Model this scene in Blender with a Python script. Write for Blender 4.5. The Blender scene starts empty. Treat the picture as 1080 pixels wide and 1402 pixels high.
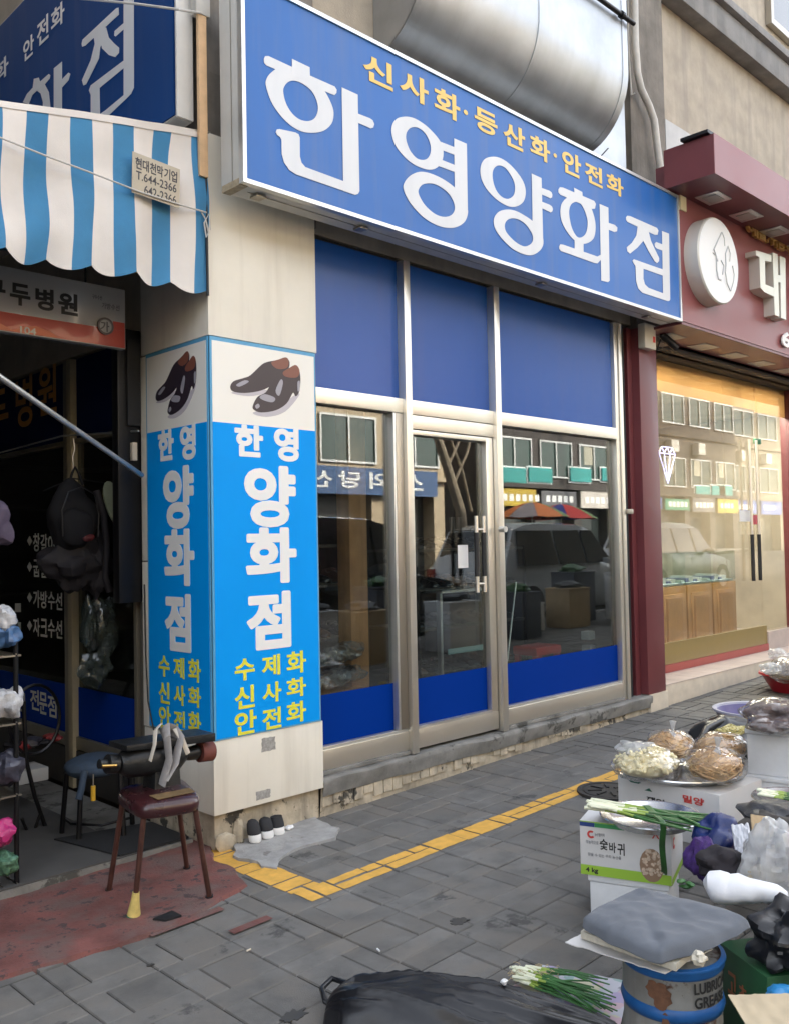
import bpy, bmesh, math, random
from mathutils import Vector, Matrix, noise
random.seed(7)
S = bpy.context.scene
COL = S.collection
PI = math.pi

# ------------------------------------------------------------------ camera
F = 1245.27                       # focal length in photo pixels (photo 1080 x 1402)
YAW, PITCH, ROLL = 0.77749, 0.0342273, -0.0192971
EYE = Vector((0, 0, 1.5))
_f = Vector((math.sin(YAW)*math.cos(PITCH), math.cos(YAW)*math.cos(PITCH), math.sin(PITCH)))
_r0 = _f.cross(Vector((0, 0, 1))).normalized()
_u0 = _r0.cross(_f)
_r = math.cos(ROLL)*_r0 + math.sin(ROLL)*_u0
_u = -math.sin(ROLL)*_r0 + math.cos(ROLL)*_u0
cam = bpy.data.cameras.new('camera')
cam.sensor_fit = 'VERTICAL'; cam.sensor_height = 24; cam.lens = F/1402*24
cam.clip_start = 0.05; cam.clip_end = 500
co = bpy.data.objects.new('camera', cam); COL.objects.link(co)
m3 = Matrix((_r, _u, -_f)).transposed()
co.matrix_world = Matrix.Translation(EYE) @ m3.to_4x4()
S.camera = co

# ------------------------------------------------------------------ light
SUN_AZ, SUN_EL = math.radians(62), math.radians(34)       # azimuth measured from +X towards +Y
W = bpy.data.worlds.new('World'); S.world = W; W.use_nodes = True
nt = W.node_tree
bg = nt.nodes['Background']; bg.inputs[1].default_value = 0.15
sky = nt.nodes.new('ShaderNodeTexSky'); sky.sky_type = 'NISHITA'; sky.sun_disc = False
sky.sun_elevation = SUN_EL; sky.sun_rotation = PI/2-SUN_AZ
sky.air_density = 1.0; sky.dust_density = 4.0; sky.ozone_density = 1.0
hs = nt.nodes.new('ShaderNodeHueSaturation'); hs.inputs['Saturation'].default_value = 0.32
nt.links.new(sky.outputs[0], hs.inputs['Color']); nt.links.new(hs.outputs[0], bg.inputs[0])
sun = bpy.data.lights.new('sun', 'SUN'); sun.energy = 2.0; sun.angle = math.radians(0.5); sun.color = (1, 0.9, 0.74)
so = bpy.data.objects.new('sun', sun); COL.objects.link(so)
sd = Vector((math.cos(SUN_AZ)*math.cos(SUN_EL), math.sin(SUN_AZ)*math.cos(SUN_EL), math.sin(SUN_EL)))
so.rotation_euler = sd.to_track_quat('Z', 'Y').to_euler()
so.location = (0, 0, 30)
S.view_settings.view_transform = 'Standard'; S.view_settings.look = 'None'
S.view_settings.gamma = 1; S.view_settings.use_curve_mapping = False
S.view_settings.exposure = 2.72
S.render.engine = 'CYCLES'
S.cycles.max_bounces = 8; S.cycles.transparent_max_bounces = 24; S.cycles.caustics_reflective = False; S.cycles.caustics_refractive = False

# ------------------------------------------------------------------ measuring helpers (photo pixel -> point on a known plane)
def ray(x, y): return _r*((x-540)/F) + _u*((701-y)/F) + _f
def PY(x, y, Y): d = ray(x, y); return EYE + d*(Y/d.y)
def PX(x, y, X): d = ray(x, y); return EYE + d*(X/d.x)
def PZ(x, y, Z): d = ray(x, y); return EYE + d*((Z-EYE.z)/d.z)
def gz(x, y=0): return -0.02+0.022*(x-3)
def PG(x, y):
    d = ray(x, y); t = (-1.52-0.066)/(d.z-0.022*d.x); return EYE + d*t
def proj(p):
    v = Vector(p)-EYE; w = v.dot(_f)
    return (540+F*v.dot(_r)/w, 701-F*v.dot(_u)/w, w)

# ------------------------------------------------------------------ materials
MATS = {}
def M(name, col, rough=.55, metal=0, var=0, vs=6, bump=0, bs=60, coat=0, streak=0, sscale=(9, 9, .6), scol=None,
      spec=.5, rand=0, spots=None, spot=.62, spsc=8, emit=None, es=1, trans=0, sheen=0, col2=None, rn=.04, cr=.05, wc=False):
    if name in MATS: return MATS[name]
    m = bpy.data.materials.new(name); m.use_nodes = True; MATS[name] = m
    n = m.node_tree.nodes; L = m.node_tree.links
    p = n['Principled BSDF']
    p.inputs['Roughness'].default_value = rough; p.inputs['Metallic'].default_value = metal
    p.inputs['Specular IOR Level'].default_value = spec
    if coat: p.inputs['Coat Weight'].default_value = coat; p.inputs['Coat Roughness'].default_value = cr
    if trans: p.inputs['Transmission Weight'].default_value = trans
    if sheen: p.inputs['Sheen Weight'].default_value = sheen
    c = (*col, 1)
    tc = n.new('ShaderNodeTexCoord'); vec0 = tc.outputs['Object']
    if wc: vec0 = n.new('ShaderNodeNewGeometry').outputs['Position']
    def mix(a, b, fac):
        mx = n.new('ShaderNodeMix'); mx.data_type = 'RGBA'
        for sock, v in ((mx.inputs[6], a), (mx.inputs[7], b)):
            if isinstance(v, tuple): sock.default_value = v
            else: L.new(v, sock)
        if isinstance(fac, (int, float)): mx.inputs[0].default_value = fac
        else: L.new(fac, mx.inputs[0])
        return mx.outputs[2]
    def nz(scale, vec=None, det=6, ro=.6):
        t = n.new('ShaderNodeTexNoise'); t.inputs['Scale'].default_value = scale
        t.inputs['Detail'].default_value = det; t.inputs['Roughness'].default_value = ro
        L.new(vec or vec0, t.inputs['Vector']); return t.outputs[0]
    def ramp(v, a, b, lo=0, hi=1):
        r = n.new('ShaderNodeMapRange'); r.inputs[1].default_value = a; r.inputs[2].default_value = b
        r.inputs[3].default_value = lo; r.inputs[4].default_value = hi
        L.new(v, r.inputs[0]); return r.outputs[0]
    cur = c
    if var:
        d = tuple(max(0, x*(1-var)) for x in col)+(1,); e = tuple(min(1, x*(1+var*.8)) for x in col)+(1,)
        cur = mix(d, e, ramp(nz(vs), .32, .68))
    if col2: cur = mix(cur, (*col2, 1), ramp(nz(vs*.7, det=8), .45, .62))
    if streak:
        mp = n.new('ShaderNodeMapping'); mp.inputs['Scale'].default_value = sscale
        L.new(vec0, mp.inputs[0])
        sc = scol or tuple(x*.35 for x in col)
        cur = mix(cur, (*sc, 1), ramp(nz(1.0, mp.outputs[0], 5), .5, .75, 0, streak))
    if spots:
        cur = mix(cur, (*spots, 1), ramp(nz(spsc, det=8, ro=.7), spot, spot+.05))
    if rand:
        oi = n.new('ShaderNodeObjectInfo')
        cur = mix(cur, tuple(x*.45 for x in col)+(1,), ramp(oi.outputs['Random'], 0, 1, 0, rand))
    if isinstance(cur, tuple): p.inputs['Base Color'].default_value = cur
    else: L.new(cur, p.inputs['Base Color'])
    if bump:
        b = n.new('ShaderNodeBump'); b.inputs['Strength'].default_value = min(1, bump); b.inputs['Distance'].default_value = .004
        L.new(nz(bs, det=8), b.inputs['Height']); L.new(b.outputs[0], p.inputs['Normal'])
    if metal or coat or var:
        L.new(ramp(nz(vs*2, det=2), .3, .7, max(.02, rough-rn*.6), min(1, rough+rn)), p.inputs['Roughness'])
    if emit:
        p.inputs['Emission Color'].default_value = (*emit, 1); p.inputs['Emission Strength'].default_value = es
    return m

def film(name, tint, base=.06, dirt=.0, alpha=0, acol=(.8, .8, .8), power=4.5, crinkle=0):
    """thin clear sheet: transparent + mirror by angle, optionally partly milky"""
    if name in MATS: return MATS[name]
    m = bpy.data.materials.new(name); m.use_nodes = True; MATS[name] = m
    n = m.node_tree.nodes; L = m.node_tree.links; n.remove(n['Principled BSDF'])
    out = n['Material Output']
    tr = n.new('ShaderNodeBsdfTransparent'); tr.inputs[0].default_value = (*tint, 1)
    gl = n.new('ShaderNodeBsdfGlossy'); gl.inputs['Roughness'].default_value = .012 if not alpha else .12
    lw = n.new('ShaderNodeLayerWeight'); lw.inputs[0].default_value = .5
    pw = n.new('ShaderNodeMath'); pw.operation = 'POWER'; pw.inputs[1].default_value = power
    mr = n.new('ShaderNodeMapRange'); mr.inputs[3].default_value = base; mr.inputs[4].default_value = 1
    L.new(lw.outputs['Facing'], pw.inputs[0]); L.new(pw.outputs[0], mr.inputs[0])
    if crinkle:
        tq = n.new('ShaderNodeTexCoord'); nq = n.new('ShaderNodeTexNoise'); nq.inputs['Scale'].default_value = 26; nq.inputs['Detail'].default_value = 4
        try: nq.noise_type = 'RIDGED_MULTIFRACTAL'
        except Exception: pass
        bq = n.new('ShaderNodeBump'); bq.inputs['Strength'].default_value = 1; bq.inputs['Distance'].default_value = crinkle
        L.new(tq.outputs['Object'], nq.inputs['Vector']); L.new(nq.outputs[0], bq.inputs['Height']); L.new(bq.outputs[0], gl.inputs['Normal'])
    mx = n.new('ShaderNodeMixShader'); L.new(mr.outputs[0], mx.inputs[0]); L.new(tr.outputs[0], mx.inputs[1]); L.new(gl.outputs[0], mx.inputs[2])
    last = mx
    if alpha or dirt:
        df = n.new('ShaderNodeBsdfDiffuse'); df.inputs[0].default_value = (*acol, 1)
        tl = n.new('ShaderNodeBsdfTranslucent'); tl.inputs[0].default_value = (*acol, 1)
        ad = n.new('ShaderNodeMixShader'); ad.inputs[0].default_value = .5; L.new(df.outputs[0], ad.inputs[1]); L.new(tl.outputs[0], ad.inputs[2])
        tc = n.new('ShaderNodeTexCoord'); nz = n.new('ShaderNodeTexNoise'); nz.inputs['Scale'].default_value = 14 if alpha else 3
        nz.inputs['Detail'].default_value = 8
        L.new(tc.outputs['Object'], nz.inputs['Vector'])
        r = n.new('ShaderNodeMapRange'); r.inputs[1].default_value = .35; r.inputs[2].default_value = .7
        r.inputs[3].default_value = alpha*.6; r.inputs[4].default_value = alpha*1.4+dirt
        L.new(nz.outputs[0], r.inputs[0])
        m2 = n.new('ShaderNodeMixShader'); L.new(r.outputs[0], m2.inputs[0]); L.new(mx.outputs[0], m2.inputs[1]); L.new(ad.outputs[0], m2.inputs[2])
        last = m2
    L.new(last.outputs[0], out.inputs[0])
    return m

# ------------------------------------------------------------------ mesh helpers
class MB:
    def __init__(s): s.v = []; s.f = []; s.mi = []; s.cuts = []
    def cut(s): s.cuts.append((len(s.v), len(s.f)))
    def build_cut(s, name, mat, parent):
        cs = s.cuts+[(len(s.v), len(s.f))]
        for (v0, f0), (v1, f1) in zip(cs[:-1], cs[1:]):
            if f1 <= f0: continue
            m = MB(); m.v = s.v[v0:v1]; m.f = [tuple(i-v0 for i in f) for f in s.f[f0:f1]]; m.mi = s.mi[f0:f1]; m.build(name, mat, parent)
    def add(s, vs, fs, mi=0):
        b = len(s.v); s.v += [Vector(v) for v in vs]
        for f in fs: s.f.append(tuple(b+i for i in f)); s.mi.append(mi)
        return s
    def box(s, x0, y0, z0, x1, y1, z1, mi=0):
        if x0 > x1: x0, x1 = x1, x0
        if y0 > y1: y0, y1 = y1, y0
        if z0 > z1: z0, z1 = z1, z0
        vs = [(x, y, z) for z in (z0, z1) for (x, y) in ((x0, y0), (x1, y0), (x1, y1), (x0, y1))]
        return s.add(vs, [(3, 2, 1, 0), (4, 5, 6, 7), (0, 1, 5, 4), (1, 2, 6, 5), (2, 3, 7, 6), (3, 0, 4, 7)], mi)
    def obox(s, c, ux, uy, uz, mi=0):
        """oriented box, half vectors"""
        c, ux, uy, uz = map(Vector, (c, ux, uy, uz))
        vs = [c+ux*a+uy*b+uz*d for d in (-1, 1) for (a, b) in ((-1, -1), (1, -1), (1, 1), (-1, 1))]
        return s.add(vs, [(3, 2, 1, 0), (4, 5, 6, 7), (0, 1, 5, 4), (1, 2, 6, 5), (2, 3, 7, 6), (3, 0, 4, 7)], mi)
    def tube(s, pts, r, n=8, mi=0, cap=True, flat=1):
        pts = [Vector(p) for p in pts]; rs = r if isinstance(r, (list, tuple)) else [r]*len(pts)
        b = len(s.v); prev = None
        for i, p in enumerate(pts):
            t = (pts[min(i+1, len(pts)-1)]-pts[max(i-1, 0)]).normalized()
            if prev is None:
                a = Vector((0, 0, 1)) if abs(t.z) < .9 else Vector((1, 0, 0))
                prev = t.cross(a).normalized()
            x = (prev-t*prev.dot(t)).normalized(); prev = x; y = t.cross(x)
            for k in range(n):
                a = 2*PI*k/n; s.v.append(p+x*math.cos(a)*rs[i]+y*math.sin(a)*rs[i]*flat)
        for i in range(len(pts)-1):
            m = mi(i/(len(pts)-1)) if callable(mi) else mi
            for k in range(n):
                s.f.append((b+i*n+k, b+i*n+(k+1) % n, b+(i+1)*n+(k+1) % n, b+(i+1)*n+k)); s.mi.append(m)
        if cap:
            s.f.append(tuple(b+k for k in reversed(range(n)))); s.mi.append(mi(0) if callable(mi) else mi)
            s.f.append(tuple(b+(len(pts)-1)*n+k for k in range(n))); s.mi.append(mi(1) if callable(mi) else mi)
        return s
    def lathe(s, prof, c, n=32, mi=0, axis=None, sx=1, sy=1):
        """prof [(r,h)], about an axis through c (default +Z)"""
        c = Vector(c); q = Vector((0, 0, 1)).rotation_difference(Vector(axis)) if axis else None
        b = len(s.v)
        for r, h in prof:
            for k in range(n):
                a = 2*PI*k/n; p = Vector((r*math.cos(a)*sx, r*math.sin(a)*sy, h))
                if q: p = q @ p
                s.v.append(c+p)
        for i in range(len(prof)-1):
            for k in range(n):
                s.f.append((b+i*n+k, b+i*n+(k+1) % n, b+(i+1)*n+(k+1) % n, b+(i+1)*n+k)); s.mi.append(mi(i) if callable(mi) else mi)
        return s
    def loft(s, rings, mi=0, cap=True):
        b = len(s.v); n = len(rings[0])
        for R in rings: s.v += [Vector(p) for p in R]
        for i in range(len(rings)-1):
            for k in range(n):
                s.f.append((b+i*n+k, b+i*n+(k+1) % n, b+(i+1)*n+(k+1) % n, b+(i+1)*n+k)); s.mi.append(mi)
        if cap:
            s.f.append(tuple(b+k for k in reversed(range(n)))); s.mi.append(mi)
            s.f.append(tuple(b+(len(rings)-1)*n+k for k in range(n))); s.mi.append(mi)
        return s
    def grid(s, fn, nu, nv, mi=0, closed=False):
        b = len(s.v)
        for j in range(nv+1):
            for i in range(nu+1): s.v.append(Vector(fn(i/nu, j/nv)))
        for j in range(nv):
            for i in range(nu):
                a = b+j*(nu+1)+i; s.f.append((a, a+1, a+nu+2, a+nu+1)); s.mi.append(mi(i, j) if callable(mi) else mi)
        return s
    def blob(s, c, sx, sy, sz, amp=.12, fr=2.5, seed=0, nu=28, nv=18, floor=None, mi=0, rot=0, ridge=0, topin=0):
        c = Vector(c); o = Vector((seed*7.3, seed*3.1, seed*1.7)); cr, sr = math.cos(rot), math.sin(rot)
        b = len(s.v); N = nu
        for j in range(nv+1):
            th = PI*j/nv
            for i in range(N):
                ph = 2*PI*i/N
                d = Vector((math.sin(th)*math.cos(ph), math.sin(th)*math.sin(ph), math.cos(th)))
                k = 1+amp*noise.noise(d*fr*.55+o)*1.6+amp*.3*noise.noise(d*fr*1.5+o)
                if ridge: k += ridge*(.22-.9*abs(noise.noise(d*fr*.95+o)))*.55+ridge*.10*(.3-abs(noise.noise(d*fr*2.3-o)))
                q = d*k
                if topin and d.z > 0: q.x *= 1-topin*d.z; q.y *= 1-topin*d.z
                x, y, z = q.x*sx, q.y*sy, q.z*sz
                p = c+Vector((x*cr-y*sr, x*sr+y*cr, z))
                if floor is not None and p.z < floor: p.z = floor+(p.z-floor)*.04
                s.v.append(p)
        for j in range(nv):
            for i in range(N):
                s.f.append((b+j*N+i, b+(j+1)*N+i, b+(j+1)*N+(i+1) % N, b+j*N+(i+1) % N)); s.mi.append(mi)
        return s
    def build(s, name, mat, parent=None, smooth=False, bevel=0, ang=35, data=None):
        root = Vector((0, 0, 0)); o = parent
        while o is not None: root += o.location; o = o.parent
        me = bpy.data.meshes.new(name)
        me.from_pydata([tuple(v-root) for v in s.v], [], s.f)
        for mm in (mat if isinstance(mat, (list, tuple)) else [mat]): me.materials.append(mm)
        if any(s.mi): me.polygons.foreach_set('material_index', s.mi)
        if bevel:
            bm = bmesh.new(); bm.from_mesh(me)
            bmesh.ops.remove_doubles(bm, verts=bm.verts, dist=1e-6)
            es = [e for e in bm.edges if len(e.link_faces) == 2 and e.calc_face_angle(0) > .6]
            bmesh.ops.bevel(bm, geom=es, offset=bevel, segments=2, profile=.6, affect='EDGES', clamp_overlap=True)
            bm.to_mesh(me); bm.free(); smooth = True
        me.update()
        if smooth:
            me.polygons.foreach_set('use_smooth', [True]*len(me.polygons))
            try: me.set_sharp_from_angle(angle=math.radians(ang))
            except Exception: pass
        o = bpy.data.objects.new(name, me); COL.objects.link(o); o.parent = parent
        return o

def tag(o, label=None, cat=None, group=None, kind=None):
    if label: o['label'] = label
    if cat: o['category'] = cat
    if group: o['group'] = group
    if kind: o['kind'] = kind
    return o
def thing(name, loc, label, cat, group=None):
    o = bpy.data.objects.new(name, None); COL.objects.link(o); o.location = loc; o.empty_display_size = .1
    return tag(o, label, cat, group)
def box(name, mat, parent, x0, y0, z0, x1, y1, z1, bevel=0): return MB().box(x0, y0, z0, x1, y1, z1).build(name, mat, parent, bevel=bevel)
def tube(name, mat, parent, pts, r, n=8): return MB().tube(pts, r, n).build(name, mat, parent, smooth=True, ang=50)
def copy_tree(o, parent=None, loc=None):
    c = o.copy(); COL.objects.link(c)
    if parent: c.parent = parent
    if loc is not None: c.location = loc
    for ch in list(o.children): copy_tree(ch, c)
    return c

# flat shapes and lettering ------------------------------------------
def crom(pts, k=5, closed=True):
    out = []; n = len(pts)
    for i in range(n):
        p0, p1, p2, p3 = (Vector(pts[(i+j) % n]) for j in (-1, 0, 1, 2))
        for t in range(k):
            t /= k
            out.append(.5*((2*p1)+(p2-p0)*t+(2*p0-5*p1+4*p2-p3)*t*t+(3*p1-p0-3*p2+p3)*t**3))
    return out
def fill(loops):
    """2D loops (first outer, others holes) -> verts, faces"""
    cu = bpy.data.curves.new('t', 'CURVE'); cu.dimensions = '2D'; cu.fill_mode = 'FRONT'
    for lp in loops:
        sp = cu.splines.new('POLY'); sp.points.add(len(lp)-1)
        for i, p in enumerate(lp): sp.points[i].co = (p[0], p[1], 0, 1)
        sp.use_cyclic_u = True
    ob = bpy.data.objects.new('t', cu); me = bpy.data.meshes.new_from_object(ob)
    r = [(v.co.x, v.co.y) for v in me.vertices], [tuple(p.vertices) for p in me.polygons]
    bpy.data.objects.remove(ob); bpy.data.curves.remove(cu); bpy.data.meshes.remove(me)
    return r
_G = {}
def glyph(t, bold=.0, sp=1.0):
    k = (t, bold, sp)
    if k in _G: return _G[k]
    extra = max(0, bold-.022); bold = min(bold, .022)
    cu = bpy.data.curves.new('t', 'FONT'); cu.body = t; cu.offset = bold; cu.space_character = sp; cu.resolution_u = 4; cu.fill_mode = 'FRONT'
    ob = bpy.data.objects.new('t', cu); me = bpy.data.meshes.new_from_object(ob)
    vs = [(v.co.x, v.co.y) for v in me.vertices]; fs = [tuple(p.vertices) for p in me.polygons]
    if extra > 0:      # heavy weight: the same outline laid down in a small ring of overlapping layers
        V, F_ = [], []
        for k in range(9):
            dx, dy = (0, 0) if k == 0 else (extra*math.cos(k*PI/4), extra*math.sin(k*PI/4)); b_ = len(V)
            V += [(x+dx, y+dy, k) for x, y in vs]; F_ += [tuple(i+b_ for i in f) for f in fs]
        vs, fs = V, F_
    bpy.data.objects.remove(ob); bpy.data.curves.remove(cu); bpy.data.meshes.remove(me)
    x0 = min(v[0] for v in vs); x1 = max(v[0] for v in vs); y0 = min(v[1] for v in vs); y1 = max(v[1] for v in vs)
    _G[k] = ([((v[0]-x0)/(x1-x0), (v[1]-y0)/(y1-y0), *v[2:]) for v in vs], fs)
    return _G[k]
def put(mb, vf, fn, n, th=0, mi=0):
    """place 2D verts through fn(u,v)->3D, lifted by th along n; closed sides when th>0"""
    vs, fs = vf; n = Vector(n); b = len(mb.v)
    P = [Vector(fn(v[0], v[1])) for v in vs]; lay = [(v[2] if len(v) > 2 else 0)*.00008 for v in vs]
    a = Vector((0, 0, 0))
    for f in fs[:6]:
        for i in range(1, len(f)-1): a += (P[f[i]]-P[f[0]]).cross(P[f[i+1]]-P[f[0]])
    flip = a.dot(n) < 0
    F2 = [tuple(reversed(f)) for f in fs] if flip else fs
    mb.v += [p+n*(th+l) for p, l in zip(P, lay)]
    for f in F2: mb.f.append(tuple(b+i for i in f)); mb.mi.append(mi)
    if th > 0:
        c = len(mb.v); mb.v += P
        ed = {}
        for f in F2:
            for i in range(len(f)):
                e = (f[i], f[(i+1) % len(f)]); ed[e] = 1
        for (i, j) in ed:
            if (j, i) not in ed: mb.f.append((b+j, b+i, c+i, c+j)); mb.mi.append(mi)
def rect_fn(o, ux, uv): o, ux, uv = Vector(o), Vector(ux), Vector(uv); return lambda a, b: o+ux*a+uv*b
def text_on_Y(mb, t, x0, y0, x1, y1, Y, bold=.02, th=.001, sp=1, mi=0):
    """t fitted to the photo rectangle (x0,y0)-(x1,y1) measured on the plane Y"""
    ym, xm = (y0+y1)/2, (x0+x1)/2; mb.cut()
    X0, X1 = PY(x0, ym, Y).x, PY(x1, ym, Y).x; Z1, Z0 = PY(xm, y0, Y).z, PY(xm, y1, Y).z
    put(mb, glyph(t, bold, sp), rect_fn((X0, Y, Z0), (X1-X0, 0, 0), (0, 0, Z1-Z0)), (0, -1, 0), th, mi)
def text_on_X(mb, t, x0, y0, x1, y1, X, bold=.02, th=.001, sp=1, mi=0):
    ym, xm = (y0+y1)/2, (x0+x1)/2; mb.cut()
    Y0, Y1 = PX(x0, ym, X).y, PX(x1, ym, X).y; Z1, Z0 = PX(xm, y0, X).z, PX(xm, y1, X).z
    put(mb, glyph(t, bold, sp), rect_fn((X, Y0, Z0), (0, Y1-Y0, 0), (0, 0, Z1-Z0)), (-1, 0, 0), th, mi)
_lay = [0]
def trace_Y(mb, loops, Y, zx, zy, zs, th=.0012, smooth=(), stag=.0002, mi=0):
    """outline given in enlarged-photo coordinates, laid on the plane Y"""
    L = []
    for i, lp in enumerate(loops):
        pts = [(p := PY(zx+a/zs, zy+b/zs, Y)) and (p.x, p.z) for a, b in lp]
        L.append([(q.x, q.y) for q in crom([Vector((*p, 0)) for p in pts])] if i in smooth else pts)
    _lay[0] = (_lay[0]+1) % 5
    put(mb, fill(L), lambda a, b: Vector((a, Y, b)), (0, -1, 0), th+stag*_lay[0], mi)
def trace_X(mb, loops, X, zx, zy, zs, th=.0012, smooth=(), stag=.0002, mi=0):
    L = []
    for i, lp in enumerate(loops):
        pts = [(p := PX(zx+a/zs, zy+b/zs, X)) and (p.y, p.z) for a, b in lp]
        L.append([(q.x, q.y) for q in crom([Vector((*p, 0)) for p in pts])] if i in smooth else pts)
    _lay[0] = (_lay[0]+1) % 5
    put(mb, fill(L), lambda a, b: Vector((X, a, b)), (-1, 0, 0), th+stag*_lay[0], mi)
# ------------------------------------------------------------------ material list
m_joint = M('joint_sand', (.085, .08, .072), .95, var=.4, vs=30, bump=.6, bs=200)
m_pave = M('paving', (.165, .160, .150), .82, var=.30, vs=7, bump=.8, bs=240, rand=.36, spots=(.075, .073, .07), spot=.60, spsc=3.2, wc=True, col2=(.185, .17, .15))
m_asph = M('asphalt', (.05, .05, .052), .9, var=.2, vs=20, bump=.8, bs=150)
m_kerb = M('kerb_granite', (.3, .29, .28), .8, var=.2, vs=40)
m_yel = M('road_paint', (.72, .40, .075), .7, var=.16, vs=18, bump=.3, bs=120, spots=(.42, .26, .1), spot=.66, spsc=22)
m_mortar = M('mortar', (.34, .335, .325), .9, var=.25, vs=10, bump=1, bs=60, spots=(.2, .19, .18), spot=.6, spsc=9)
m_redc = M('red_concrete', (.19, .072, .062), .92, var=.35, vs=7, bump=1, bs=90, spots=(.075, .05, .05), spot=.56, spsc=14, col2=(.15, .095, .085))
m_clad = M('cream_cladding', (.84, .80, .70), .42, var=.05, vs=3, coat=.15, streak=.28, scol=(.4, .35, .28))
m_stone = M('worn_base', (.52, .45, .34), .9, var=.3, vs=8, bump=1, bs=40, spots=(.07, .065, .055), spot=.56, spsc=7, streak=.5, scol=(.07, .065, .06), sscale=(14, 14, 2))
m_slab = M('step_slab', (.22, .215, .20), .85, var=.3, vs=7, bump=.7, bs=60, spots=(.08, .078, .07), spot=.56, spsc=5)
m_steel = M('stainless', (.78, .74, .66), .34, .9, vs=2.5, rn=.03)
m_steeld = M('stainless_dark', (.40, .37, .32), .36, .9, vs=2, rn=.03)
m_alu = M('aluminium', (.66, .66, .64), .38, .85, var=.08, vs=4)
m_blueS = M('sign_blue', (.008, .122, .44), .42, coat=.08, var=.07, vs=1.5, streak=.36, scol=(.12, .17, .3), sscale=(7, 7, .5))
m_blueU = M('film_blue', (.004, .08, .38), .5, spec=.2, coat=.6, cr=.2, streak=.15, scol=(.05, .1, .3))
m_blueB = M('band_blue', (.0, .032, .27), .5, spec=.06)
m_blueD = M('dark_blue', (.004, .012, .07), .5, spec=.08)
m_blueP = M('poster_blue', (.0, .33, .92), .5, spec=.15, var=.03, vs=2)
m_blueL = M('poster_trim', (.10, .36, .60), .4)
m_white = M('white_print', (.86, .86, .85), .5)
m_letter = M('sign_letter', (.70, .715, .735), .4, streak=.18, scol=(.45, .47, .5), sscale=(7, 7, .6))
m_photo = M('print_paper', (.88, .86, .80), .4)
m_yprint = M('yellow_print', (.82, .78, .06), .45)
m_oprint = M('orange_print', (.82, .56, .15), .45)
m_glass = film('window_glass', (.80, .85, .84), base=.11, dirt=.012, power=4.0)
m_glassd = film('tinted_glass', (.55, .58, .57), base=.055, power=5)
m_glassj = film('jewelry_glass', (.92, .93, .90), base=.065, power=4.5)
m_glassc = film('case_glass', (.86, .92, .90), base=.06)
m_plast = film('clear_plastic', (.96, .96, .96), base=.08, alpha=.07, acol=(.85, .85, .84), power=3, crinkle=.012)
m_plastw = film('milky_plastic', (.9, .9, .9), base=.10, alpha=.55, acol=(.8, .82, .84), power=3, crinkle=.015)
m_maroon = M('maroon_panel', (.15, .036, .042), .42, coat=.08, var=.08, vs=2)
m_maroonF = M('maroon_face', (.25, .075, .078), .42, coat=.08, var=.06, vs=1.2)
m_cream = M('cream_stone', (.62, .54, .43), .7, var=.12, vs=8, bump=.2)
m_creamt = M('pink_tile', (.50, .42, .38), .5, var=.12, vs=5)
m_conc = M('raw_concrete', (.20, .18, .155), .9, var=.28, vs=4, bump=.8, bs=25, streak=.7, scol=(.07, .065, .06), sscale=(5, 5, .5))
m_plaster = M('beige_plaster', (.42, .365, .29), .85, var=.16, vs=5, bump=.5, bs=120, streak=.6, scol=(.22, .2, .18), sscale=(5, 5, .35))
m_ledge = M('ledge_concrete', (.22, .215, .21), .85, var=.25, vs=3, bump=.5, streak=.5, scol=(.42, .4, .37), sscale=(4, 4, .6))
m_galv = M('galvanised_sheet', (.46, .48, .50), .42, .95, var=.16, vs=3, streak=.3, scol=(.34, .34, .35), sscale=(10, 1, .8))
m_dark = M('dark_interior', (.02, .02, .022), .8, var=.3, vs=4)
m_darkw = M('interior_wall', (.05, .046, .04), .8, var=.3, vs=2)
m_black = M('black_rubber', (.013, .013, .014), .55)
m_blackm = M('black_metal', (.02, .02, .022), .35, .6)
m_wood = M('timber', (.62, .31, .14), .6, var=.2, vs=6, streak=.4, scol=(.22, .1, .04), sscale=(20, 20, 1))
m_woodl = M('pale_stick', (.70, .46, .26), .65, var=.12, vs=12)
m_woodc = M('cabinet_wood', (.40, .23, .09), .45, var=.15, vs=5, coat=.3)
m_tan = M('tan_blind', (.75, .52, .27), .6, var=.05)
m_olive = M('olive_film', (.26, .19, .06), .35, coat=.3)
m_redt = M('red_trim', (.36, .07, .055), .4)
m_silver = M('silver_letter', (.62, .59, .52), .4, .15)
m_pvc = M('white_pvc', (.55, .53, .49), .6, var=.1, vs=12)

# ------------------------------------------------------------------ ground
def ribbon(mb, x0, y0, x1, y1, dz=0, n=1):
    mb.add([(x0, y0, gz(x0)+dz), (x1, y0, gz(x1)+dz), (x1, y1, gz(x1)+dz), (x0, y1, gz(x0)+dz)], [(0, 1, 2, 3)])
g = MB(); g.add([(-120, -150, -.9), (140, -150, -.9), (140, 150, -.9), (-120, 150, -.9)], [(0, 1, 2, 3)])
tag(g.build('ground', m_asph), kind='structure')
g = MB(); ribbon(g, -30, -11.0, 45, -1.22, -.13)
tag(g.build('road', m_asph), kind='structure')
g = MB(); ribbon(g, -30, -18, 45, -11.0, 0)
tag(g.build('opposite_pavement', m_slab), kind='structure')
kb = thing('kerb', (3, -1.1, gz(3)), None, None); tag(kb, kind='structure')
mk = MB(); mk.box(-.49, -.075, -.15, .49, .075, .004)
k0 = None
for i in range(22):
    x = -4+i
    if k0 is None: k0 = mk.build('kerb_stone', m_kerb, None, bevel=.012); k0.parent = kb; o = k0
    else: o = k0.copy(); COL.objects.link(o); o.parent = kb
    o.location = Vector((x, -1.14, gz(x)))-kb.location
g = MB(); ribbon(g, -30, -1.06, 45, 4.6, -.034)
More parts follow.
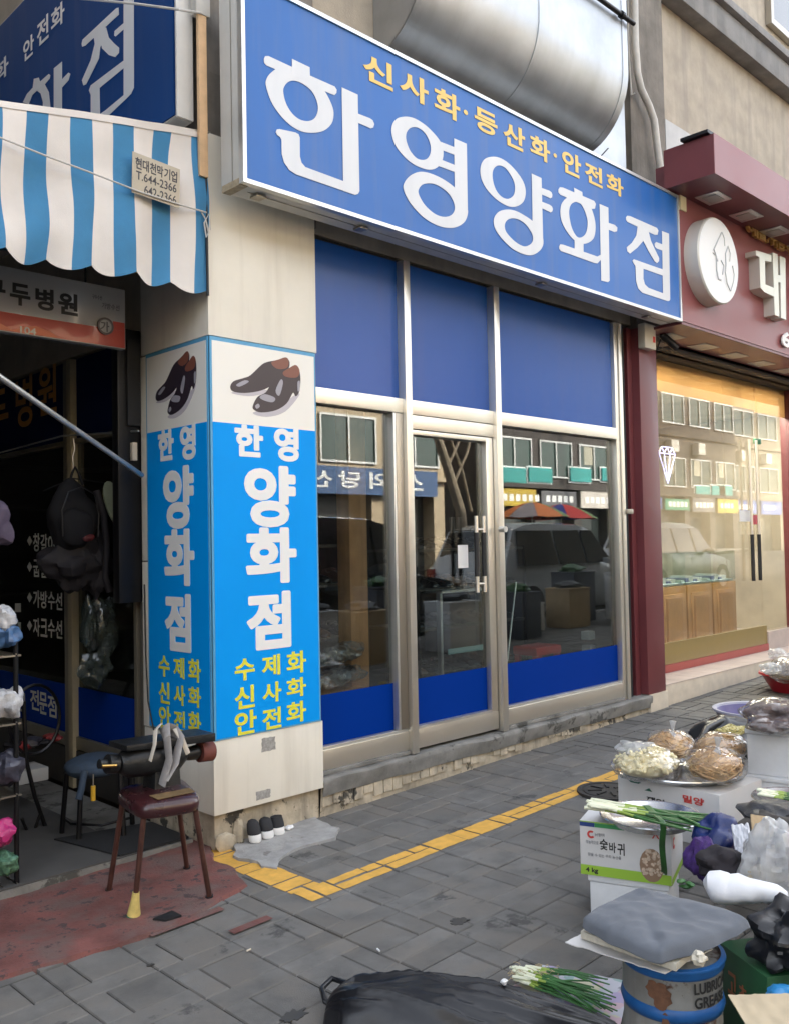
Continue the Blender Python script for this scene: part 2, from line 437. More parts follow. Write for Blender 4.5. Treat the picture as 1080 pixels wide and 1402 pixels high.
walk = tag(g.build('sidewalk', m_joint), kind='structure')
# paving: 310 mm cells, each one square, one half and one long strip
def paver_mesh(nm, w, d):
    g = 0.0022; c = .0045; h = .05; x, y = w/2-g, d/2-g
    vs = [(-x, -y, -h), (x, -y, -h), (x, y, -h), (-x, y, -h), (-x, -y, -c), (x, -y, -c), (x, y, -c), (-x, y, -c),
          (-x+c, -y+c, 0), (x-c, -y+c, 0), (x-c, y-c, 0), (-x+c, y-c, 0)]
    fs = [(0, 1, 5, 4), (1, 2, 6, 5), (2, 3, 7, 6), (3, 0, 4, 7), (4, 5, 9, 8), (5, 6, 10, 9), (6, 7, 11, 10), (7, 4, 8, 11), (8, 9, 10, 11)]
    me = bpy.data.meshes.new(nm); me.from_pydata(vs, [], fs); me.materials.append(m_pave); return me, vs, fs
PM = {}
pieces = []
CELL = .312
rs = random.Random(3)
for j in range(-14, 3):
    for i in range(-3, 38):
        x0, y0 = 1.43+i*CELL-CELL*4, 3.36+j*CELL
        if y0+CELL > 4.0: hh = 4.0-y0
        k = rs.choice((0, 0, 0, 1, 1, 2, 3)) if j % 2 else rs.choice((0, 1, 2, 2, 2, 3, 3))
        a, b2 = .208, .104
        if k == 0: R = [(0, b2, a, CELL), (a, b2, CELL, CELL), (0, 0, CELL, b2)]
        elif k == 1: R = [(0, 0, b2, a), (b2, 0, CELL, a), (0, a, CELL, CELL)]
        elif k == 2: R = [(0, b2, b2, CELL), (b2, b2, CELL, CELL), (0, 0, CELL, b2)]
        else: R = [(0, 0, a, a), (a, 0, CELL, a), (0, a, CELL, CELL)]
        for (u0, v0, u1, v1) in R:
            X0, X1, Y0, Y1 = x0+u0, x0+u1, y0+v0, min(y0+v1, 4.02)
            if Y1-Y0 < .03 or Y0 < -1.05: continue
            cx, cy = (X0+X1)/2, (Y0+Y1)/2
            px, py, w = proj((cx, cy, gz(cx)))
            vis = w > .5 and -60 < px < 1140 and py < 1460
            pieces.append((0 if vis else 1, w if w > 0 else 99, X0, Y0, X1, Y1))
# pieces hidden below the laid concrete or behind the goods come last
pieces.sort(key=lambda t: (t[0], t[1]))
def jit(r=.0022): return rs.uniform(-r, r)
paver_top = []
far = MB(); cnt = 0
for (inv, w, X0, Y0, X1, Y1) in pieces:
    cx, cy = (X0+X1)/2, (Y0+Y1)/2; key = (round(X1-X0, 3), round(Y1-Y0, 3)); z = gz(cx)+jit(.0025)
    hidden = (cy > 3.40 and cx < 2.3) or (cy < 1.9 and cx > 3.0) or (cy < 1.5 and cx > 2.2)
    tx, ty = jit(.008), jit(.008)
    if not inv and not hidden and cnt < 300:
        if key not in PM: PM[key] = paver_mesh('paving_stone', *key)[0]
        o = bpy.data.objects.new('paving_stone', PM[key]); COL.objects.link(o); o.parent = walk
        o.location = (cx, cy, z); o.rotation_euler = (tx, ty-.022, jit(.006)); cnt += 1
    else:
        x, y = key[0]/2-.0035, key[1]/2-.0035
        P = lambda a, b, h: (cx+a, cy+b, z+h+a*(.022-ty)+b*tx)
        c = .004
        far.add([P(-x, -y, -.03), P(x, -y, -.03), P(x, y, -.03), P(-x, y, -.03), P(-x+c, -y+c, 0), P(x-c, -y+c, 0), P(x-c, y-c, 0), P(-x+c, y-c, 0)],
                [(4, 5, 6, 7), (0, 1, 5, 4), (1, 2, 6, 5), (2, 3, 7, 6), (3, 0, 4, 7)])
    paver_top.append((X0, Y0, X1, Y1, z, cx, ty, tx, cy))
m_pave2 = M('paving_far', (.142, .138, .13), .85, var=.3, vs=4, bump=.7, bs=260)
tag(far.build('paving_stone', m_pave2, walk), kind='stuff')
# yellow painted line, broken at the joints
yl = MB()
for (X0, Y0, X1, Y1, z, cx, ty, tx, cy) in paver_top:
    for (a0, b0, a1, b1) in ((2.50, 3.085, 12, 3.215), (2.49, 3.085, 2.645, 3.99)):
        u0, v0, u1, v1 = max(X0+.006, a0), max(Y0+.006, b0), min(X1-.006, a1), min(Y1-.006, b1)
        if a1 < 3 and v0 < 3.215 <= v1: pass
        if a1 < 3: v0 = max(v0, 3.215)
        if u1-u0 < .008 or v1-v0 < .008: continue
        e = lambda: rs.uniform(-.0025, .0025)
        q = lambda x, y: (x, y, z+.0022+(x-cx)*(.022-ty)+(y-cy)*tx)
        n = max(2, int((u1-u0)/.03)); mth = max(2, int((v1-v0)/.03))
        ring = [q(u0+(u1-u0)*i/n, v0+e()) for i in range(n)]+[q(u1+e(), v0+(v1-v0)*i/mth) for i in range(mth)]
        ring += [q(u1-(u1-u0)*i/n, v1+e()) for i in range(n)]+[q(u0+e(), v1-(v1-v0)*i/mth) for i in range(mth)]
        yl.add(ring, [tuple(range(len(ring)))])
tag(yl.build('yellow_line', m_yel), kind='structure')

def slabpoly(name, pts, h, mat, amp=.012, base=None, seed=1, sub=3, kind='structure', inner=.02):
    """uneven poured sheet with a ragged edge"""
    pts = [Vector((p[0], p[1], 0)) for p in pts]; out = []
    for i, p in enumerate(pts):
        q = pts[(i+1) % len(pts)]; n = max(1, int((q-p).length/.05)); d = (q-p).normalized(); nn = Vector((-d.y, d.x, 0))
        for k in range(n):
            r = p.lerp(q, k/n); out.append(r+nn*amp*2*noise.noise(r*9+Vector((seed, 0, 0))))
    c = sum(out, Vector())/len(out)
    mb = MB(); n = len(out); R = 7
    for j in range(R+1):
        t = j/R
        for p in out:
            q = p.lerp(c, t*.96); z = (base if base is not None else gz(q.x))+(h if j else 0)
            if j: z += .006*noise.noise(q*7+Vector((0, seed, 0)))+.004*noise.noise(q*25)
            if j == 1: q = p.lerp(c, inner)
            mb.v.append(Vector((q.x, q.y, z-(.02 if j == 0 else 0))))
    for j in range(R):
        for i in range(n): mb.f.append((j*n+i, j*n+(i+1) % n, (j+1)*n+(i+1) % n, (j+1)*n+i)); mb.mi.append(0)
    mb.f.append(tuple(R*n+i for i in range(n))); mb.mi.append(0)
    o = mb.build(name, mat, smooth=True); 
    if kind: tag(o, kind=kind)
    return o
rp = [PG(*p) for p in ((-150, 1405), (0, 1345), (120, 1310), (230, 1275), (300, 1240), (345, 1212), (325, 1190), (303, 1178), (292, 1163), (300, 1146))]
slabpoly('red_concrete', [(p.x, p.y) for p in rp]+[(2.5, 4.2), (.2, 4.2), (-.8, 3.9)], .016, m_redc, seed=3)
pp = [PG(*p) for p in ((300, 1166), (345, 1172), (400, 1188), (440, 1160), (500, 1133), (485, 1118), (440, 1122), (400, 1130), (340, 1150))]
slabpoly('mortar_patch', [(p.x, p.y) for p in ((PG(318, 1175)), PG(352, 1184), PG(372, 1192), PG(400, 1166), PG(455, 1150), PG(466, 1136), PG(440, 1128))]+[(3.25, 3.97), (2.72, 3.99)], .013, m_mortar, seed=5, amp=.02)
# two paving stones stained red (paint spill strips)
for (x0, y0, x1, y1) in ((2.09, 3.07, 2.28, 3.115), (1.86, 3.30, 2.2, 3.345)):
    g = MB(); g.add([(x0, y0, gz(x0)+.007), (x1, y0, gz(x1)+.007), (x1, y1, gz(x1)+.007), (x0, y1, gz(x0)+.007)], [(0, 1, 2, 3)])
    tag(g.build('red_paint_strip', m_redc), kind='structure')
slabpoly('tape_scrap', [(1.93, 3.42), (2.03, 3.44), (2.03, 3.36), (1.96, 3.37)], .02, m_black, seed=8, amp=.004)
# manhole cover
mc = thing('manhole_cover', (4.66, 2.98, gz(4.66)), 'round dark iron manhole cover set in the pavement beside the yellow line', 'manhole')
mi_ = M('cast_iron', (.05, .048, .046), .6, .5, var=.3, vs=12, bump=.5)
MB().lathe([(0, .010), (.15, .010), (.155, .004), (.165, .004), (.168, .012), (.19, .012), (.195, -.02)], mc.location, 40).build('rim', mi_, mc, smooth=True)
for k in range(8):
    a = k*PI/4; MB().obox(mc.location+Vector((math.cos(a)*.09, math.sin(a)*.09, .013)), (math.cos(a)*.04, math.sin(a)*.04, 0), (-math.sin(a)*.008, math.cos(a)*.008, 0), (0, 0, .004)).build('tread_bar', mi_, mc)

# left stall floor
tag(MB().box(-3, 4.12, -.12, 2.56, 10, .0).build('stall_floor', m_slab), kind='structure')
m_mat = M('grey_mat', (.085, .082, .078), .9, var=.18, vs=5, bump=.4, bs=200)
m_matb = M('black_mat', (.016, .017, .019), .9, bump=.5, bs=300)
rug = MB(); rug.box(-1, 4.125, .001, 2.27, 6.2, .008)
tag(rug.build('floor_mat', m_mat), 'worn grey floor mat covering the stall floor under the machine', 'mat')
rug = MB(); rug.add([(2.16, 4.13, .004), (2.54, 4.13, .004), (2.54, 4.5, .004), (2.05, 4.62, .004), (2.16, 4.13, .016), (2.54, 4.13, .016), (2.54, 4.5, .016), (2.05, 4.62, .016)],
   [(4, 5, 6, 7), (0, 1, 5, 4), (1, 2, 6, 5), (2, 3, 7, 6), (3, 0, 4, 7)])
tag(rug.build('door_mat', m_matb), 'black rubber door mat beside the foot of the pillar', 'mat')

# ------------------------------------------------------------------ building
B = thing('commercial_building', (3, 4.6, 0), 'beige plastered commercial building with raw concrete columns above the shop signs', 'building')
H = 11
box('wall', m_plaster, B, 7.37, 4.02, 3.35, 30, 4.3, H)
box('wall', m_plaster, B, 3.30, 4.02, 3.3, 6.79, 4.3, 4.2)
box('wall', m_plaster, B, 3.30, 4.02, 4.2, 6.79, 4.3, H)
box('concrete_column', m_conc, B, 6.79, 3.96, 3.2, 7.37, 4.3, H)
box('concrete_column', m_conc, B, 2.575, 3.94, 3.3, 3.30, 4.55, H)
box('side_wall', m_plaster, B, 2.575, 4.55, 2.72, 2.8, 18, H)
box('roof', m_conc, B, 2.5, 3.9, H, 30, 18, H+.3)
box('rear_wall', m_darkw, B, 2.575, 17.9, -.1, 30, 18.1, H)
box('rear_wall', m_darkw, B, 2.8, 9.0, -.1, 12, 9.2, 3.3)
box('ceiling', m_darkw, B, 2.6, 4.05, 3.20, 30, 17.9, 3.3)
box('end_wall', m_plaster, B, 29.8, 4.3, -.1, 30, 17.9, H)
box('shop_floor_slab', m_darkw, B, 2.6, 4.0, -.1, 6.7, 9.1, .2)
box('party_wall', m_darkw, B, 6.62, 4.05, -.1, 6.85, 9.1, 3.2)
box('party_wall', m_cream, B, 12.4, 4.45, -.1, 12.6, 9.1, 3.2)
bl = MB(); bl.box(7.37, 3.86, 6.36, 30, 4.019, 6.62); bl.box(7.37, 3.80, 6.62, 30, 4.019, 6.70); bl.build('ledge', m_ledge, B, bevel=.01)
# upper windows over the ledge
for x in (9.75, 13.2, 16.6):
    w = MB()
    for (a, c, d, e) in ((x, 7.05, x+.07, 8.6), (x+2.0, 7.05, x+2.07, 8.6), (x+.07, 7.05, x+2.0, 7.12), (x+.07, 8.53, x+2.0, 8.6), (x+1.0, 7.12, x+1.06, 8.53)):
        w.box(a, 3.95, c, d, 4.018, e)
    wf = w.build('window', m_steeld, B); box('pane', M('window_dark', (.02, .024, .028), .1, coat=.5), wf, x+.07, 4.0, 7.12, x+2.0, 4.012, 8.53)
# grey metal flashing where the maroon sign begins, and the bright duct backing sheet
box('metal_flashing', M('painted_sheet', (.5, .5, .49), .6, var=.1), B, 7.4, 3.97, 4.55, 9.3, 4.012, 5.25)
box('backing_sheet', m_galv, B, 5.5, 3.975, 4.36, 6.72, 4.015, 5.4)

# duct: flat front, rounded belly
D = thing('ventilation_duct', (3.85, 4.0, 4.5), 'large galvanised steel duct with a rounded belly above the blue sign', 'duct')
prof = [(4.014, 7.2), (3.56, 7.2), (3.555, 5.05)]
for k in range(1, 15):
    a = PI/2*k/14*1.0; prof.append((4.014-.459*math.cos(a), 5.05-.53*math.sin(a)))
def prof_ring(x, s=1): return [(x, y, z) for y, z in prof]
db = MB(); db.loft([prof_ring(3.85), prof_ring(6.08)]); db.build('duct_body', m_galv, D, smooth=True, ang=40)
def rim(x0, x1, off):
    mb = MB(); pr = [(y, z) for y, z in prof[1:]]
    mb.loft([[(x0, y-off, z-off*.5) for y, z in pr]+[(x0, y+.004, z+.004) for y, z in reversed(pr)],
             [(x1, y-off, z-off*.5) for y, z in pr]+[(x1, y+.004, z+.004) for y, z in reversed(pr)]]); return mb
for x in (3.85, 4.95, 6.0): rim(x, x+.03, .006).build('seam', m_galv, D, smooth=True)
tube('support_pipe', m_blackm, D, [(3.6, 3.52, 5.42), (6.12, 3.52, 5.42)], .018)
for x in (4.6, 5.3, 5.95): MB().lathe([(.0, -.015), (.028, -.015), (.028, .015), (0, .015)], (x, 3.52, 5.42), 10, axis=(1, 0, 0)).build('clamp', m_blackm, D)
dw = MB(); p0 = PY(838, 232, 3.6); 
tube('wire_end', m_blackm, D, [PY(805, 208, 3.75), PY(812, 215, 3.7), PY(820, 216, 3.68), PY(832, 203, 3.66)], .005, 6)
# pvc pipe
pv = [PY(*p, 3.88) for p in ((866, -60), (868, 0), (869, 60), (872, 100), (877, 122), (888, 145), (895, 165), (899, 200), (904, 235), (908, 262))]
tag(tube('drain_pipe', m_pvc, None, [p for p in pv], .030, 12), 'dirty white plastic drain pipe bending down the concrete column', 'pipe')
pc = [PY(*p, 3.93) for p in ((858, -40), (860, 70), (864, 130), (868, 128))]
tag(tube('cable', m_pvc, None, pc, .008, 6), 'thin pale cable running down beside the drain pipe', 'cable')

# ------------------------------------------------------------------ corner pillar
P = thing('corner_pillar', (2.9, 4.2, 0), 'square corner pillar clad in cream panels carrying the blue poster panels', 'pillar')
YF, XL, XR = 3.911, 2.553, 3.262
box('core', m_conc, P, XL+.012, YF+.012, .16, XR, 4.6, 3.95)
box('cladding_panel', m_clad, P, XL, YF, .157, XR, YF+.011, .525, .002)
box('cladding_panel', m_clad, P, XL, YF, 2.575, XR, YF+.011, 3.62, .002)
box('cladding_panel', m_clad, P, XL, YF+.012, .157, XL+.011, 4.59, .515, .002)
box('cladding_panel', m_clad, P, XL, YF+.012, 2.575, XL+.011, 4.59, 3.62, .002)
box('cladding_panel', m_clad, P, XL, 4.535, 1.43, XL+.011, 4.60, 2.565, .002)
box('cladding_panel', m_clad, P, XL, 4.535, .52, XL+.011, 4.60, 1.422, .002)
pb = box('plinth', m_stone, P, XL+.03, YF+.045, -.06, XR, 4.59, .156)
# broken plaster chunks at the foot
for (a, b, c, d, e) in ((2.60, 2.66, 3.93, .0, .06), (2.70, 2.73, 3.94, .0, .12)):
    MB().blob(((a+b)/2, c, d), (b-a), .03, e, amp=.25, seed=a*9, nu=12, nv=8).build('plaster_chunk', m_stone, P, smooth=True)
# torn stickers
for (x, y, w, h) in ((368, 1019, 10, 12), (361, 1088, 10, 9)):
    q0, q1 = PY(x-w, y+h, YF-.0012), PY(x+w, y-h, YF-.0012)
    rr = random.Random(x); pts = []
    for k in range(24):
        a = 2*PI*k/24; s_ = 1/max(abs(math.cos(a)), abs(math.sin(a)))
        pts.append(((q0.x+q1.x)/2+(q1.x-q0.x)/2*math.cos(a)*s_*rr.uniform(.85, 1), (q0.z+q1.z)/2+(q1.z-q0.z)/2*math.sin(a)*s_*rr.uniform(.85, 1)))
    mb = MB(); put(mb, fill([pts]), lambda a, b: Vector((a, YF, b)), (0, -1, 0), .0012)
    tag(mb.build('sticker_residue', M('sticker_residue', (.36, .35, .33), .8, var=.3, vs=60)), 'grey torn sticker patch on the pillar ' + ('just below the blue poster' if y < 1050 else 'near its bottom edge'), 'sticker')
tube('hanging_cable', m_black, P, [PX(198, 800, XL-.01), PX(200, 900, XL-.01), PX(203, 960, XL-.012), PX(212, 1005, XL-.02)], .004, 5)

# posters: same print on both faces
def poster(label, fn, n, wid):
    """fn(u,v): u,v in 0..1 over the front panel"""
    o3 = Vector(fn(.5, .5, 0)); t = thing('poster_panel', fn(.5, 0, 0), label, 'poster', 'blue shoe shop poster panels on the pillar')
    def quad(nm, u0, v0, u1, v1, d0, d1, mat):
        vs = [fn(u, v, d) for d in (d0, d1) for (u, v) in ((u0, v0), (u1, v0), (u1, v1), (u0, v1))]
        return MB().add(vs, [(4, 5, 6, 7), (0, 1, 5, 4), (1, 2, 6, 5), (2, 3, 7, 6), (3, 0, 4, 7)]).build(nm, mat, t)
    quad('backing', 0, 0, 1, 1, -.004, .004, m_blueL)
    quad('blue_field', .018, .004, .985, .786, .004, .0055, m_blueP)
    quad('photo_field', .018, .786, .985, .99, .004, .0055, m_photo)
    def uv(px, py):
        q = PY(px, py, YF-.004); return ((q.x-XL)/(3.245-XL), (q.z-.527)/(2.57-.527))
    def chars(lst, mat, nm, bold):
        mb = MB()
        for (c, x0, y0, x1, y1) in lst:
            a0, b1 = uv(x0, (y0+y1)/2)[0], uv((x0+x1)/2, y0)[1]; a1, b0 = uv(x1, (y0+y1)/2)[0], uv((x0+x1)/2, y1)[1]
            _lay[0] = (_lay[0]+1) % 5; mb.cut()
            put(mb, glyph(c, bold), lambda a, b: fn(a0+(a1-a0)*a, b0+(b1-b0)*b, 0), n, .0065+.0002*_lay[0])
        mb.build_cut('letter', mat, t)
    chars([('한', 320.7, 582, 359.7, 625.6), ('영', 374.6, 584.7, 408.6, 632), ('양', 333.7, 637, 404.6, 722), ('화', 335.7, 722, 405.6, 799), ('점', 337, 810, 398, 889)], m_white, 'lettering', .045)
    chars([('수', 320.7, 901.6, 348.2, 931.5), ('제', 358, 896.6, 383, 925), ('화', 392, 891.6, 418.5, 921.5), ('신', 320.7, 939, 348, 970), ('사', 358.7, 934, 384.6, 961.5),
           ('화', 392, 928, 418.5, 954), ('안', 320.7, 973, 350.7, 1005.4), ('전', 358.7, 969, 384.6, 998), ('화', 392, 960.5, 418.5, 989)], m_yprint, 'lettering', .026)
    def shape(lst, mat, nm, lay):
        mb = MB()
        for k, lp in enumerate(lst):
            pts = [uv(190+a/2.004, 440+b/2.004) for a, b in lp]
            pts = [(q.x, q.y) for q in crom([Vector((*p, 0)) for p in pts], 4)]
            mb.cut(); put(mb, fill([pts]), lambda a, b: fn(a, b, 0), n, .0065+.0006*lay+.0002*k)
        mb.build_cut(nm, mat, t)
    shape([[(252, 196), (300, 205), (345, 198), (350, 188), (300, 190)], [(312, 250), (350, 262), (400, 248), (438, 205), (430, 200), (380, 235)]], M('print_shadow', (.55, .52, .56), .5), 'shoe_shadow', 0)
    shape([[(250, 182), (258, 165), (285, 156), (305, 148), (335, 120), (350, 112), (370, 108), (407, 103), (411, 128), (385, 160), (345, 186), (300, 196), (262, 194)],
           [(312, 232), (325, 207), (348, 194), (365, 165), (378, 148), (400, 134), (432, 124), (442, 148), (440, 190), (430, 206), (422, 196), (405, 225), (375, 244), (335, 250), (316, 243)]], M('print_black', (.035, .025, .036), .35), 'shoe_print', 1)
    shape([[(362, 113), (385, 104), (402, 99), (410, 108), (405, 128), (378, 130)], [(394, 140), (412, 128), (430, 120), (440, 136), (432, 154), (402, 152)]], M('print_tan', (.22, .08, .055), .4), 'lining_print', 2)
    shape([[(330, 208), (345, 200), (372, 210), (366, 222), (342, 217)], [(266, 174), (288, 162), (300, 166), (276, 179)], [(374, 190), (388, 160), (394, 170), (384, 204)], [(318, 232), (326, 226), (330, 234), (322, 240)], [(434, 168), (440, 164), (440, 186), (435, 192)]], M('print_shine', (.36, .35, .40), .4), 'highlight_print', 3)
    return t
poster('blue and white poster panel with black shoes on the sunward front face of the pillar'.replace('sunward ', ''), lambda u, v, d: Vector((XL+.003+u*.69, YF-.001-d, .527+v*2.043)), (0, -1, 0), .69)
poster('narrower looking blue poster panel with black shoes on the left side face of the pillar', lambda u, v, d: Vector((XL-.001-d, 4.53-u*.612, .527+v*2.043)), (-1, 0, 0), .61)

# ------------------------------------------------------------------ big blue sign
SG = thing('shop_sign', (4.7, 3.7, 3.265), 'long blue lightbox sign with large white Korean lettering over the glass shopfront', 'sign')
XA, XB, ZA, ZB, YS = 2.556, 6.884, 3.268, 4.312, 3.6
box('sign_box', M('sign_casing', (.60, .59, .55), .5, var=.08, vs=4, streak=.3, scol=(.3, .28, .24)), SG, XA+.004, YS+.02, ZA+.006, XB-.004, 3.79, ZB-.006, .004)
for x in (2.75, 3.9, 5.3, 6.6):
    for z in (3.42, 4.1): box('wall_bracket', m_steeld, SG, x-.02, 3.79, z, x+.02, 3.96, z+.04)
box('sign_face', m_blueS, SG, XA+.02, YS+.004, ZA+.02, XB-.02, YS+.019, ZB-.02)
tr = MB()
for (a, b, c, d) in ((XA, ZA, XB, ZA+.022), (XA, ZB-.022, XB, ZB), (XA, ZA+.022, XA+.022, ZB-.022), (XB-.022, ZA+.022, XB, ZB-.022)): tr.box(a, YS-.006, b, c, YS+.03, d)
tr.build('trim', m_alu, SG)
box('side_seam', m_steeld, SG, XA+.001, YS+.088, ZA+.008, XA+.003, YS+.092, ZB)
box('bottom_seam', m_steeld, SG, XA+.1, YS+.10, ZA+.003, XB, YS+.104, ZA+.0055)
MB().box(XA+.001, YS+.03, ZA-.004, XA+.05, YS+.18, ZA+.03).build('end_bracket', M('rusty_bracket', (.40, .33, .22), .7, var=.3, vs=30), SG)
for x in (2.72, 3.42, 5.1, 6.5): MB().obox((x, YS+.1, ZA-.006), (.03, 0, 0), (0, .03, 0), (0, 0, .006)).build('fixing_clip', m_steeld, SG, bevel=.002)
LB = MB(); YL = YS+.002
Z1 = (350, 70, 5.4); Z2 = (520, 150, 7.714); Z3 = (645, 200, 8.7667); Z4 = (755, 240, 6.0)
def T(loops, z, smooth=()): trace_Y(LB, loops, YL, *z, smooth=smooth)
LB.cut(); T([[(270, 58), (400, 120), (403, 215), (270, 190)]], Z1)
T([[(62, 58), (72, 38), (95, 36), (265, 115), (405, 182), (585, 262), (600, 285), (598, 310), (583, 326), (555, 315), (155, 137), (80, 105), (64, 85)]], Z1)
T([[(77, 250), (85, 200), (115, 160), (170, 125), (250, 125), (340, 150), (430, 205), (510, 295), (560, 390), (577, 460), (562, 535), (500, 590), (410, 604), (330, 590), (255, 545), (180, 470), (115, 370)],
   [(205, 300), (215, 258), (245, 227), (290, 219), (350, 242), (410, 290), (448, 355), (462, 425), (442, 490), (395, 517), (330, 507), (270, 460), (225, 385)]], Z1, (0, 1))
T([[(637, 268), (755, 322), (768, 1035), (757, 1056), (735, 1063), (649, 1035)]], Z1)
T([[(745, 458), (845, 497), (866, 512), (877, 540), (870, 565), (852, 572), (745, 525)]], Z1)
T([[(150, 600), (158, 580), (178, 577), (295, 602), (318, 615), (327, 640), (328, 780), (340, 825), (368, 858), (660, 966), (740, 1000), (735, 1063), (300, 912), (250, 880), (212, 825), (194, 760), (192, 655), (182, 635), (160, 620)]], Z1)
LB.cut(); T([[(122, 240), (135, 150), (185, 92), (275, 75), (370, 97), (480, 167), (580, 265), (640, 350), (667, 440), (655, 540), (610, 605), (540, 635), (440, 618), (330, 562), (225, 465), (155, 360)],
   [(272, 290), (285, 230), (325, 192), (385, 188), (450, 225), (500, 290), (532, 380), (530, 460), (497, 518), (440, 532), (380, 510), (320, 440), (285, 360)]], Z2, (0, 1))
T([[(630, 338), (795, 402), (795, 484), (640, 422)]], Z2); T([[(645, 530), (795, 590), (795, 664), (600, 590)]], Z2)
T([[(780, 305), (912, 362), (923, 1080), (900, 1130), (790, 1060)]], Z2)
T([[(247, 840), (258, 770), (310, 705), (385, 665), (465, 660), (570, 690), (690, 752), (790, 830), (868, 930), (918, 1040), (921, 1110), (890, 1185), (820, 1235), (730, 1250), (620, 1230), (500, 1170), (390, 1075), (300, 960)],
   [(402, 880), (418, 820), (460, 787), (530, 780), (600, 798), (680, 848), (740, 910), (780, 990), (785, 1060), (750, 1115), (680, 1134), (600, 1115), (520, 1060), (450, 980)]], Z2, (0, 1))
LB.cut(); T([[(105, 310), (120, 210), (172, 147), (260, 128), (350, 147), (450, 212), (550, 320), (620, 430), (648, 540), (632, 645), (580, 705), (500, 730), (410, 710), (300, 640), (195, 535), (128, 420)],
   [(250, 350), (262, 280), (300, 240), (350, 235), (410, 268), (470, 350), (512, 440), (520, 520), (503, 590), (460, 627), (410, 632), (350, 600), (295, 530), (262, 440)]], Z3, (0, 1))
T([[(720, 330), (838, 385), (857, 1150), (830, 1200), (735, 1130)]], Z3)
T([[(830, 500), (930, 535), (957, 555), (967, 585), (963, 615), (945, 628), (830, 575)]], Z3); T([[(835, 665), (935, 705), (962, 725), (973, 755), (966, 785), (948, 797), (835, 742)]], Z3)
T([[(265, 920), (278, 845), (335, 783), (430, 762), (530, 780), (640, 838), (730, 902), (800, 980), (850, 1080), (855, 1190), (800, 1270), (710, 1310), (600, 1290), (480, 1225), (370, 1120), (290, 1010)],
   [(395, 960), (410, 907), (450, 875), (510, 868), (580, 890), (650, 942), (705, 1018), (735, 1090), (722, 1160), (670, 1198), (610, 1200), (530, 1155), (460, 1090), (410, 1025)]], Z3, (0, 1))
LB.cut(); T([[(52, 118), (64, 98), (88, 100), (345, 210), (360, 235), (352, 275), (330, 276), (68, 160), (52, 140)]], Z4)
T([[(180, 102), (248, 138), (252, 195), (185, 170)]], Z4)
T([[(68, 300), (82, 228), (130, 180), (200, 170), (262, 192), (312, 250), (345, 340), (357, 430), (343, 512), (300, 553), (240, 562), (180, 530), (120, 460), (80, 380)],
   [(140, 290), (158, 237), (200, 218), (240, 240), (275, 310), (292, 390), (280, 470), (245, 508), (205, 505), (165, 440), (145, 360)]], Z4, (0, 1))
T([[(185, 505), (258, 545), (258, 665), (185, 640)]], Z4)
T([[(58, 585), (68, 567), (90, 570), (372, 668), (405, 650), (404, 690), (372, 724), (345, 720), (72, 622), (58, 603)]], Z4)
T([[(390, 235), (462, 266), (473, 866), (460, 878), (404, 865)]], Z4); T([[(455, 388), (515, 408), (536, 430), (533, 460), (512, 466), (455, 443)]], Z4)
LB.cut(); T([[(607, 345), (618, 332), (640, 335), (862, 433), (873, 455), (866, 488), (845, 490), (618, 382), (607, 365)]], Z4)
T([[(705, 405), (782, 440), (748, 540), (700, 595), (640, 643), (618, 625), (613, 592), (655, 555), (692, 495)]], Z4)
T([[(715, 420), (788, 445), (812, 540), (878, 680), (878, 706), (862, 721), (842, 706), (790, 620), (745, 530)]], Z4)
T([[(843, 562), (855, 548), (912, 570), (912, 620), (862, 602), (845, 586)]], Z4)
T([[(903, 458), (960, 480), (970, 1020), (960, 1034), (912, 1015)]], Z4)
T([[(660, 702), (672, 690), (915, 776), (958, 792), (965, 1020), (950, 1034), (740, 965), (707, 930), (690, 870), (685, 745), (668, 722)], [(750, 768), (914, 826), (914, 970), (792, 925), (762, 895), (750, 850)]], Z4)
LB.build_cut('letter', m_letter, SG)
YB = MB()
a5 = lambda x, y: (490+x/5.684, 60+y/5.684); a6 = lambda x, y: (670+x/5.4, 150+y/5.4)
for c, f_, x0, y0, x1, y1 in (('신', a5, 42, 112, 270, 318), ('사', a5, 325, 240, 545, 440), ('화', a5, 592, 370, 790, 570), ('·', a5, 820, 515, 852, 552), ('등', a5, 905, 520, 1080, 695),
        ('산', a6, 100, 115, 258, 285), ('화', a6, 298, 210, 442, 370), ('·', a6, 470, 325, 495, 355), ('안', a6, 535, 320, 672, 485), ('전', a6, 703, 410, 830, 555), ('화', a6, 862, 490, 985, 625)):
    text_on_Y(YB, c, *f_(x0, y0), *f_(x1, y1), YL, bold=.03 if c != '·' else .0)
YB.build_cut('letter', m_oprint, SG)

def blindmat():
    m = bpy.data.materials.new('lit_blind'); m.use_nodes = True; n, L_ = m.node_tree.nodes, m.node_tree.links; n.remove(n['Principled BSDF'])
    d = n.new('ShaderNodeBsdfDiffuse'); t = n.new('ShaderNodeBsdfTranslucent'); x = n.new('ShaderNodeMixShader'); x.inputs[0].default_value = .5
    d.inputs[0].default_value = (.62, .47, .29, 1); t.inputs[0].default_value = (.62, .47, .29, 1)
    L_.new(d.outputs[0], x.inputs[1]); L_.new(t.outputs[0], x.inputs[2]); L_.new(x.outputs[0], n['Material Output'].inputs[0]); return m
m_blind = blindmat()
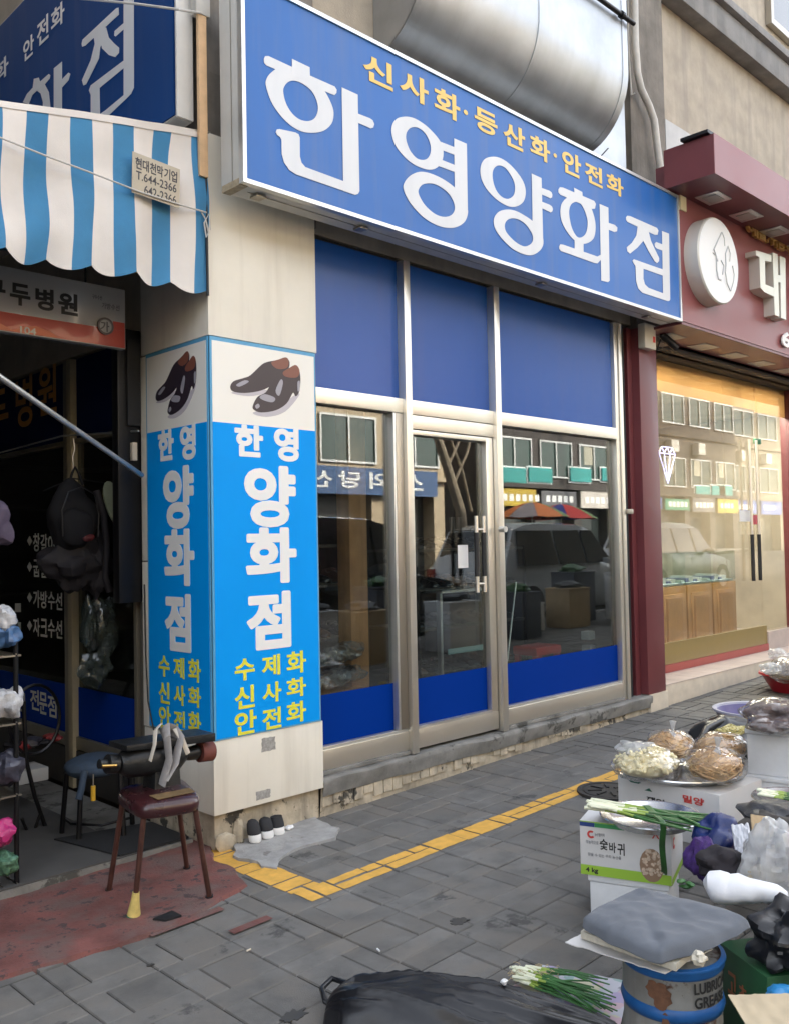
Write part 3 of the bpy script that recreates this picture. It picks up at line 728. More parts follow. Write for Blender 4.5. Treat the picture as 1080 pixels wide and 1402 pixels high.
# ------------------------------------------------------------------ shoe shop front
FR = thing('glass_shopfront', (4.8, 4.0, .2), 'steel framed glass shoe shop front with blue panels under the long blue sign', 'shopfront')
Yf, Yg = 3.962, 4.01
XE = 6.53
st = MB()
def rough_edge(x0, x1, y0, z0, z1, dy, seed):
    n = int((x1-x0)/.05)
    rows = []
    for (yy, zz, am) in ((y0+.02, z0-.05, .006), (y0, z0+.02, .006), (y0, z1-.012, .010), (y0+.012, z1, .006), (y0+dy, z1, 0)):
        rows.append([(x0+(x1-x0)*i/n, yy+am*noise.noise(Vector((x0+(x1-x0)*i/n*3, zz*9, seed)))*2.2, zz+am*noise.noise(Vector(((x0+(x1-x0)*i/n)*4, yy*7, seed+5)))*1.5) for i in range(n+1)])
    mb = MB()
    for r_ in rows: mb.v += [Vector(p) for p in r_]
    for j in range(len(rows)-1):
        for i in range(n): a = j*(n+1)+i; mb.f.append((a, a+1, a+n+2, a+n+1)); mb.mi.append(0)
    return mb
rough_edge(3.262, 6.80, 3.945, -.03, .155, .1, 2).build('step_base', m_stone, FR, smooth=True)
rough_edge(3.262, 6.80, 3.905, .155, .205, .2, 4).build('step_slab', m_slab, FR, smooth=True)
tb = MB()      # small facing tiles on the step
for i in range(46):
    x = 3.27+i*.078
    if 5.0 < x < 5.35 or rs.random() < .1: continue
    tb.box(x+.003, 3.931+rs.uniform(0, .004), gz(x)+.045+rs.uniform(-.02, .02), x+.074, 3.95, .149+rs.uniform(-.01, 0))
tag(tb.build('facing_tile', m_stone, FR), kind='stuff')
def prof_box(nm, x0, z0, x1, z1, yf=Yf, yb=Yg+.03, mat=m_steel, par=FR, bv=.003): return box(nm, mat, par, x0, yf, z0, x1, yb, z1, bv)
ztop = 3.262
M1, M2, J = (3.990, 4.045), (4.868, 4.925), (6.445, XE)
for a, b in (M1, M2): prof_box('mullion', a, .208, b, ztop, yf=Yf-.03, yb=Yg+.06)
prof_box('jamb', 6.43, .208, 6.475, ztop); prof_box('jamb', 6.485, .208, XE, ztop, yf=Yf-.01)
box('recess', m_dark, FR, XE, 4.0, .0, 6.64, 4.05, 3.26)
SEG = ((3.262, M1[0]), (M1[1], M2[0]), (M2[1], 6.43))
for k, (a, b) in enumerate(SEG):
    prof_box('transom', a, 2.305, b, 2.395, yf=Yf-.004)
    up = prof_box('upper_panel', a, 2.397, b, ztop, yf=Yg-.015, yb=Yg, mat=m_blueU, bv=0)
    if k != 1:
        prof_box('bottom_rail', a, .232, b, .344, yf=Yf)
        prof_box('rail_cap', a, .344, b, .362, yf=Yf+.008, mat=m_alu)
        prof_box('bottom_channel', a, .207, b, .231, yf=Yf-.012, mat=m_slab)
        prof_box('pane', a, .365, b, 2.303, yf=Yg, yb=Yg+.008, mat=m_glass, bv=0)
        prof_box('blue_band', a, .3625, b, .645, yf=Yg-.003, yb=Yg-.001, mat=m_blueB, bv=0)
prof_box('window_stile', 3.925, .364, 3.988, 2.303, mat=m_steeld)
prof_box('window_stile', 3.905, .364, 3.924, 2.303, mat=m_alu)
prof_box('door_head', M1[1], 2.215, M2[0], 2.302, yf=Yf+.002)
# door
DR = box('door', m_steel, FR, M1[1]+.006, Yf+.006, .225, M2[0]-.006, Yg+.028, .345, .004)
for (a, c, b, d) in ((M1[1]+.006, .347, M1[1]+.03, 2.21), (M2[0]-.075, .347, M2[0]-.006, 2.21), (M1[1]+.03, 2.18, M2[0]-.075, 2.21)):
    box('door_stile' if d-c > 1 else 'door_rail', m_steel, DR, a, Yf+.008, c, b, Yg+.026, d, .003)
box('door_pane', m_glass, DR, M1[1]+.031, Yg, .347, M2[0]-.076, Yg+.008, 2.178)
box('blue_band', m_blueB, DR, M1[1]+.031, Yg-.003, .3475, M2[0]-.076, Yg-.001, .645)
box('rail_cap', m_alu, DR, M1[1]+.031, Yf+.004, .3455, M2[0]-.076, Yg-.004, .362)
h0 = PY(651, 740, Yf-.05)
for hx in (h0.x, h0.x+.075):
    hb = MB(); hb.tube([(hx, Yf-.055, 1.165), (hx, Yf-.055, 1.67)], .013, 10); hb.build('door_handle', m_steel, DR, smooth=True)
    MB().tube([(hx, Yf-.055, 1.27), (hx, Yf-.055, 1.56)], .0165, 10).build('handle_grip', m_black, DR, smooth=True)
for z in (1.22, 1.58): tube('handle_bracket', m_steel, DR, [(h0.x-.004, Yf-.055, z), (h0.x+.08, Yf-.055, z)], .007)
for z in (1.22, 1.58): tube('handle_bracket', m_steel, DR, [(h0.x+.075, Yf-.055, z), (h0.x+.075, Yg, z)], .007)
MB().lathe([(0, 0), (.02, 0), (.02, .05), (0, .05)], (M2[0]+.01, Yf-.08, 1.58), 14, axis=(0, 1, 0)).build('door_lock', m_alu, DR, smooth=True, ang=40)
box('latch', m_steeld, FR, XE-.01, Yf-.03, 1.70, XE+.08, Yf-.005, 1.74, .003)
q0, q1 = PY(627, 778, Yg-.004), PY(640, 746, Yg-.004)
tag(box('paper_notice', m_white, None, q0.x, Yg-.0035, q0.z, q1.x, Yg-.002, q1.z), 'small blank white paper notice taped on the glass door', 'notice')

# interior of the shoe shop, seen through the glass
def dimthing(*a): return thing(*a)
for (px_, w, lab) in ((483, .075, 'bare timber post standing inside the left shop window'), (829, .12, 'brown timber post inside the right end of the shop window')):
    x = PY(px_, 700, 4.35).x
    tag(box('timber_post', m_wood, None, x-w, 4.3, .2, x+w, 4.42, 3.19, .004), lab, 'post')
m_shoe = M('shoe_leather', (.018, .016, .018), .28, coat=.4, var=.2, vs=20)
m_shoeb = M('shoe_brown', (.10, .045, .025), .35, coat=.3, var=.2, vs=20)
m_bagp = film('shoe_bag_plastic', (.85, .85, .87), base=.14, alpha=.28, acol=(.75, .77, .8), power=2.6, crinkle=.012)
def shoe_mb(mb, c, L, rot, h=.09, mi=0):
    c = Vector(c); cr, sr = math.cos(rot), math.sin(rot); rings = []
    for (t, w, zt) in ((0, .25, .55), (.06, .75, .9), (.2, .85, 1.0), (.35, .75, .95), (.5, .78, .75), (.7, 1, .55), (.88, .9, .42), (.97, .5, .3), (1, .15, .15)):
        R = []
        for k in range(10):
            a = 2*PI*k/10; y = math.cos(a)*w*L*.18; z = max(0, math.sin(a))*zt*h+.004*(math.sin(a) > 0)
            x = (t-.5)*L; R.append(c+Vector((x*cr-y*sr, x*sr+y*cr, z)))
        rings.append(R)
    mb.loft(rings, mi)
shoe_me = None
def shoe(x, y, z, rot, label, grp, mat=m_shoe, name='shoe', L=.28):
    mb = MB(); shoe_mb(mb, (x, y, z), L, rot); mb.blob((x-math.cos(rot)*.05, y-math.sin(rot)*.05, z+.075), .05, .03, .02, amp=0, nu=8, nv=5)
    return tag(mb.build(name, mat, None, smooth=True), label, 'shoe', grp)
def shelf(x0, x1, y0, y1, z, label):
    t = thing('display_shelf', ((x0+x1)/2, y0, .2), label, 'shelf')
    for zz in z: box('shelf_board', M('shelf_board', (.07, .06, .05), .5, var=.2), t, x0, y0, zz-.02, x1, y1, zz)
    for (x, y) in ((x0, y0), (x1, y0), (x0, y1), (x1, y1)): box('shelf_post', m_blackm, t, x-.01, y-.01, .2, x+.01, y+.01, z[-1]+.01)
    return t
shelf(3.3, 4.05, 4.45, 4.95, (.55, .9, 1.25, 1.5), 'low dark shelf of shoes inside the left shop window')
shelf(4.9, 6.2, 4.75, 5.3, (.5, .85, 1.15, 1.45), 'dark shelf of shoes behind the right shop window')
shelf(2.9, 6.3, 8.3, 8.8, (.7, 1.1, 1.5, 1.9, 2.3), 'tall shoe shelf along the rear wall of the shoe shop')
ORD = ['leftmost', 'second from left', 'third from left', 'fourth from left', 'fifth from left', 'third from right', 'second from right', 'rightmost']
G1 = 'shoes on the shelves inside the shop window'
for z in (.55, .9, 1.25):
    for i in range(5): shoe(3.38+i*.145, 4.58+.05*(i % 2), z+.002, -1.5+rs.uniform(-.1, .1), '%s dark leather shoe on the %s tier of the left window shelf' % (ORD[i], {.55: 'bottom', .9: 'middle', 1.25: 'upper'}[z]), G1, m_shoe if (i+int(z*10)) % 4 else m_shoeb)
for z in (.5, .85, 1.15, 1.45):
    for i in range(8): shoe(4.98+i*.155, 4.9, z+.002, -1.5+rs.uniform(-.15, .15), '%s dark shoe on the %s tier of the right window shelf' % (ORD[i], {.5: 'bottom', .85: 'second', 1.15: 'third', 1.45: 'top'}[z]), G1, m_shoe if (i*3+int(z*10)) % 5 else m_shoeb)
for i in range(8):       # plastic bags of shoes in the left window
    x, z = 3.36+(i % 4)*.15, .66+.10*(i//4)+.01*i
    mb = MB(); mb.blob((x, 4.28+.03*(i % 2), z), .10, .10, .055, amp=.3, fr=3, seed=i+3, nu=20, nv=12, ridge=.25)
    tag(mb.build('bagged_shoes', m_bagp, None, smooth=True), 'clear plastic bag of dark shoes in the left window, %s in the heap' % ORD[i], 'bag', 'bags of shoes in the left window')
    shoe(x, 4.28+.03*(i % 2), z-.04, rs.uniform(0, 3), 'dark shoe inside the %s plastic bag in the left window' % ORD[i], 'bagged shoes in the left window', L=.15)
box_t = thing('display_bench', (3.7, 4.3, .2), 'low bench under the bagged shoes in the left shop window', 'bench')
box('bench_top', m_wood, box_t, 3.28, 4.12, .56, 3.9, 4.42, .60); box('bench_panel', m_darkw, box_t, 3.30, 4.16, .2, 3.88, 4.40, .56)
# red stool and boxes near the right window
rsx = PY(735, 895, 4.5)
t = thing('red_stool', (rsx.x, 4.5, .2), 'small red plastic stool inside the right shop window', 'stool')
rd = M('red_plastic', (.55, .03, .02), .35, var=.05)
box('seat', rd, t, rsx.x-.17, 4.38, rsx.z+.0, rsx.x+.17, 4.62, rsx.z+.07, .015)
for sx_ in (-.14, .14):
    for sy_ in (4.41, 4.59): box('leg', rd, t, rsx.x+sx_-.02, sy_-.02, .2, rsx.x+sx_+.02, sy_+.02, rsx.z)
for (x, y, c) in ((810, 870, 'white'), (811, 889, 'pale grey')):
    q = PY(x, y, 4.3); tag(box('small_carton', M('carton_'+c.split()[0], (.6, .6, .58) if c == 'white' else (.4, .4, .4), .6), None, q.x-.045, 4.3, q.z-.035, q.x+.045, 4.38, q.z+.035, .003), c+' small carton beside the right timber post in the window', 'box')
cv = PY(639, 880, 4.6)
t = thing('glass_cabinet', (cv.x, 4.7, .2), 'small glass display cabinet seen through the door of the shoe shop', 'cabinet')
for x in (cv.x-.28, cv.x+.28): box('cabinet_post', m_alu, t, x-.012, 4.6, .2, x+.012, 4.64, 1.12)
box('cabinet_top', m_alu, t, cv.x-.29, 4.58, 1.12, cv.x+.29, 5.0, 1.14); box('cabinet_glass', m_glassc, t, cv.x-.265, 4.61, .3, cv.x+.265, 4.616, 1.1)
box('cabinet_label', M('pale_teal', (.3, .5, .5), .5), t, cv.x-.22, 4.595, .66, cv.x+.2, 4.6, .70)
tag(tube('metal_rod', m_alu, None, [PY(706, 797, 4.2), PY(694, 905, 4.12)], .006), 'thin pale metal rod leaning inside the right window', 'rod')
for k, (px_, py_) in enumerate(((470, 800), (520, 790), (560, 770), (740, 780), (790, 770))):
    q = PY(px_, py_, 5.1)
    tag(MB().blob((q.x, 5.1, q.z), .22, .18, .09, amp=.25, seed=k+20, nu=16, nv=10).build('cloth_heap', M('cloth_dark', (.035, .04, .055), .9, var=.4, vs=9), None, smooth=True), ('dark cloth heap on the shelf, ' + ('far left part', 'left centre part', 'seen through the door', 'right centre part', 'far right part')[k]+' of the shoe shop'), 'cloth', 'dark heaps inside the shoe shop')

# ------------------------------------------------------------------ jewellery shop
JF = thing('jewelry_shop_front', (8.9, 4.2, .2), 'glass jewellery shopfront with tan blind, maroon post and cream step at the right', 'shopfront')
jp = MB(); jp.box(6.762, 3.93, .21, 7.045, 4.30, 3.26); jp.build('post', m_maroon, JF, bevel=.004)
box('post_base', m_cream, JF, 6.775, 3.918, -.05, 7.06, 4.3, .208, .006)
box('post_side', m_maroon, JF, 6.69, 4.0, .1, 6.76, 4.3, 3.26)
box('step', m_cream, JF, 7.062, 3.95, -.05, 14, 4.28, .243, .008)
for i in range(24): box('step_tile', m_creamt, JF, 7.066+i*.29, 3.948, .244, 7.066+i*.29+.284, 4.28, .252)
box('red_riser', m_redt, JF, 7.05, 4.285, .2, 9.93, 4.32, .322)
box('olive_riser', m_olive, JF, 7.05, 4.30, .323, 9.93, 4.33, .52)
box('stone_riser', m_creamt, JF, 9.93, 4.285, .2, 14, 4.32, .45)
Yj = 4.34
box('steel_sill', m_steel, JF, 7.05, Yj-.03, .318, 14, Yj+.02, .34)
for (a, b) in ((7.06, 9.1), (9.11, 9.93), (9.94, 10.75), (10.80, 13.9)): box('pane', m_glassj, JF, a, Yj, .34, b, Yj+.008, 3.30)
box('blind', m_blind, JF, 7.05, Yj+.02, 2.90, 9.93, Yj+.03, 3.32); box('blind', m_blind, JF, 9.935, Yj+.02, 2.88, 10.75, Yj+.03, 3.32)
box('head_frame', m_steel, JF, 7.05, Yj-.05, 3.32, 14, Yj+.05, 3.36, .003)
box('side_frame', m_maroon, JF, 10.75, Yj-.08, .25, 10.82, Yj+.08, 3.32, .003)
for (x, z) in ((9.90, 2.55), (9.97, 2.55)): box('glass_clamp', M('green_fitting', (.02, .16, .07), .35, .5), JF, x-.03, Yj-.015, z-.03, x+.03, Yj+.02, z+.03, .005)
for (px_, ya, yb) in ((1016, 570, 960), (1043, 600, 960)):
    pass
hx = PY(1030, 800, Yj-.04).x
for x in (hx, hx+.17):
    tube('door_handle', m_steel, JF, [(x, Yj-.05, 1.05), (x, Yj-.05, 2.55)], .016); tube('handle_grip', m_black, JF, [(x, Yj-.05, 1.02), (x, Yj-.05, 1.52)], .021)
sgn = MB(); q0, q1 = PY(1012, 714, Yj-.003), PY(1028, 699, Yj-.003)
box('door_sticker', m_white, JF, q0.x, Yj-.004, q0.z, q1.x, Yj-.002, q1.z); q2 = PY(1036, 718, Yj-.003); box('door_sticker', M('sticker_red', (.6, .03, .06), .4), JF, q1.x, Yj-.004, q2.z, q2.x, Yj-.002, q1.z-.05)
# interior of the jewellery shop
m_jw = M('shop_interior_warm', (.42, .37, .29), .7, var=.2, vs=2)
JR = thing('jewelry_room', (9, 6, 0), 'bright cream interior of the jewellery shop behind the glass', 'room')
box('floor', m_creamt, JR, 6.86, 4.36, .1, 12.4, 8.9, .22); box('rear_wall', m_jw, JR, 6.86, 7.6, .2, 12.4, 7.7, 3.19); box('side_wall', m_jw, JR, 6.86, 4.36, .2, 6.93, 7.6, 3.19); box('side_wall', m_jw, JR, 12.33, 4.36, .2, 12.4, 7.6, 3.19)
box('ceiling', m_jw, JR, 6.93, 4.4, 3.14, 12.33, 7.6, 3.19)
for (x, y) in ((7.7, 4.62), (8.9, 4.62), (10.1, 4.62), (11.4, 4.62), (8.2, 4.9), (9.6, 4.9), (11.0, 4.9)): box('ceiling_lamp', M('lamp_panel', (.9, .9, .9), .5, emit=(1, .93, .8), es=8), JR, x-.5, y-.12, 3.11, x+.5, y+.12, 3.135)
for i in range(5):       # wall display shelves
    z = .95+i*.36
    box('wall_shelf', m_jw, JR, 7.2, 7.4, z, 12.2, 7.59, z+.02)
for i in range(5):
    z = .98+i*.36
    for j in range(16):
        box('tray', M('tray_'+'abc'[(i+j) % 3], ((.42, .40, .36), (.20, .2, .24), (.5, .42, .25))[(i+j) % 3], .5), JR, 7.28+j*.31, 7.42, z, 7.50+j*.31, 7.47, z+.18)
for j, x in enumerate((7.35, 7.95, 8.62, 9.22, 9.82)):
    c = thing('display_counter', (x+.28, 4.95, .2), 'wooden jewellery counter with a glass top, %s from the maroon post' % ('nearest', 'second', 'third', 'fourth', 'fifth')[j], 'counter', 'jewellery counters behind the glass')
    box('cabinet', m_woodc, c, x, 4.85, .22, x+.56, 5.35, .98, .005); box('door_panel', m_woodc, c, x+.07, 4.838, .30, x+.49, 4.85, .90, .006)
    box('panel_moulding', M('moulding', (.30, .16, .06), .4), c, x+.11, 4.832, .34, x+.45, 4.8375, .86, .002); box('panel_inset', m_woodc, c, x+.13, 4.828, .36, x+.43, 4.8315, .84)
    box('glass_case', m_glassc, c, x, 4.85, 1.0, x+.56, 5.35, 1.34); box('case_base', M('case_velvet', (.35, .42, .46), .8), c, x+.02, 4.87, .985, x+.54, 5.33, 1.005)
    for k in range(5): box('jewel_tray', M('jewel_tray_'+'ab'[k % 2], ((.6, .6, .58), (.12, .14, .28))[k % 2], .5), c, x+.05+k*.1, 4.95, 1.007, x+.12+k*.1, 5.2, 1.03+.02*(k % 3))
for (x, z, w, h, c) in ((7.5, 2.45, .35, .35, (.6, .05, .15)), (8.4, 2.42, .35, .3, (.55, .03, .12)), (9.2, 2.45, .5, .32, (.6, .04, .1))):
    box('wall_poster', M('poster_red_%d' % int(x*10), c, .5), JR, x, 7.57, z, x+w, 7.59, z+h)
# neon diamond
DM = thing('diamond_light', PY(915, 630, Yj+.06), 'small outlined diamond sign hanging in the jewellery window', 'sign')
lm = M('diamond_tube', (.8, .8, .9), .4, emit=(.45, .42, 1), es=.55)
cv = PY(913, 632, Yj+.06)
def dp(u, v): return (cv.x+u*.14, Yj+.06, cv.z+v*.14)
for seg in (((-.7, 1), (.7, 1), (1.1, .55), (0, -1.5), (-1.1, .55), (-.7, 1)), ((-1.1, .55), (1.1, .55)), ((-.7, 1), (-.4, .55), (0, 1), (.4, .55), (.7, 1)), ((-.4, .55), (0, -1.5), (.4, .55))):
    for a, b in zip(seg[:-1], seg[1:]): tube('tube_segment', lm, DM, [dp(*a), dp(*b)], .0045, 6)

# jewellery sign
JS = thing('jewelry_sign', (9, 3.7, 3.27), 'maroon shop fascia with projecting canopy, round white emblem and silver raised letters', 'sign')
XJ = 6.892
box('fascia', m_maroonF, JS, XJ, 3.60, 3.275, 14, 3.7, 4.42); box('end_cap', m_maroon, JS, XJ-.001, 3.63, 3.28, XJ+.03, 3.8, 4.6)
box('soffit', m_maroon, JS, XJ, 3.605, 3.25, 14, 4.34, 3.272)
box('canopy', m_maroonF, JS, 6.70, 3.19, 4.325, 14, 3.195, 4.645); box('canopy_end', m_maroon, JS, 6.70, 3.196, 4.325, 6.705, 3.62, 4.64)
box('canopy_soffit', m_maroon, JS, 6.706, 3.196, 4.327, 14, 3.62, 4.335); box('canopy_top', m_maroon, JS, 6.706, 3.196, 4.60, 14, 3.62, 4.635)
box('canopy_cap', m_blackm, JS, 6.66, 3.22, 4.647, 6.86, 3.45, 4.672)
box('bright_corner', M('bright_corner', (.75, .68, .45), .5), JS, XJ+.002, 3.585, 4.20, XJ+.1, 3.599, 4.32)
m_lampg = M('lamp_glass', (.42, .40, .37), .35, var=.1)
for i in range(9):
    x = 7.05+i*.62
    d = box('downlight', m_alu, JS, x, 3.34, 4.318, x+.26, 3.54, 4.326, .003); box('lamp_cover', m_lampg, d, x+.05, 3.38, 4.312, x+.21, 3.50, 4.3175)
    d = box('downlight', m_lampg, JS, x+.05, 3.82, 3.244, x+.33, 4.0, 3.2495, .002)
box('shutter_rail', m_steeld, JS, 7.06, 4.05, 3.225, 14, 4.12, 3.249); box('shutter_rail', m_blackm, JS, 7.06, 4.15, 3.20, 14, 4.2, 3.249)
cE = PY(984, 357, 3.47)
dsc = MB(); dsc.lathe([(0, 0), (.355, 0), (.365, -.012), (.365, -.13), (.35, -.13)], (cE.x, 3.47, cE.z), 56, mi=lambda i: 0 if i < 1 else 1, axis=(0, -1, 0))
em = dsc.build('emblem_disc', [M('disc_face', (.82, .82, .80), .4), m_silver], JS, smooth=True, ang=30)
fl = MB()
def eb(pts, w):      # emblem linework
    P2 = [PY(930+a/6.673, 280+b/6.673, 3.469) for a, b in pts]
    fl.tube([(p.x, 3.467, p.z) for p in P2], w, 5, flat=1)
eb([(380, 255), (345, 330), (310, 410), (330, 470), (335, 600), (350, 680), (375, 690)], .006)
eb([(385, 255), (405, 310), (410, 380)], .003); eb([(440, 380), (415, 450), (420, 540), (415, 620), (430, 720), (460, 790)], .005)
eb([(440, 380), (460, 450), (455, 520)], .003); eb([(480, 560), (495, 640), (490, 700), (465, 790)], .004); eb([(375, 510), (400, 560), (390, 640)], .004); eb([(300, 440), (330, 470), (345, 520)], .004)
fl.build('emblem_lines', M('emblem_grey', (.48, .49, .50), .5), JS, smooth=True)
def chan(t, x0, y0, x1, y1, Y, th, mat, bold, nm='raised_letter'):
    mb = MB(); text_on_Y(mb, t, x0, y0, x1, y1, Y, bold, th); return mb.build(nm, mat, JS)
def on(a, b): return (930+a/6.673, 280+b/6.673)
m_sil2 = M('silver_face', (.66, .66, .56), .35, .2)
mb = MB()
for lp in ([[(695, 420), (835, 462), (835, 525), (775, 515), (780, 730), (865, 765), (865, 845), (770, 800), (735, 760), (725, 480), (695, 465)]], [[(845, 440), (890, 455), (905, 1025), (865, 1010)]], [[(915, 470), (965, 490), (972, 1055), (925, 1035)]], [[(885, 640), (925, 650), (925, 715), (885, 705)]]):
    trace_Y(mb, lp, 3.50, 930, 280, 6.673, th=.0, stag=.0008)
    # solid returns back to the fascia
tmp = MB()
for lp in ([(695, 420), (835, 462), (835, 525), (775, 515), (780, 730), (865, 765), (865, 845), (770, 800), (735, 760), (725, 480), (695, 465)], [(845, 440), (890, 455), (905, 1025), (865, 1010)], [(915, 470), (965, 490), (972, 1055), (925, 1035)], [(885, 640), (925, 650), (925, 715), (885, 705)]):
    P2 = [PY(930+a/6.673, 280+b/6.673, 3.50) for a, b in lp]
    tmp.add([(p.x, 3.501, p.z) for p in P2]+[(p.x, 3.6, p.z) for p in P2], [(i, (i+1) % len(P2), len(P2)+(i+1) % len(P2), len(P2)+i) for i in range(len(P2))])
lt = mb.build('raised_letter', m_sil2, JS); tmp.build('letter_return', m_silver, lt)
m_gold = M('gold_letter', (.62, .38, .12), .35, .6)
for t_, a0, b0, a1, b1 in (('예', 600, 165, 688, 290), ('물', 695, 215, 765, 330), (',', 772, 325, 790, 360), ('귀', 805, 265, 865, 385), ('금', 872, 305, 935, 420), ('속', 945, 345, 1005, 450)):
    chan(t_, *on(a0, b0), *on(a1, b1), 3.57, .028, m_gold, .03)
chan('644', *on(925, 1195), *on(1150, 1330), 3.585, .014, m_white, .03)
chan('진', 1100, 350, 1140, 440, 3.50, .098, m_sil2, .05)
cj = thing('alarm_box', (6.95, 3.8, 3.1), 'small white alarm box with a red mark at the top of the maroon post', 'alarm box')
qa = PY(891, 460, 3.86); box('housing', M('alarm_plastic', (.62, .58, .5), .5), cj, qa.x-.10, 3.86, qa.z-.11, qa.x+.08, 3.929, qa.z+.10, .012); box('red_mark', M('mark_red', (.6, .03, .03), .4), cj, qa.x+.025, 3.857, qa.z-.05, qa.x+.06, 3.8598, qa.z+.0)
cc = thing('security_camera', (7.1, 3.9, 3.2), 'small dark security camera under the maroon fascia beside the alarm box', 'camera')
qc = PY(914, 465, 3.85); tube('camera_body', m_blackm, cc, [PY(905, 458, 3.9), PY(926, 477, 3.82)], .032, 12); tube('bracket', m_blackm, cc, [PY(905, 458, 3.9), PY(903, 448, 3.95), PY(900, 446, 4.0)], .012)
tube('camera_cable', m_black, cc, [PY(905, 462, 3.92), PY(898, 480, 3.925), PY(905, 476, 3.9)], .006, 6)
# ------------------------------------------------------------------ side shopfront (faces the alley)
SF = thing('side_shop_front', (2.6, 6, 0), 'dark side shopfront in the alley with blue film bands and white repair lettering', 'shopfront')
Xs = 2.60
m_brz = M('bronze_frame', (.30, .27, .21), .4, .6, var=.1)
def sbox(nm, y0, z0, y1, z1, x0=Xs-.03, x1=Xs+.02, mat=m_brz, par=SF, bv=.003): return box(nm, mat, par, x0, y0, z0, x1, y1, z1, bv)
sbox('frame_post', 4.60, .02, 4.66, 2.7); sbox('frame_post', 4.70, .02, 4.735, 2.7)
sbox('frame_post', 5.47, .02, 5.53, 2.7, x0=Xs-.05, mat=M('cream_frame', (.42, .36, .24), .5, var=.1)); sbox('frame_post', 5.545, .02, 5.60, 2.7, x0=Xs-.04)
sbox('frame_post', 6.8, .02, 6.87, 2.7)
for a, b in ((4.736, 5.469), (5.601, 6.799)):
    sbox('frame_rail', a, .26, b, .335); sbox('base_panel', a, .02, b, .25, mat=m_darkw)
    sbox('blue_band', a, .338, b, .64, x0=Xs-.012, x1=Xs-.008, mat=m_blueB, bv=0)
    sbox('pane', a, .34, b, 2.16, x0=Xs-.006, x1=Xs+.002, mat=m_glassd, bv=0)
    sbox('frame_rail', a, 2.165, b, 2.195)
    sbox('upper_panel', a, 2.20, b, 2.7, x0=Xs-.01, x1=Xs, mat=m_blueD, bv=0)
box('side_pane', m_glassd, SF, Xs-.006, 6.88, .3, Xs, 9, 2.16); box('side_panel', m_blueD, SF, Xs-.006, 6.88, 2.2, Xs, 9, 2.7)
tx = MB(); XT = Xs-.013
for c, x0, y0, x1, y1 in (('선', 25.6, 948, 35, 974), ('전', 42, 944, 54, 972), ('문', 54.5, 948, 65, 978), ('점', 66, 952, 78, 982), ('수', 12, 944, 22, 968), ('두', -8, 940, 2, 966)):
    text_on_X(tx, c, x0, y0, x1, y1, XT, .02)
for row, (yt, yb_) in ((('가', '방', '수', '선'), (808, 832)), (('자', '크', '수', '선'), (846, 871)), (('굽', '갈', '이'), (766, 790)), (('창', '갈', '이'), (730, 755))):
    for i, c in enumerate(row): text_on_X(tx, c, 46+i*10.2, yt+i*1.1, 55+i*10.2, yb_+i*1.1, Xs-.008, .015)
    y = (yt+yb_)/2-2; P4 = [PX(a, b, Xs-.008) for a, b in ((37.5, y), (41, y-7), (44.5, y), (41, y+7))]
    tx.cut(); tx.add(P4, [(0, 1, 2, 3)])
for (y0, y1) in ((826, 838), (852, 864)):
    P4 = [PX(a, b, Xs-.008) for a, b in ((21, y0), (29, y0), (29, y1), (21, y1))]; tx.cut(); tx.add(P4, [(0, 1, 2, 3)])
tx.build_cut('letter', M('window_letter', (.7, .7, .64), .5), SF)
tx = MB()
for c, x0, y0, x1, y1 in (('원', 52, 500, 78, 568), ('병', 22, 515, 45, 585), ('두', -22, 535, 12, 600)): text_on_X(tx, c, x0, y0, x1, y1, Xs-.012, .02)
tx.build_cut('letter', M('dull_orange', (.55, .27, .06), .5), SF)

# side sign above the awning
SS = thing('side_sign', (2.2, 5, 3.6), 'dark blue lightbox sign with grey Korean lettering high on the side street wall', 'sign')
ye = 3.935; XS_ = PY(242, 80, ye).x; XW = PY(263, 80, ye).x
zs0, zs1 = PY(243, 160, ye).z, 5.1
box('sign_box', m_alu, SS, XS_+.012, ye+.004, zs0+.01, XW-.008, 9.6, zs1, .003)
box('sign_face', M('side_sign_shaded_blue', (.008, .055, .21), .65, spec=.06, streak=.2, scol=(.08, .12, .2)), SS, XS_, ye+.03, zs0+.02, XS_+.011, 9.58, zs1-.02)  # darker copy of the sign blue, alley shade put into the colour
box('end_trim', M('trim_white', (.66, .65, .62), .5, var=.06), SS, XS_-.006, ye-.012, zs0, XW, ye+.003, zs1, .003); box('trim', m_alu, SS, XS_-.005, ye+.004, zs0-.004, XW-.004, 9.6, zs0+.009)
ls = MB()
def TX(loops, smooth=()): trace_X(ls, loops, XS_-.001, 0, 0, 4.0, smooth=smooth)
ls.cut(); TX([[(450, 240), (455, 218), (640, 45), (652, 42), (654, 80), (470, 250), (453, 256)]])
TX([[(515, 190), (580, 150), (585, 190), (552, 260), (545, 320), (475, 462), (460, 468), (452, 440), (500, 330), (522, 240)]])
TX([[(548, 175), (584, 150), (598, 205), (628, 238), (655, 262), (654, 290), (634, 313), (600, 302), (562, 265)]])
TX([[(628, 195), (630, 170), (690, 118), (690, 152), (636, 200)]])
TX([[(680, -80), (735, -120), (736, 480), (720, 515), (680, 540)]])
TX([[(490, 495), (500, 468), (680, 332), (722, 300), (722, 512), (690, 545), (590, 640), (500, 700), (500, 520)], [(548, 482), (682, 372), (682, 520), (580, 605), (550, 625)]])
ls.cut(); TX([[(298, 375), (342, 338), (342, 700), (298, 740)]]); TX([[(338, 440), (378, 398), (388, 404), (378, 440), (338, 484)]])
TX([[(128, 560), (150, 515), (182, 480), (188, 432), (215, 425), (222, 447), (270, 405), (278, 412), (275, 430), (248, 462), (270, 505), (278, 580), (278, 640), (235, 660), (238, 560), (225, 512), (205, 497), (180, 520), (160, 570)]])
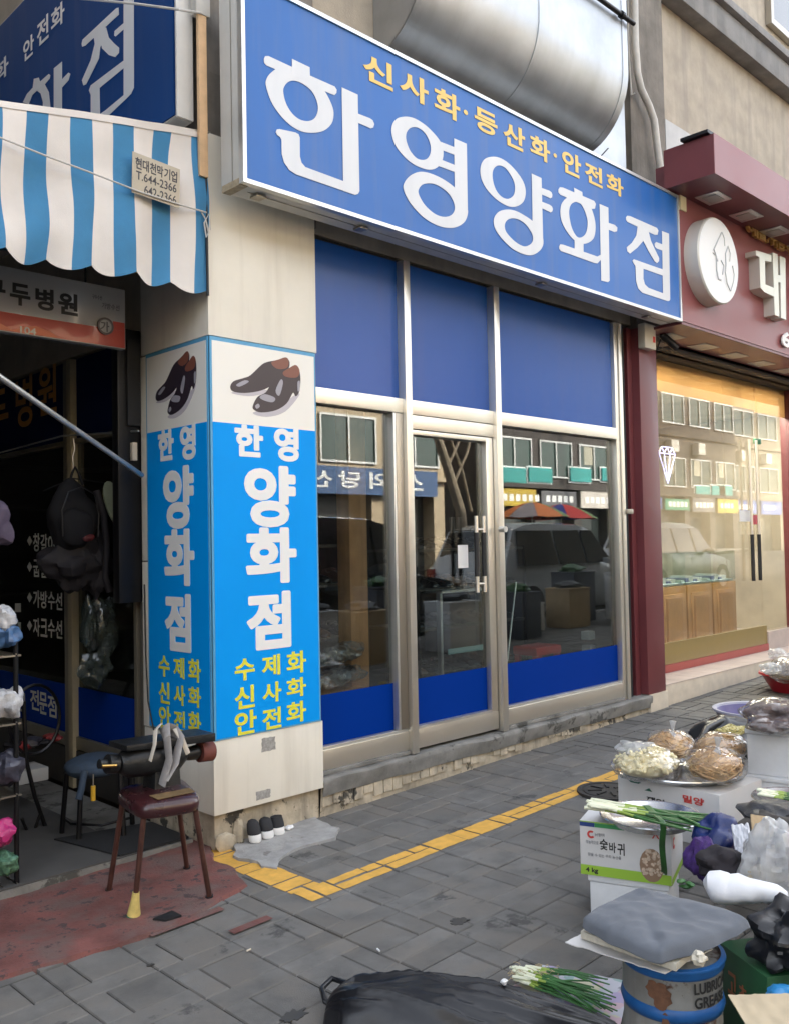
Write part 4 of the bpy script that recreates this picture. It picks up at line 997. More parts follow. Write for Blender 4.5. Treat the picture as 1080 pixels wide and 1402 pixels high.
for c, x0, y0, x1, y1 in (('안', 130, 205, 188, 318), ('전', 205, 100, 268, 235), ('화', 282, 30, 355, 150), ('화', -30, 330, 48, 440)): text_on_X(ls, c, x0/4, y0/4, x1/4, y1/4, XS_-.001, .02)
ls.build_cut('letter', m_letter, SS)
tag(tube('guy_rope', M('rope', (.55, .53, .5), .8), None, [PX(110, -2, 2.1), PX(185, 5, 2.2), PY(245, 13, 3.75), PY(275, 18, 3.85)], .006, 6), 'thin pale rope tied across the dark blue side sign', 'rope')

# ------------------------------------------------------------------ awning
AW = thing('awning', (1.6, 5.5, 2.7), 'blue and white striped fabric awning with a scalloped edge over the alley stall', 'awning')
m_awb = M('awning_blue', (.05, .22, .42), .8, var=.12, vs=4, bump=.3, bs=300, streak=.3, scol=(.03, .15, .32), sscale=(3, 3, 2))
m_aww = M('awning_white', (.74, .69, .64), .8, var=.05, vs=5, bump=.3, bs=300, streak=.25, scol=(.45, .40, .36), sscale=(3, 3, 2))
YA = 3.875
bx = [PY(x, 250, YA).x for x in (2.5, 35.5, 67.5, 98, 128, 155, 183, 210, 235, 265, 284)]
cols = [(bx[i], bx[i+1], 0 if i % 2 else 1) for i in range(len(bx)-1)]   # 1 = white, 0 = blue
w_ = bx[2]-bx[1]
x = bx[0]; c = 0
left = []
while x > .3: left.append((x-w_, x, c)); x -= w_; c ^= 1
cols = list(reversed(left))+[(a, b, 1 if k % 2 == 0 else 0) for k, (a, b, _) in enumerate(cols)]
ztl, ztr = PY(0, 138, YA), PY(270, 178, YA)
def ztop_(x): return ztl.z+(ztr.z-ztl.z)*(x-ztl.x)/(ztr.x-ztl.x)
zb0 = PY(150, 372, YA).z
def zbot(x):
    ph = ((x-bx[2])/(bx[2]-bx[0]))    # cusps at right edge of blue stripes
    t = ph % 1.0
    return zb0+.014-.042*math.sin(PI*min(1, t**.8))-.012*math.sin(x*5)
def sway(x, v): return -.02*math.sin(x*21+v*1.5)*v-.018*math.sin(x*9.7+1)*v+.012*noise.noise(Vector((x*5, v*4, 3)))-.008*math.sin(v*9+x*4)
def fp(x, v, off=0): return Vector((x+.006*math.sin(v*7+x*9), YA+sway(x, v)+off, ztop_(x)+(zbot(x)-ztop_(x))*v))
mb = MB()
for (a, b, c) in cols: mb.grid(lambda s_, v: fp(a+(b-a)*s_, v), 6, 26, mi=0 if c else 1)
mb.build('end_panel', [m_aww, m_awb], AW, smooth=True)
hem = MB(); xs = [cols[0][0]+i*(cols[-1][1]-cols[0][0])/80 for i in range(81)]
hem.grid(lambda s_, v: fp(cols[0][0]+(cols[-1][1]-cols[0][0])*s_, v*.045-.004, -.004), 80, 2); hem.build('hem', m_aww, AW, smooth=True)
tube('edge_tube', m_alu, AW, [(cols[0][0], YA+.03, ztop_(cols[0][0])-.01), (2.53, YA+.03, ztop_(2.53)-.01)], .014)
mb = MB(); n = 0
mb.grid(lambda s_, v: (.3+2.26*s_, YA+v*4.6, ztop_(.3+2.26*s_)-.012*math.sin(v*PI*5)**2), 10, 30, mi=lambda i, j: 1 if (j//2) % 2 else 0)
mb.build('roof_cloth', [m_aww, m_awb], AW, smooth=True)
mb = MB(); mb.grid(lambda s_, v: (.3, YA+s_*4.6, ztop_(.3)-.35*v), 40, 4, mi=lambda i, j: 1 if (i//2) % 2 else 0); mb.build('front_valance', [m_aww, m_awb], AW, smooth=True)
q0, q1 = PX(195, 651, 2.5), PY(0, 516, 3.95)
dq = (q1-q0)
tube('support_arm', m_alu, AW, [q0, q0+dq*1.0, q0+dq*1.8], .014)
tube('cross_bar', m_alu, AW, [PX(0, 620, 2.5), PX(85, 597, 2.5), PX(190, 590, 2.5)], .006)
tag(tube('rope', M('rope', (.55, .53, .5), .8), None, [PY(-40, 172, YA-.04), PY(0, 188, YA-.045), PY(60, 212, YA-.05), PY(140, 242, YA-.055), PY(190, 262, YA-.05), PY(240, 278, YA-.05), PY(283, 291, YA-.03)], .004, 6), 'thin white rope sagging across the front of the striped awning', 'rope')
lb = MB()
fq = [(182, 207), (247, 232), (246, 285), (181, 263)]
P4 = [PY(a, b, YA-.045) for a, b in fq]; lb.loft([[p for p in P4], [p+Vector((0, .003, 0)) for p in P4]])
LBL = tag(lb.build('maker_label', M('label_tan', (.50, .44, .34), .7, var=.1)), 'tan maker label with a telephone number pinned to the striped awning', 'label')
lt = MB()
def lab(t, u0, v0, u1, v1, b=.02):
    lt.cut(); put(lt, glyph(t, b), lambda a, c: (lambda u, v: (P4[3]*(1-u)+P4[2]*u)*(1-v)+(P4[0]*(1-u)+P4[1]*u)*v)(u0+(u1-u0)*a, v0+(v1-v0)*c), (0, -1, 0), .001)
for i, c in enumerate('현대천막기업'): lab(c, .06+i*.15, .62, .19+i*.15, .90)
lab('T.644-2366', .08, .36, .93, .57, .01); lab('642-2366', .25, .06, .93, .28, .01)
lt.build_cut('letter', M('print_dark', (.05, .05, .06), .6), LBL)
# timber stick, bracket, wires at the awning corner
sx0, sx1 = PY(271, 60, 3.86), PY(282, 60, 3.86); zt, zb_ = PY(277, 22, 3.86).z, PY(281, 243, 3.86).z
tag(box('wooden_stick', m_woodl, None, sx0.x, 3.85, zb_, sx1.x, 3.872, zt+.02, .002), 'pale square timber stick standing upright at the awning corner', 'stick')
tag(box('sign_bracket', m_pvc, None, PY(267, 10, 3.86).x, 3.845, zt, PY(286, 10, 3.86).x, 3.90, zt+.6, .003), 'grey metal bracket bar above the pale timber stick', 'bracket')
tag(tube('awning_rod', m_blackm, None, [PY(282, 235, 3.868), PY(285, 405, 3.868)], .007), 'thin dark vertical rod below the timber stick', 'rod')
kn = MB(); kn.tube([PY(*p, 3.85) for p in ((276, 290), (282, 300), (286, 318), (283, 325), (280, 305), (287, 292), (288, 315))], .004, 5)
tag(kn.build('knotted_string', M('rope', (.5, .5, .5), .8)), 'knotted white string hanging at the awning corner', 'string')

# white and red hospital style shop sign under the awning
GS = thing('hanging_sign', (1.9, 4.5, 2.6), 'white and red sign board with black Korean lettering hanging under the awning', 'sign')
YG = 4.5
c0, c1, c2, c3 = PY(-200, 340, YG), PY(172, 398, YG), PY(175, 479, YG), PY(-200, 423, YG)
xr = c1.x; zt_, zb2 = c1.z+.005, c2.z; xl = 1.0
m_sgw = M('sign_white', (.42, .42, .42), .22, coat=.5, var=.05, vs=2); m_sgr = M('sign_red', (.46, .06, .045), .3, coat=.4)
box('sign_board', m_sgw, GS, xl, YG, zb2, xr, YG+.06, zt_, .008)
xm0 = PY(155, 440, YG).x
zr = zb2+(zt_-zb2)*.30
box('red_band', m_sgr, GS, xl+.004, YG-.002, zb2+.006, xr-.006, YG-.0005, zr)
box('red_corner', m_sgr, GS, xm0, YG-.0018, zr+.0005, xr-.006, YG-.0006, zr+.045)
wv = MB(); m_sgo = M('sign_orange', (.62, .17, .09), .4)
for k in range(4):
    xc = xl+.2+k*.24; pts = [(xc-.13, zb2+.008), (xc+.13, zb2+.008), (xc+.07, zb2+.035), (xc, zb2+.052), (xc-.06, zb2+.04)]
    wv.cut(); put(wv, fill([pts]), lambda a, b: Vector((a, YG-.002, b)), (0, -1, 0), .001+.0002*(k % 2))
wv.build_cut('wave_print', m_sgo, GS)
tb = MB()
for c, x0, x1 in (('구', -26, 8), ('두', 14, 42), ('병', 49, 74), ('원', 80, 107)):
    xm = (x0+x1)/2; yc = 392+xm*.195+6; text_on_Y(tb, c, x0, yc-15, x1, yc+15, YG-.001, .035)
tb.build_cut('letter', M('sign_black', (.02, .02, .02), .4), GS)
tb = MB(); text_on_Y(tb, '104', 28, 448, 50, 458, YG-.0035, .02); tb.build_cut('letter', m_sgw, GS)
ck = PY(144, 447, YG); mb = MB(); mb.lathe([(0, 0), (.034, 0), (.036, .004), (.046, .004), (.046, -.004)], (ck.x, YG-.008, ck.z), 28, axis=(0, -1, 0), mi=lambda i: 0 if i < 2 else 1)
mb.build('round_badge', [m_sgw, M('badge_ring', (.12, .10, .10), .4)], GS, smooth=True, ang=30)
tb = MB(); text_on_Y(tb, '가', 138, 440, 150, 454, YG-.0135, .02); text_on_Y(tb, '구두수선', 127, 404, 140, 410, YG-.001, .0); text_on_Y(tb, '가방수선', 140, 416, 164, 424, YG-.001, .0); tb.build_cut('letter', M('sign_grey', (.12, .12, .12), .5), GS)
for x in (1.3, 2.2): tube('hanger', m_blackm, GS, [(x, YG+.03, zt_), (x, YG+.03, ztop_(x)-.02)], .006)
# dark unit between sign and pillar
du = thing('shutter_box', (2.5, 4.66, 2.3), 'dark roller shutter guide between the hanging sign and the pillar', 'shutter')
box('guide', m_blackm, du, 2.42, 4.61, 1.2, 2.56, 4.68, 2.72, .004); box('bracket_box', m_dark, du, 2.47, 4.59, 2.18, 2.55, 4.609, 2.66, .004)
q = PX(190, 617, 2.5); box('junction_box', m_cream, du, 2.49, 4.58, q.z-.05, 2.52, 4.609, q.z+.05, .003)

# ------------------------------------------------------------------ hanging goods
m_bpk = M('backpack_cloth', (.009, .009, .011), .8, var=.3, vs=14, bump=.5, bs=250, spec=.25)
m_bpk2 = M('jacket_cloth', (.016, .014, .017), .7, var=.3, vs=10, bump=.4, bs=80, spec=.35)
BP = thing('backpack', (2.3, 4.9, 1.28), 'black backpack and dark jacket hanging from a hook in the alley stall', 'backpack')
Yb = 4.9
def at(px_, py_, dy=0): p = PY(px_, py_, Yb); p.y += dy; return p
c = at(98, 708); MB().blob(c, .15, .10, .20, amp=.14, fr=2.2, seed=2, topin=.2, nu=32, nv=22).build('bag_body', m_bpk, BP, smooth=True)
c = at(95, 722, -.10); MB().blob(c, .10, .04, .10, amp=.12, fr=2, seed=4, nu=24, nv=14).build('front_pocket', m_bpk, BP, smooth=True)
tube('zip', m_blackm, BP, [at(*p, -.115) for p in ((74, 735), (73, 700), (82, 675), (100, 668), (117, 678), (123, 705), (122, 735))], .004, 6)
tube('carry_loop', m_bpk, BP, [at(*p, -.02) for p in ((92, 665), (97, 648), (101, 640), (106, 648), (112, 664))], .008, 8)
tube('hook_wire', m_steeld, BP, [at(101, 640), at(100, 625), at(103, 615), at(101, 600)], .004, 6)
tube('shoulder_strap', m_bpk2, BP, [at(*p, -.04) for p in ((128, 672), (138, 705), (142, 745), (140, 790), (146, 810))], .02, 8)
jk = MB(); jk.blob(at(108, 770, .03), .19, .10, .15, amp=.35, fr=2.6, seed=9, ridge=.35, nu=36, nv=22); jk.blob(at(135, 770, .05), .08, .08, .17, amp=.3, fr=3, seed=11, ridge=.3, nu=24, nv=18)
tag(jk.build('jacket', m_bpk2, None, smooth=True), 'dark crumpled jacket hanging below and behind the black backpack', 'jacket')
MB().blob(at(107, 737, -.12), .035, .02, .022, amp=.3, seed=5, nu=14, nv=8).build('red_patch', M('dark_red', (.07, .006, .008), .6), BP, smooth=True)
m_gcov = film('garment_cover', (.5, .55, .52), base=.12, alpha=.5, acol=(.12, .15, .14), power=3)
for (px_, py_, sx_, sz_, lab_, s_) in ((142, 855, .085, .17, 'large crumpled grey plastic bag hanging under the backpack', 31), (122, 855, .04, .16, 'narrow grey plastic sleeve hanging left of the larger plastic bag', 33), (132, 915, .09, .09, 'small crumpled plastic bag hanging lowest under the backpack', 35)):
    tag(MB().blob(PY(px_, py_, 5.0), sx_, .05, sz_, amp=.3, fr=3, seed=s_, ridge=.4, nu=30, nv=22).build('plastic_bag', m_gcov, None, smooth=True), lab_, 'bag', 'plastic bags hanging in the stall')
# insoles on a wire
m_ins = M('insole_green', (.24, .27, .19), .8, var=.15, vs=12)
for k, (px_, py_, w, h, tilt, m__) in enumerate(((157, 692, .05, .14, .3, m_ins), (168, 690, .03, .13, .25, M('insole_dark', (.07, .08, .07), .8)), (188, 680, .065, .10, .0, M('pouch_grey', (.17, .16, .14), .7, var=.2)))):
    mb = MB(); c = PY(px_, py_, 4.85); R = []
    for a in range(20):
        t_ = 2*PI*a/20; x = math.cos(t_)*w*(1+.15*math.sin(t_)); z = math.sin(t_)*h
        R.append((x*math.cos(tilt)+z*math.sin(tilt)*-1, z*math.cos(tilt)+x*math.sin(tilt)))
    mb.loft([[c+Vector((x, -.008, z)) for x, z in R], [c+Vector((x*1.04, 0, z*1.04)) for x, z in R], [c+Vector((x, .008, z)) for x, z in R]])
    tag(mb.build('insole' if k < 2 else 'pouch', m__, None, smooth=True, ang=50), ('pale green insole hanging right of the backpack', 'dark insole hanging behind the pale green one', 'grey flat pouch hanging against the side of the pillar')[k], 'insole' if k < 2 else 'pouch')
tag(tube('hanging_wire', m_blackm, None, [PY(60, 672, 4.88), PY(100, 655, 4.88), PY(150, 662, 4.88), PY(197, 650, 4.8)], .004, 5), 'thin dark wire the insoles and backpack hang along', 'wire')
# far left: purple bag, display rack with wrapped goods
tag(MB().blob(PY(-12, 720, 4.3), .08, .08, .12, amp=.3, seed=41, ridge=.3, nu=24, nv=18).build('purple_bag', M('purple_cloth', (.08, .06, .10), .7, var=.2, vs=20), None, smooth=True), 'greyish purple cloth bag hanging at the left edge of the picture', 'bag')
RK = thing('wire_rack', (1.65, 4.2, 0), 'tall dark wire display rack of wrapped goods at the left edge', 'rack')
Yr = 4.16
xpost = PY(23, 1100, Yr).x
for (x, y) in ((xpost, Yr), (xpost, Yr+.4), (xpost-.5, Yr), (xpost-.5, Yr+.4)): tube('rack_post', m_blackm, RK, [(x, y, 0), (x, y, 1.18)], .012)
zsh = [PY(23, y_, Yr).z for y_ in (1208, 1086, 988, 895)]
for z in zsh:
    mb = MB(); mb.box(xpost-.5, Yr-.01, z-.012, xpost+.02, Yr+.40, z-.004)
    for k in range(9): mb.tube([(xpost-.5+k*.062, Yr-.02, z), (xpost-.5+k*.062, Yr+.4, z)], .003, 5)
    mb.build('wire_shelf', m_steeld, RK)
m_pk = [M('pack_white', (.55, .56, .58), .3, var=.4, vs=30), M('pack_dark', (.05, .05, .07), .3, var=.5, vs=30), M('pack_blue', (.06, .14, .3), .3, var=.4, vs=30), M('pack_pink', (.55, .04, .2), .4), M('pack_green', (.10, .22, .14), .5, var=.5, vs=60)]
for k, (px_, py_, s_, mi2, lab_) in enumerate(((8, 868, .055, 2, 'blue and clear wrapped pack on the top tier of the rack'), (12, 962, .06, 0, 'white wrapped pack on the second tier of the rack'), (10, 1052, .062, 1, 'clear wrapped pack of dark goods on the third tier'), (4, 1140, .05, 3, 'pink and navy pack on the lowest tier of the rack'), (9, 1182, .045, 4, 'green net pack beside the pink one on the lowest tier'), (4, 846, .05, 0, 'white folded pack on top of the blue wrapped pack'))):
    c = PY(px_, py_, Yr+.02)
    tag(MB().blob(c, s_*1.1, .06, s_*1.15, amp=.25, fr=3, seed=50+k, ridge=.3, nu=22, nv=14).build('wrapped_pack', m_pk[mi2], None, smooth=True), lab_, 'pack', 'wrapped packs on the wire rack')
# bicycle-like treadle stand, white box, and clutter by the side glass
TS = thing('treadle_stand', (2.25, 5.2, 0), 'black iron treadle stand with a curved wheel in the alley stall', 'sewing stand')
def ft(px_, py_, Y=4.9): return PY(px_, py_, Y)
mb = MB(); cw = ft(48, 985, 5.3)
pts = [(cw.x+math.cos(a*PI/12)*.15, 5.3, cw.z+math.sin(a*PI/12)*.20) for a in range(25)]; tube('wheel', m_blackm, TS, pts, .010, 6)
tube('stand_leg', m_blackm, TS, [ft(33, 960), ft(36, 1040), ft(48, 1090), ft(62, 1130), ft(69, 1168)], .012)
tube('stand_leg', m_blackm, TS, [ft(30, 1120), ft(42, 1148), ft(50, 1130), ft(57, 1110)], .009)
tube('foot_arch', m_blackm, TS, [ft(26, 1165), ft(35, 1142), ft(50, 1140), ft(62, 1150), ft(66, 1170)], .011)
q = ft(46, 1062, 5.2); tag(box('white_case', M('case_white', (.5, .5, .48), .5), None, q.x-.10, 5.2, q.z-.04, q.x+.09, 5.4, q.z+.035, .006), 'low white case on the stall floor behind the treadle stand', 'case')
q = ft(45, 1015, 5.35)
for k in range(5): tag(MB().blob((q.x-.12+k*.06, 5.35, q.z-.02*(k % 2)), .05, .05, .03, amp=.3, seed=60+k, nu=14, nv=9).build('scrap_heap', [m_bpk2, M('scrap_red', (.25, .03, .03), .6), m_pk[1]][k % 3], None, smooth=True), 'small heap of scraps under the blue band, %s from the left' % ('first', 'second', 'third', 'fourth', 'fifth')[k], 'scraps', 'scraps below the side window')

# ------------------------------------------------------------------ stools and finishing machine
m_pad = M('stool_vinyl', (.045, .012, .014), .28, coat=.4, var=.15, vs=10)
m_leg = M('stool_leg', (.10, .045, .035), .4, .3, var=.3, vs=14)
ST = thing('stool', (2.1, 3.65, gz(2.1)), 'maroon vinyl stool with thin brown legs carrying the shoe finishing machine', 'stool')
feet = [PG(183, 1258), PG(150, 1222), PG(288, 1232), PG(257, 1192)]
feet[1] = Vector((1.96, 3.86, gz(1.96)))
zs = .44
A0, A1, A2, A3 = Vector((1.93, 3.56, zs)), Vector((1.985, 3.80, zs)), Vector((2.21, 3.50, zs)), Vector((2.30, 3.77, zs))
# seat corners read off the photo, on the seat height
A0, A1, A2, A3 = [PZ(*p, zs) for p in ((193, 1106), (160, 1082), (276, 1094), (246, 1066))]
mb = MB(); cen = (A0+A1+A2+A3)/4
def sq(u, v, z):
    p = (A1*(1-u)+A3*u)*(1-v)+(A0*(1-u)+A2*u)*v; return Vector((p.x, p.y, z))
ring = []
for k in range(32):
    a = 2*PI*k/32; c_, s_ = math.cos(a), math.sin(a); m_ = (abs(c_)**5+abs(s_)**5)**(-1/5); ring.append((.5+.53*c_*m_, .5+.53*s_*m_))
L_ = []
for (sc, z) in ((.9, -.055), (1, -.045), (1.02, -.02), (1, .0), (.93, .012), (.6, .016), (.1, .016)): L_.append([sq(.5+(u-.5)*sc, .5+(v-.5)*sc, zs+z) for u, v in ring])
mb.loft(L_); mb.build('seat', m_pad, ST, smooth=True, ang=60)
mb = MB(); mb.add([sq(u, v, zs+.0175+.002*k) for k in (0, 1) for (u, v) in ((.25, .72), (.93, .66), (.95, .86), (.3, .95))], [(4, 5, 6, 7), (0, 1, 5, 4), (1, 2, 6, 5), (2, 3, 7, 6), (3, 0, 4, 7)])
mb.build('worn_patch', M('worn_foam', (.16, .10, .04), .7, var=.3, vs=20), ST)
for f_, c_ in zip(feet, (A0, A1, A2, A3)):
    tp = c_+(cen-c_)*.14; tp.z = zs-.05; lg = tube('leg', m_leg, ST, [tp, tp.lerp(f_, .5)+Vector((0, 0, -.002)), f_], [.0125, .012, .011] if False else .012, 10)
    if f_ is feet[0]:
        d = (tp-f_).normalized(); MB().tube([f_, f_+d*.02, f_+d*.08, f_+d*.12], [.03, .028, .018, .0145], 12, mi=lambda t: 1 if t < .2 else 0).build('taped_foot', [M('yellow_tape', (.66, .52, .17), .6, var=.15, vs=40), M('green_tape', (.02, .16, .10), .6)], lg, smooth=True)
    else: MB().tube([f_+Vector((0, 0, -.004)), f_+(tp-f_)*.05], .017, 10).build('foot_cap', m_black, lg, smooth=True)
FM = thing('finishing_machine', (2.1, 3.65, zs+.02), 'black shoe finishing machine with a red end wheel standing on the maroon stool', 'machine')
m_cast = M('black_cast', (.022, .023, .024), .38, .4, var=.4, vs=16, bump=.4, bs=90)
Ym = 3.62
def fm(px_, py_, Y=Ym): return PY(px_, py_, Y)
b0 = fm(222, 1068)
mb = MB(); mb.loft([[b0+Vector((sx_*w, sy_*d, z)) for sx_, sy_ in ((-1, -1), (1, -1), (1, 1), (-1, 1))] for (w, d, z) in ((.105, .08, -.085), (.10, .075, -.045), (.065, .055, -.03), (.06, .05, .07))]); mb.build('machine_foot', m_cast, FM, bevel=.006)
mb = MB(); mb.tube([fm(163, 1046), fm(175, 1044), fm(200, 1040), fm(225, 1036), fm(240, 1034), fm(252, 1032)], [.04, .065, .07, .075, .07, .035], 20); mb.build('motor_body', m_cast, FM, smooth=True)
mb = MB(); mb.tube([fm(248, 1033), fm(258, 1032), fm(268, 1030), fm(276, 1029)], [.022, .03, .034, .018], 16); mb.build('shaft', m_cast, FM, smooth=True)
mb = MB(); mb.tube([fm(273, 1030), fm(290, 1028)], .045, 24); mb.build('end_wheel', M('red_brown_wheel', (.16, .045, .035), .7, var=.2, vs=20), FM, smooth=True, ang=40)
for (a, b, r_) in ((147, 160, .04), (136, 146, .02)): MB().tube([fm(a, 1046), fm(b, 1046)], r_, 18).build('polishing_drum', m_cast, FM, smooth=True, ang=40)
tube('brass_spindle', M('brass', (.55, .36, .12), .3, 1), FM, [fm(140, 1049, Ym-.045), fm(160, 1048, Ym-.05)], .007)
# tray board on top
ta, tb_, = fm(163, 1022), fm(284, 1006)
mb = MB(); mb.loft([[ta+Vector((0, -.07, -.012)), ta+Vector((0, .09, -.012)), ta+Vector((0, .09, .012)), ta+Vector((0, -.07, .012))], [tb_+Vector((0, -.07, -.02)), tb_+Vector((0, .09, -.02)), tb_+Vector((0, .09, .018)), tb_+Vector((0, -.07, .018))]])
mb.build('top_tray', m_cast, FM, bevel=.004)
m_lace = M('grey_lace', (.33, .31, .30), .85, var=.15, vs=30); m_lacew = M('cream_lace', (.55, .50, .42), .8)
def strip(nm, pts, w, mat, lab_):
    mb = MB(); P_ = [fm(*p) for p in pts]
    mb.tube(P_, w, 10, flat=.25); return tag(mb.build(nm, mat, None, smooth=True), lab_, 'strap')
strip('cloth_strap', [(222, 1075, Ym-.08), (232, 1040, Ym-.10), (229, 1010, Ym-.09), (226, 995, Ym-.03), (238, 1000, Ym+.0), (247, 1012, Ym-.08), (240, 1045, Ym-.1), (226, 1068, Ym-.095)], .028, m_lace, 'grey cloth strap looped over the machine on the stool')
strip('cloth_strap', [(206, 1042, Ym-.09), (212, 1020, Ym-.10), (213, 1000, Ym-.06), (220, 992, Ym)], .013, m_lacew, 'cream strap on the left of the grey looped strap')
strip('cloth_strap', [(240, 998, Ym-.02), (250, 1012, Ym-.09), (258, 1032, Ym-.09)], .012, m_lacew, 'cream strap on the right of the grey looped strap')
# blue cushioned stool behind
BS = thing('cushion_stool', (2.3, 4.6, 0), 'low stool with a blue denim cushion and black bent legs behind the machine', 'stool')
m_den = M('denim', (.035, .055, .085), .85, var=.25, vs=20, bump=.4, bs=200)
c = PY(132, 1048, 4.55); mb = MB(); mb.blob(c, .165, .15, .06, amp=.08, fr=1.6, seed=70, nu=36, nv=14); mb.build('cushion', m_den, BS, smooth=True)
for (px_, py_, tx_) in ((85, 1140, 92), (108, 1150, 112), (170, 1145, 165), (182, 1128, 178)):
    f_ = PZ(px_, py_, .01); tp = PY(tx_, 1058, 4.55+(f_.y-4.55)*.7); tube('leg', m_blackm, BS, [tp, tp.lerp(f_, .4)+Vector((0, 0, .0)), f_], .014)
tube('foot_ring', m_blackm, BS, [PZ(x_, y_, .06) for x_, y_ in ((84, 1118), (98, 1128), (140, 1130), (178, 1120))], .007)
tube('hanging_sleeve', m_den, BS, [PY(116, 1056, 4.45), PY(112, 1080, 4.43), PY(108, 1095, 4.42)], .018)
aw_ = thing('awl', (2.3, 4.3, .3), 'small tool with a yellow handle hanging from the cushioned stool', 'tool')
tube('tool_handle', M('yellow_handle', (.65, .38, .03), .4), aw_, [PY(128, 1076, 4.35), PY(128, 1096, 4.35)], .012, 10); tube('tool_tip', m_steeld, aw_, [PY(128, 1060, 4.35), PY(128, 1076, 4.35)], .004)
# three black and white slippers leaning on the plinth
for k, (px_, py_) in enumerate(((349, 1152), (366, 1150), (381, 1142))):
    b = PG(px_, py_); b.y = 3.88+.0*k; b.x = PY(px_, py_, 3.88).x
    z0 = gz(b.x)+.012
    sh = thing('slipper', (b.x, b.y, z0), 'black slipper with white toe propped against the plinth, %s' % ('leftmost of three', 'middle of three', 'rightmost of three')[k], 'slipper', 'slippers propped against the plinth')
    def sr(t, w, d, z, o=0): return [Vector((b.x+math.cos(a*PI/8)*w, b.y+o+math.sin(a*PI/8)*d, z0+z)) for a in range(16)]
    H_ = .105-.008*k
    MB().loft([sr(0, .026, .022, .0, -.01), sr(0, .034, .028, .008, -.008), sr(0, .036, .028, .04, 0)]).build('white_toe', m_white, sh, smooth=True, ang=60)
    MB().loft([sr(0, .037, .029, .0405, 0), sr(0, .038, .028, .06, .006), sr(0, .034, .024, .09, .014), sr(0, .022, .016, H_, .02), sr(0, .004, .004, H_+.006, .022)]).build('black_upper', M('slipper_black', (.015, .015, .018), .75), sh, smooth=True, ang=60)
q = PG(397, 1138); tag(MB().blob((PY(397, 1140, 3.9).x, 3.9, gz(q.x)+.02), .03, .02, .012, amp=.3, seed=3, nu=12, nv=8).build('white_scrap', m_white, None, smooth=True), 'small white scrap lying right of the slippers by the plinth', 'scrap')

# unseen building added across the alley to block sky light from the left
NB = thing('unseen_alley_building', (-6, 9, 0), 'plain grey building on the far side of the narrow alley', 'building')
box('wall', M('unseen_building_wall', (.06, .05, .045), .85, var=.15, vs=3), NB, -14, 3.3, -.1, .15, 18, 17)
for y in (5.2, 7.6): 
    f = box('window', m_alu, NB, .151, y, 1.1, .19, y+1.5, 2.4); box('pane', MATS['window_dark'], f, .191, y+.06, 1.16, .2, y+1.44, 2.34)

RB_ = thing('unseen_alley_end', (1, 20, 0), 'dark building closing the far end of the alley', 'building')  # unseen, added to keep sun and sky out of the alley's far end
box('wall', MATS['unseen_building_wall'], RB_, -14, 18.3, -.1, 30, 24, 12)
for x in (.6, 1.6): f = box('window', m_alu, RB_, x, 18.24, 1.2, x+.8, 18.299, 2.3); box('pane', MATS['window_dark'], f, x+.05, 18.23, 1.25, x+.75, 18.239, 2.25)
# ------------------------------------------------------------------ street goods on the right
m_foam = M('styrofoam', (.76, .77, .78), .75, var=.04, vs=20, bump=.3, bs=220)
m_cartw = M('white_carton', (.68, .67, .66), .6, var=.05, vs=6)
m_card = M('cardboard', (.42, .31, .18), .8, var=.12, vs=10)
m_zinc = M('steel_tray', (.62, .63, .65), .22, 1, var=.1, vs=6)
m_bagk = M('black_bag', (.010, .011, .014), .33, spec=.5, var=.1, vs=10, bump=.45, bs=14)
def quadbox(par, name, mat, c0, c1, depth, z0, z1, bevel=.003):
    """box standing on the ground line c0->c1 (front edge), extending to the right of it"""
    a, b = Vector((c0[0], c0[1], 0)), Vector((c1[0], c1[1], 0)); d = (b-a).normalized(); n = Vector((-d.y, d.x, 0))
    if n.x < 0: n = -n
    c = (a+b)/2+n*depth/2; c.z = (z0+z1)/2
    MB().obox(c, d*((b-a).length/2), n*(depth/2), (0, 0, (z1-z0)/2)).build(name, mat, par, bevel=bevel) if name else None
    return a, b, d, n
def facefn(a, d, n, z0, L, H_, off=.0012):
    """(u,v) on the front face"""
    return lambda u, v: Vector((a.x, a.y, z0))+d*(u*L)+Vector((0, 0, v*H_))-n*off
# carton pile with scallions
ca = PZ(794.5, 1196.5, .155); cb = PZ(919.5, 1214, .155)
L = (cb-ca).length; zt1 = .155+.215
CT = thing('vegetable_carton', (ca.x, ca.y, .155), 'white and green vegetable carton marked 4 kg under the round steel tray', 'carton')
a, b, d, n = quadbox(CT, 'carton_body', m_cartw, ca, cb, .30, .155, zt1, .003)
ff = facefn(a, d, n, .155, L, zt1-.155)
def panel(par, nm, fn, u0, v0, u1, v1, mat, lay=0, nn=None):
    mb = MB(); put(mb, ([(u0, v0), (u1, v0), (u1, v1), (u0, v1)], [(0, 1, 2, 3)]), fn, -nn, .0004*lay); return mb.build(nm, mat, par)
m_grn = M('print_green', (.33, .55, .05), .5); m_grn2 = M('print_deep_green', (.05, .30, .10), .5); m_nav = M('print_navy', (.02, .05, .22), .5); m_red = M('print_red', (.62, .06, .05), .5)
panel(CT, 'green_band', ff, .003, .01, .997, .19, m_grn, 1, n); panel(CT, 'top_band', ff, .003, .90, .17, .975, m_nav, 1, n); panel(CT, 'top_band', ff, .171, .90, .5, .975, m_grn2, 1, n); panel(CT, 'top_line', ff, .003, .977, .997, .995, m_grn, 1, n)
def words(par, lst, fn, nn, mat, nm='lettering'):
    mb = MB()
    for (t, u0, v0, u1, v1, bd) in lst:
        mb.cut(); put(mb, glyph(t, bd), lambda p, q: fn(u0+(u1-u0)*p, v0+(v1-v0)*q), -nn, .0012)
    mb.build_cut(nm, mat, par)
m_ink = M('ink', (.02, .02, .02), .5)
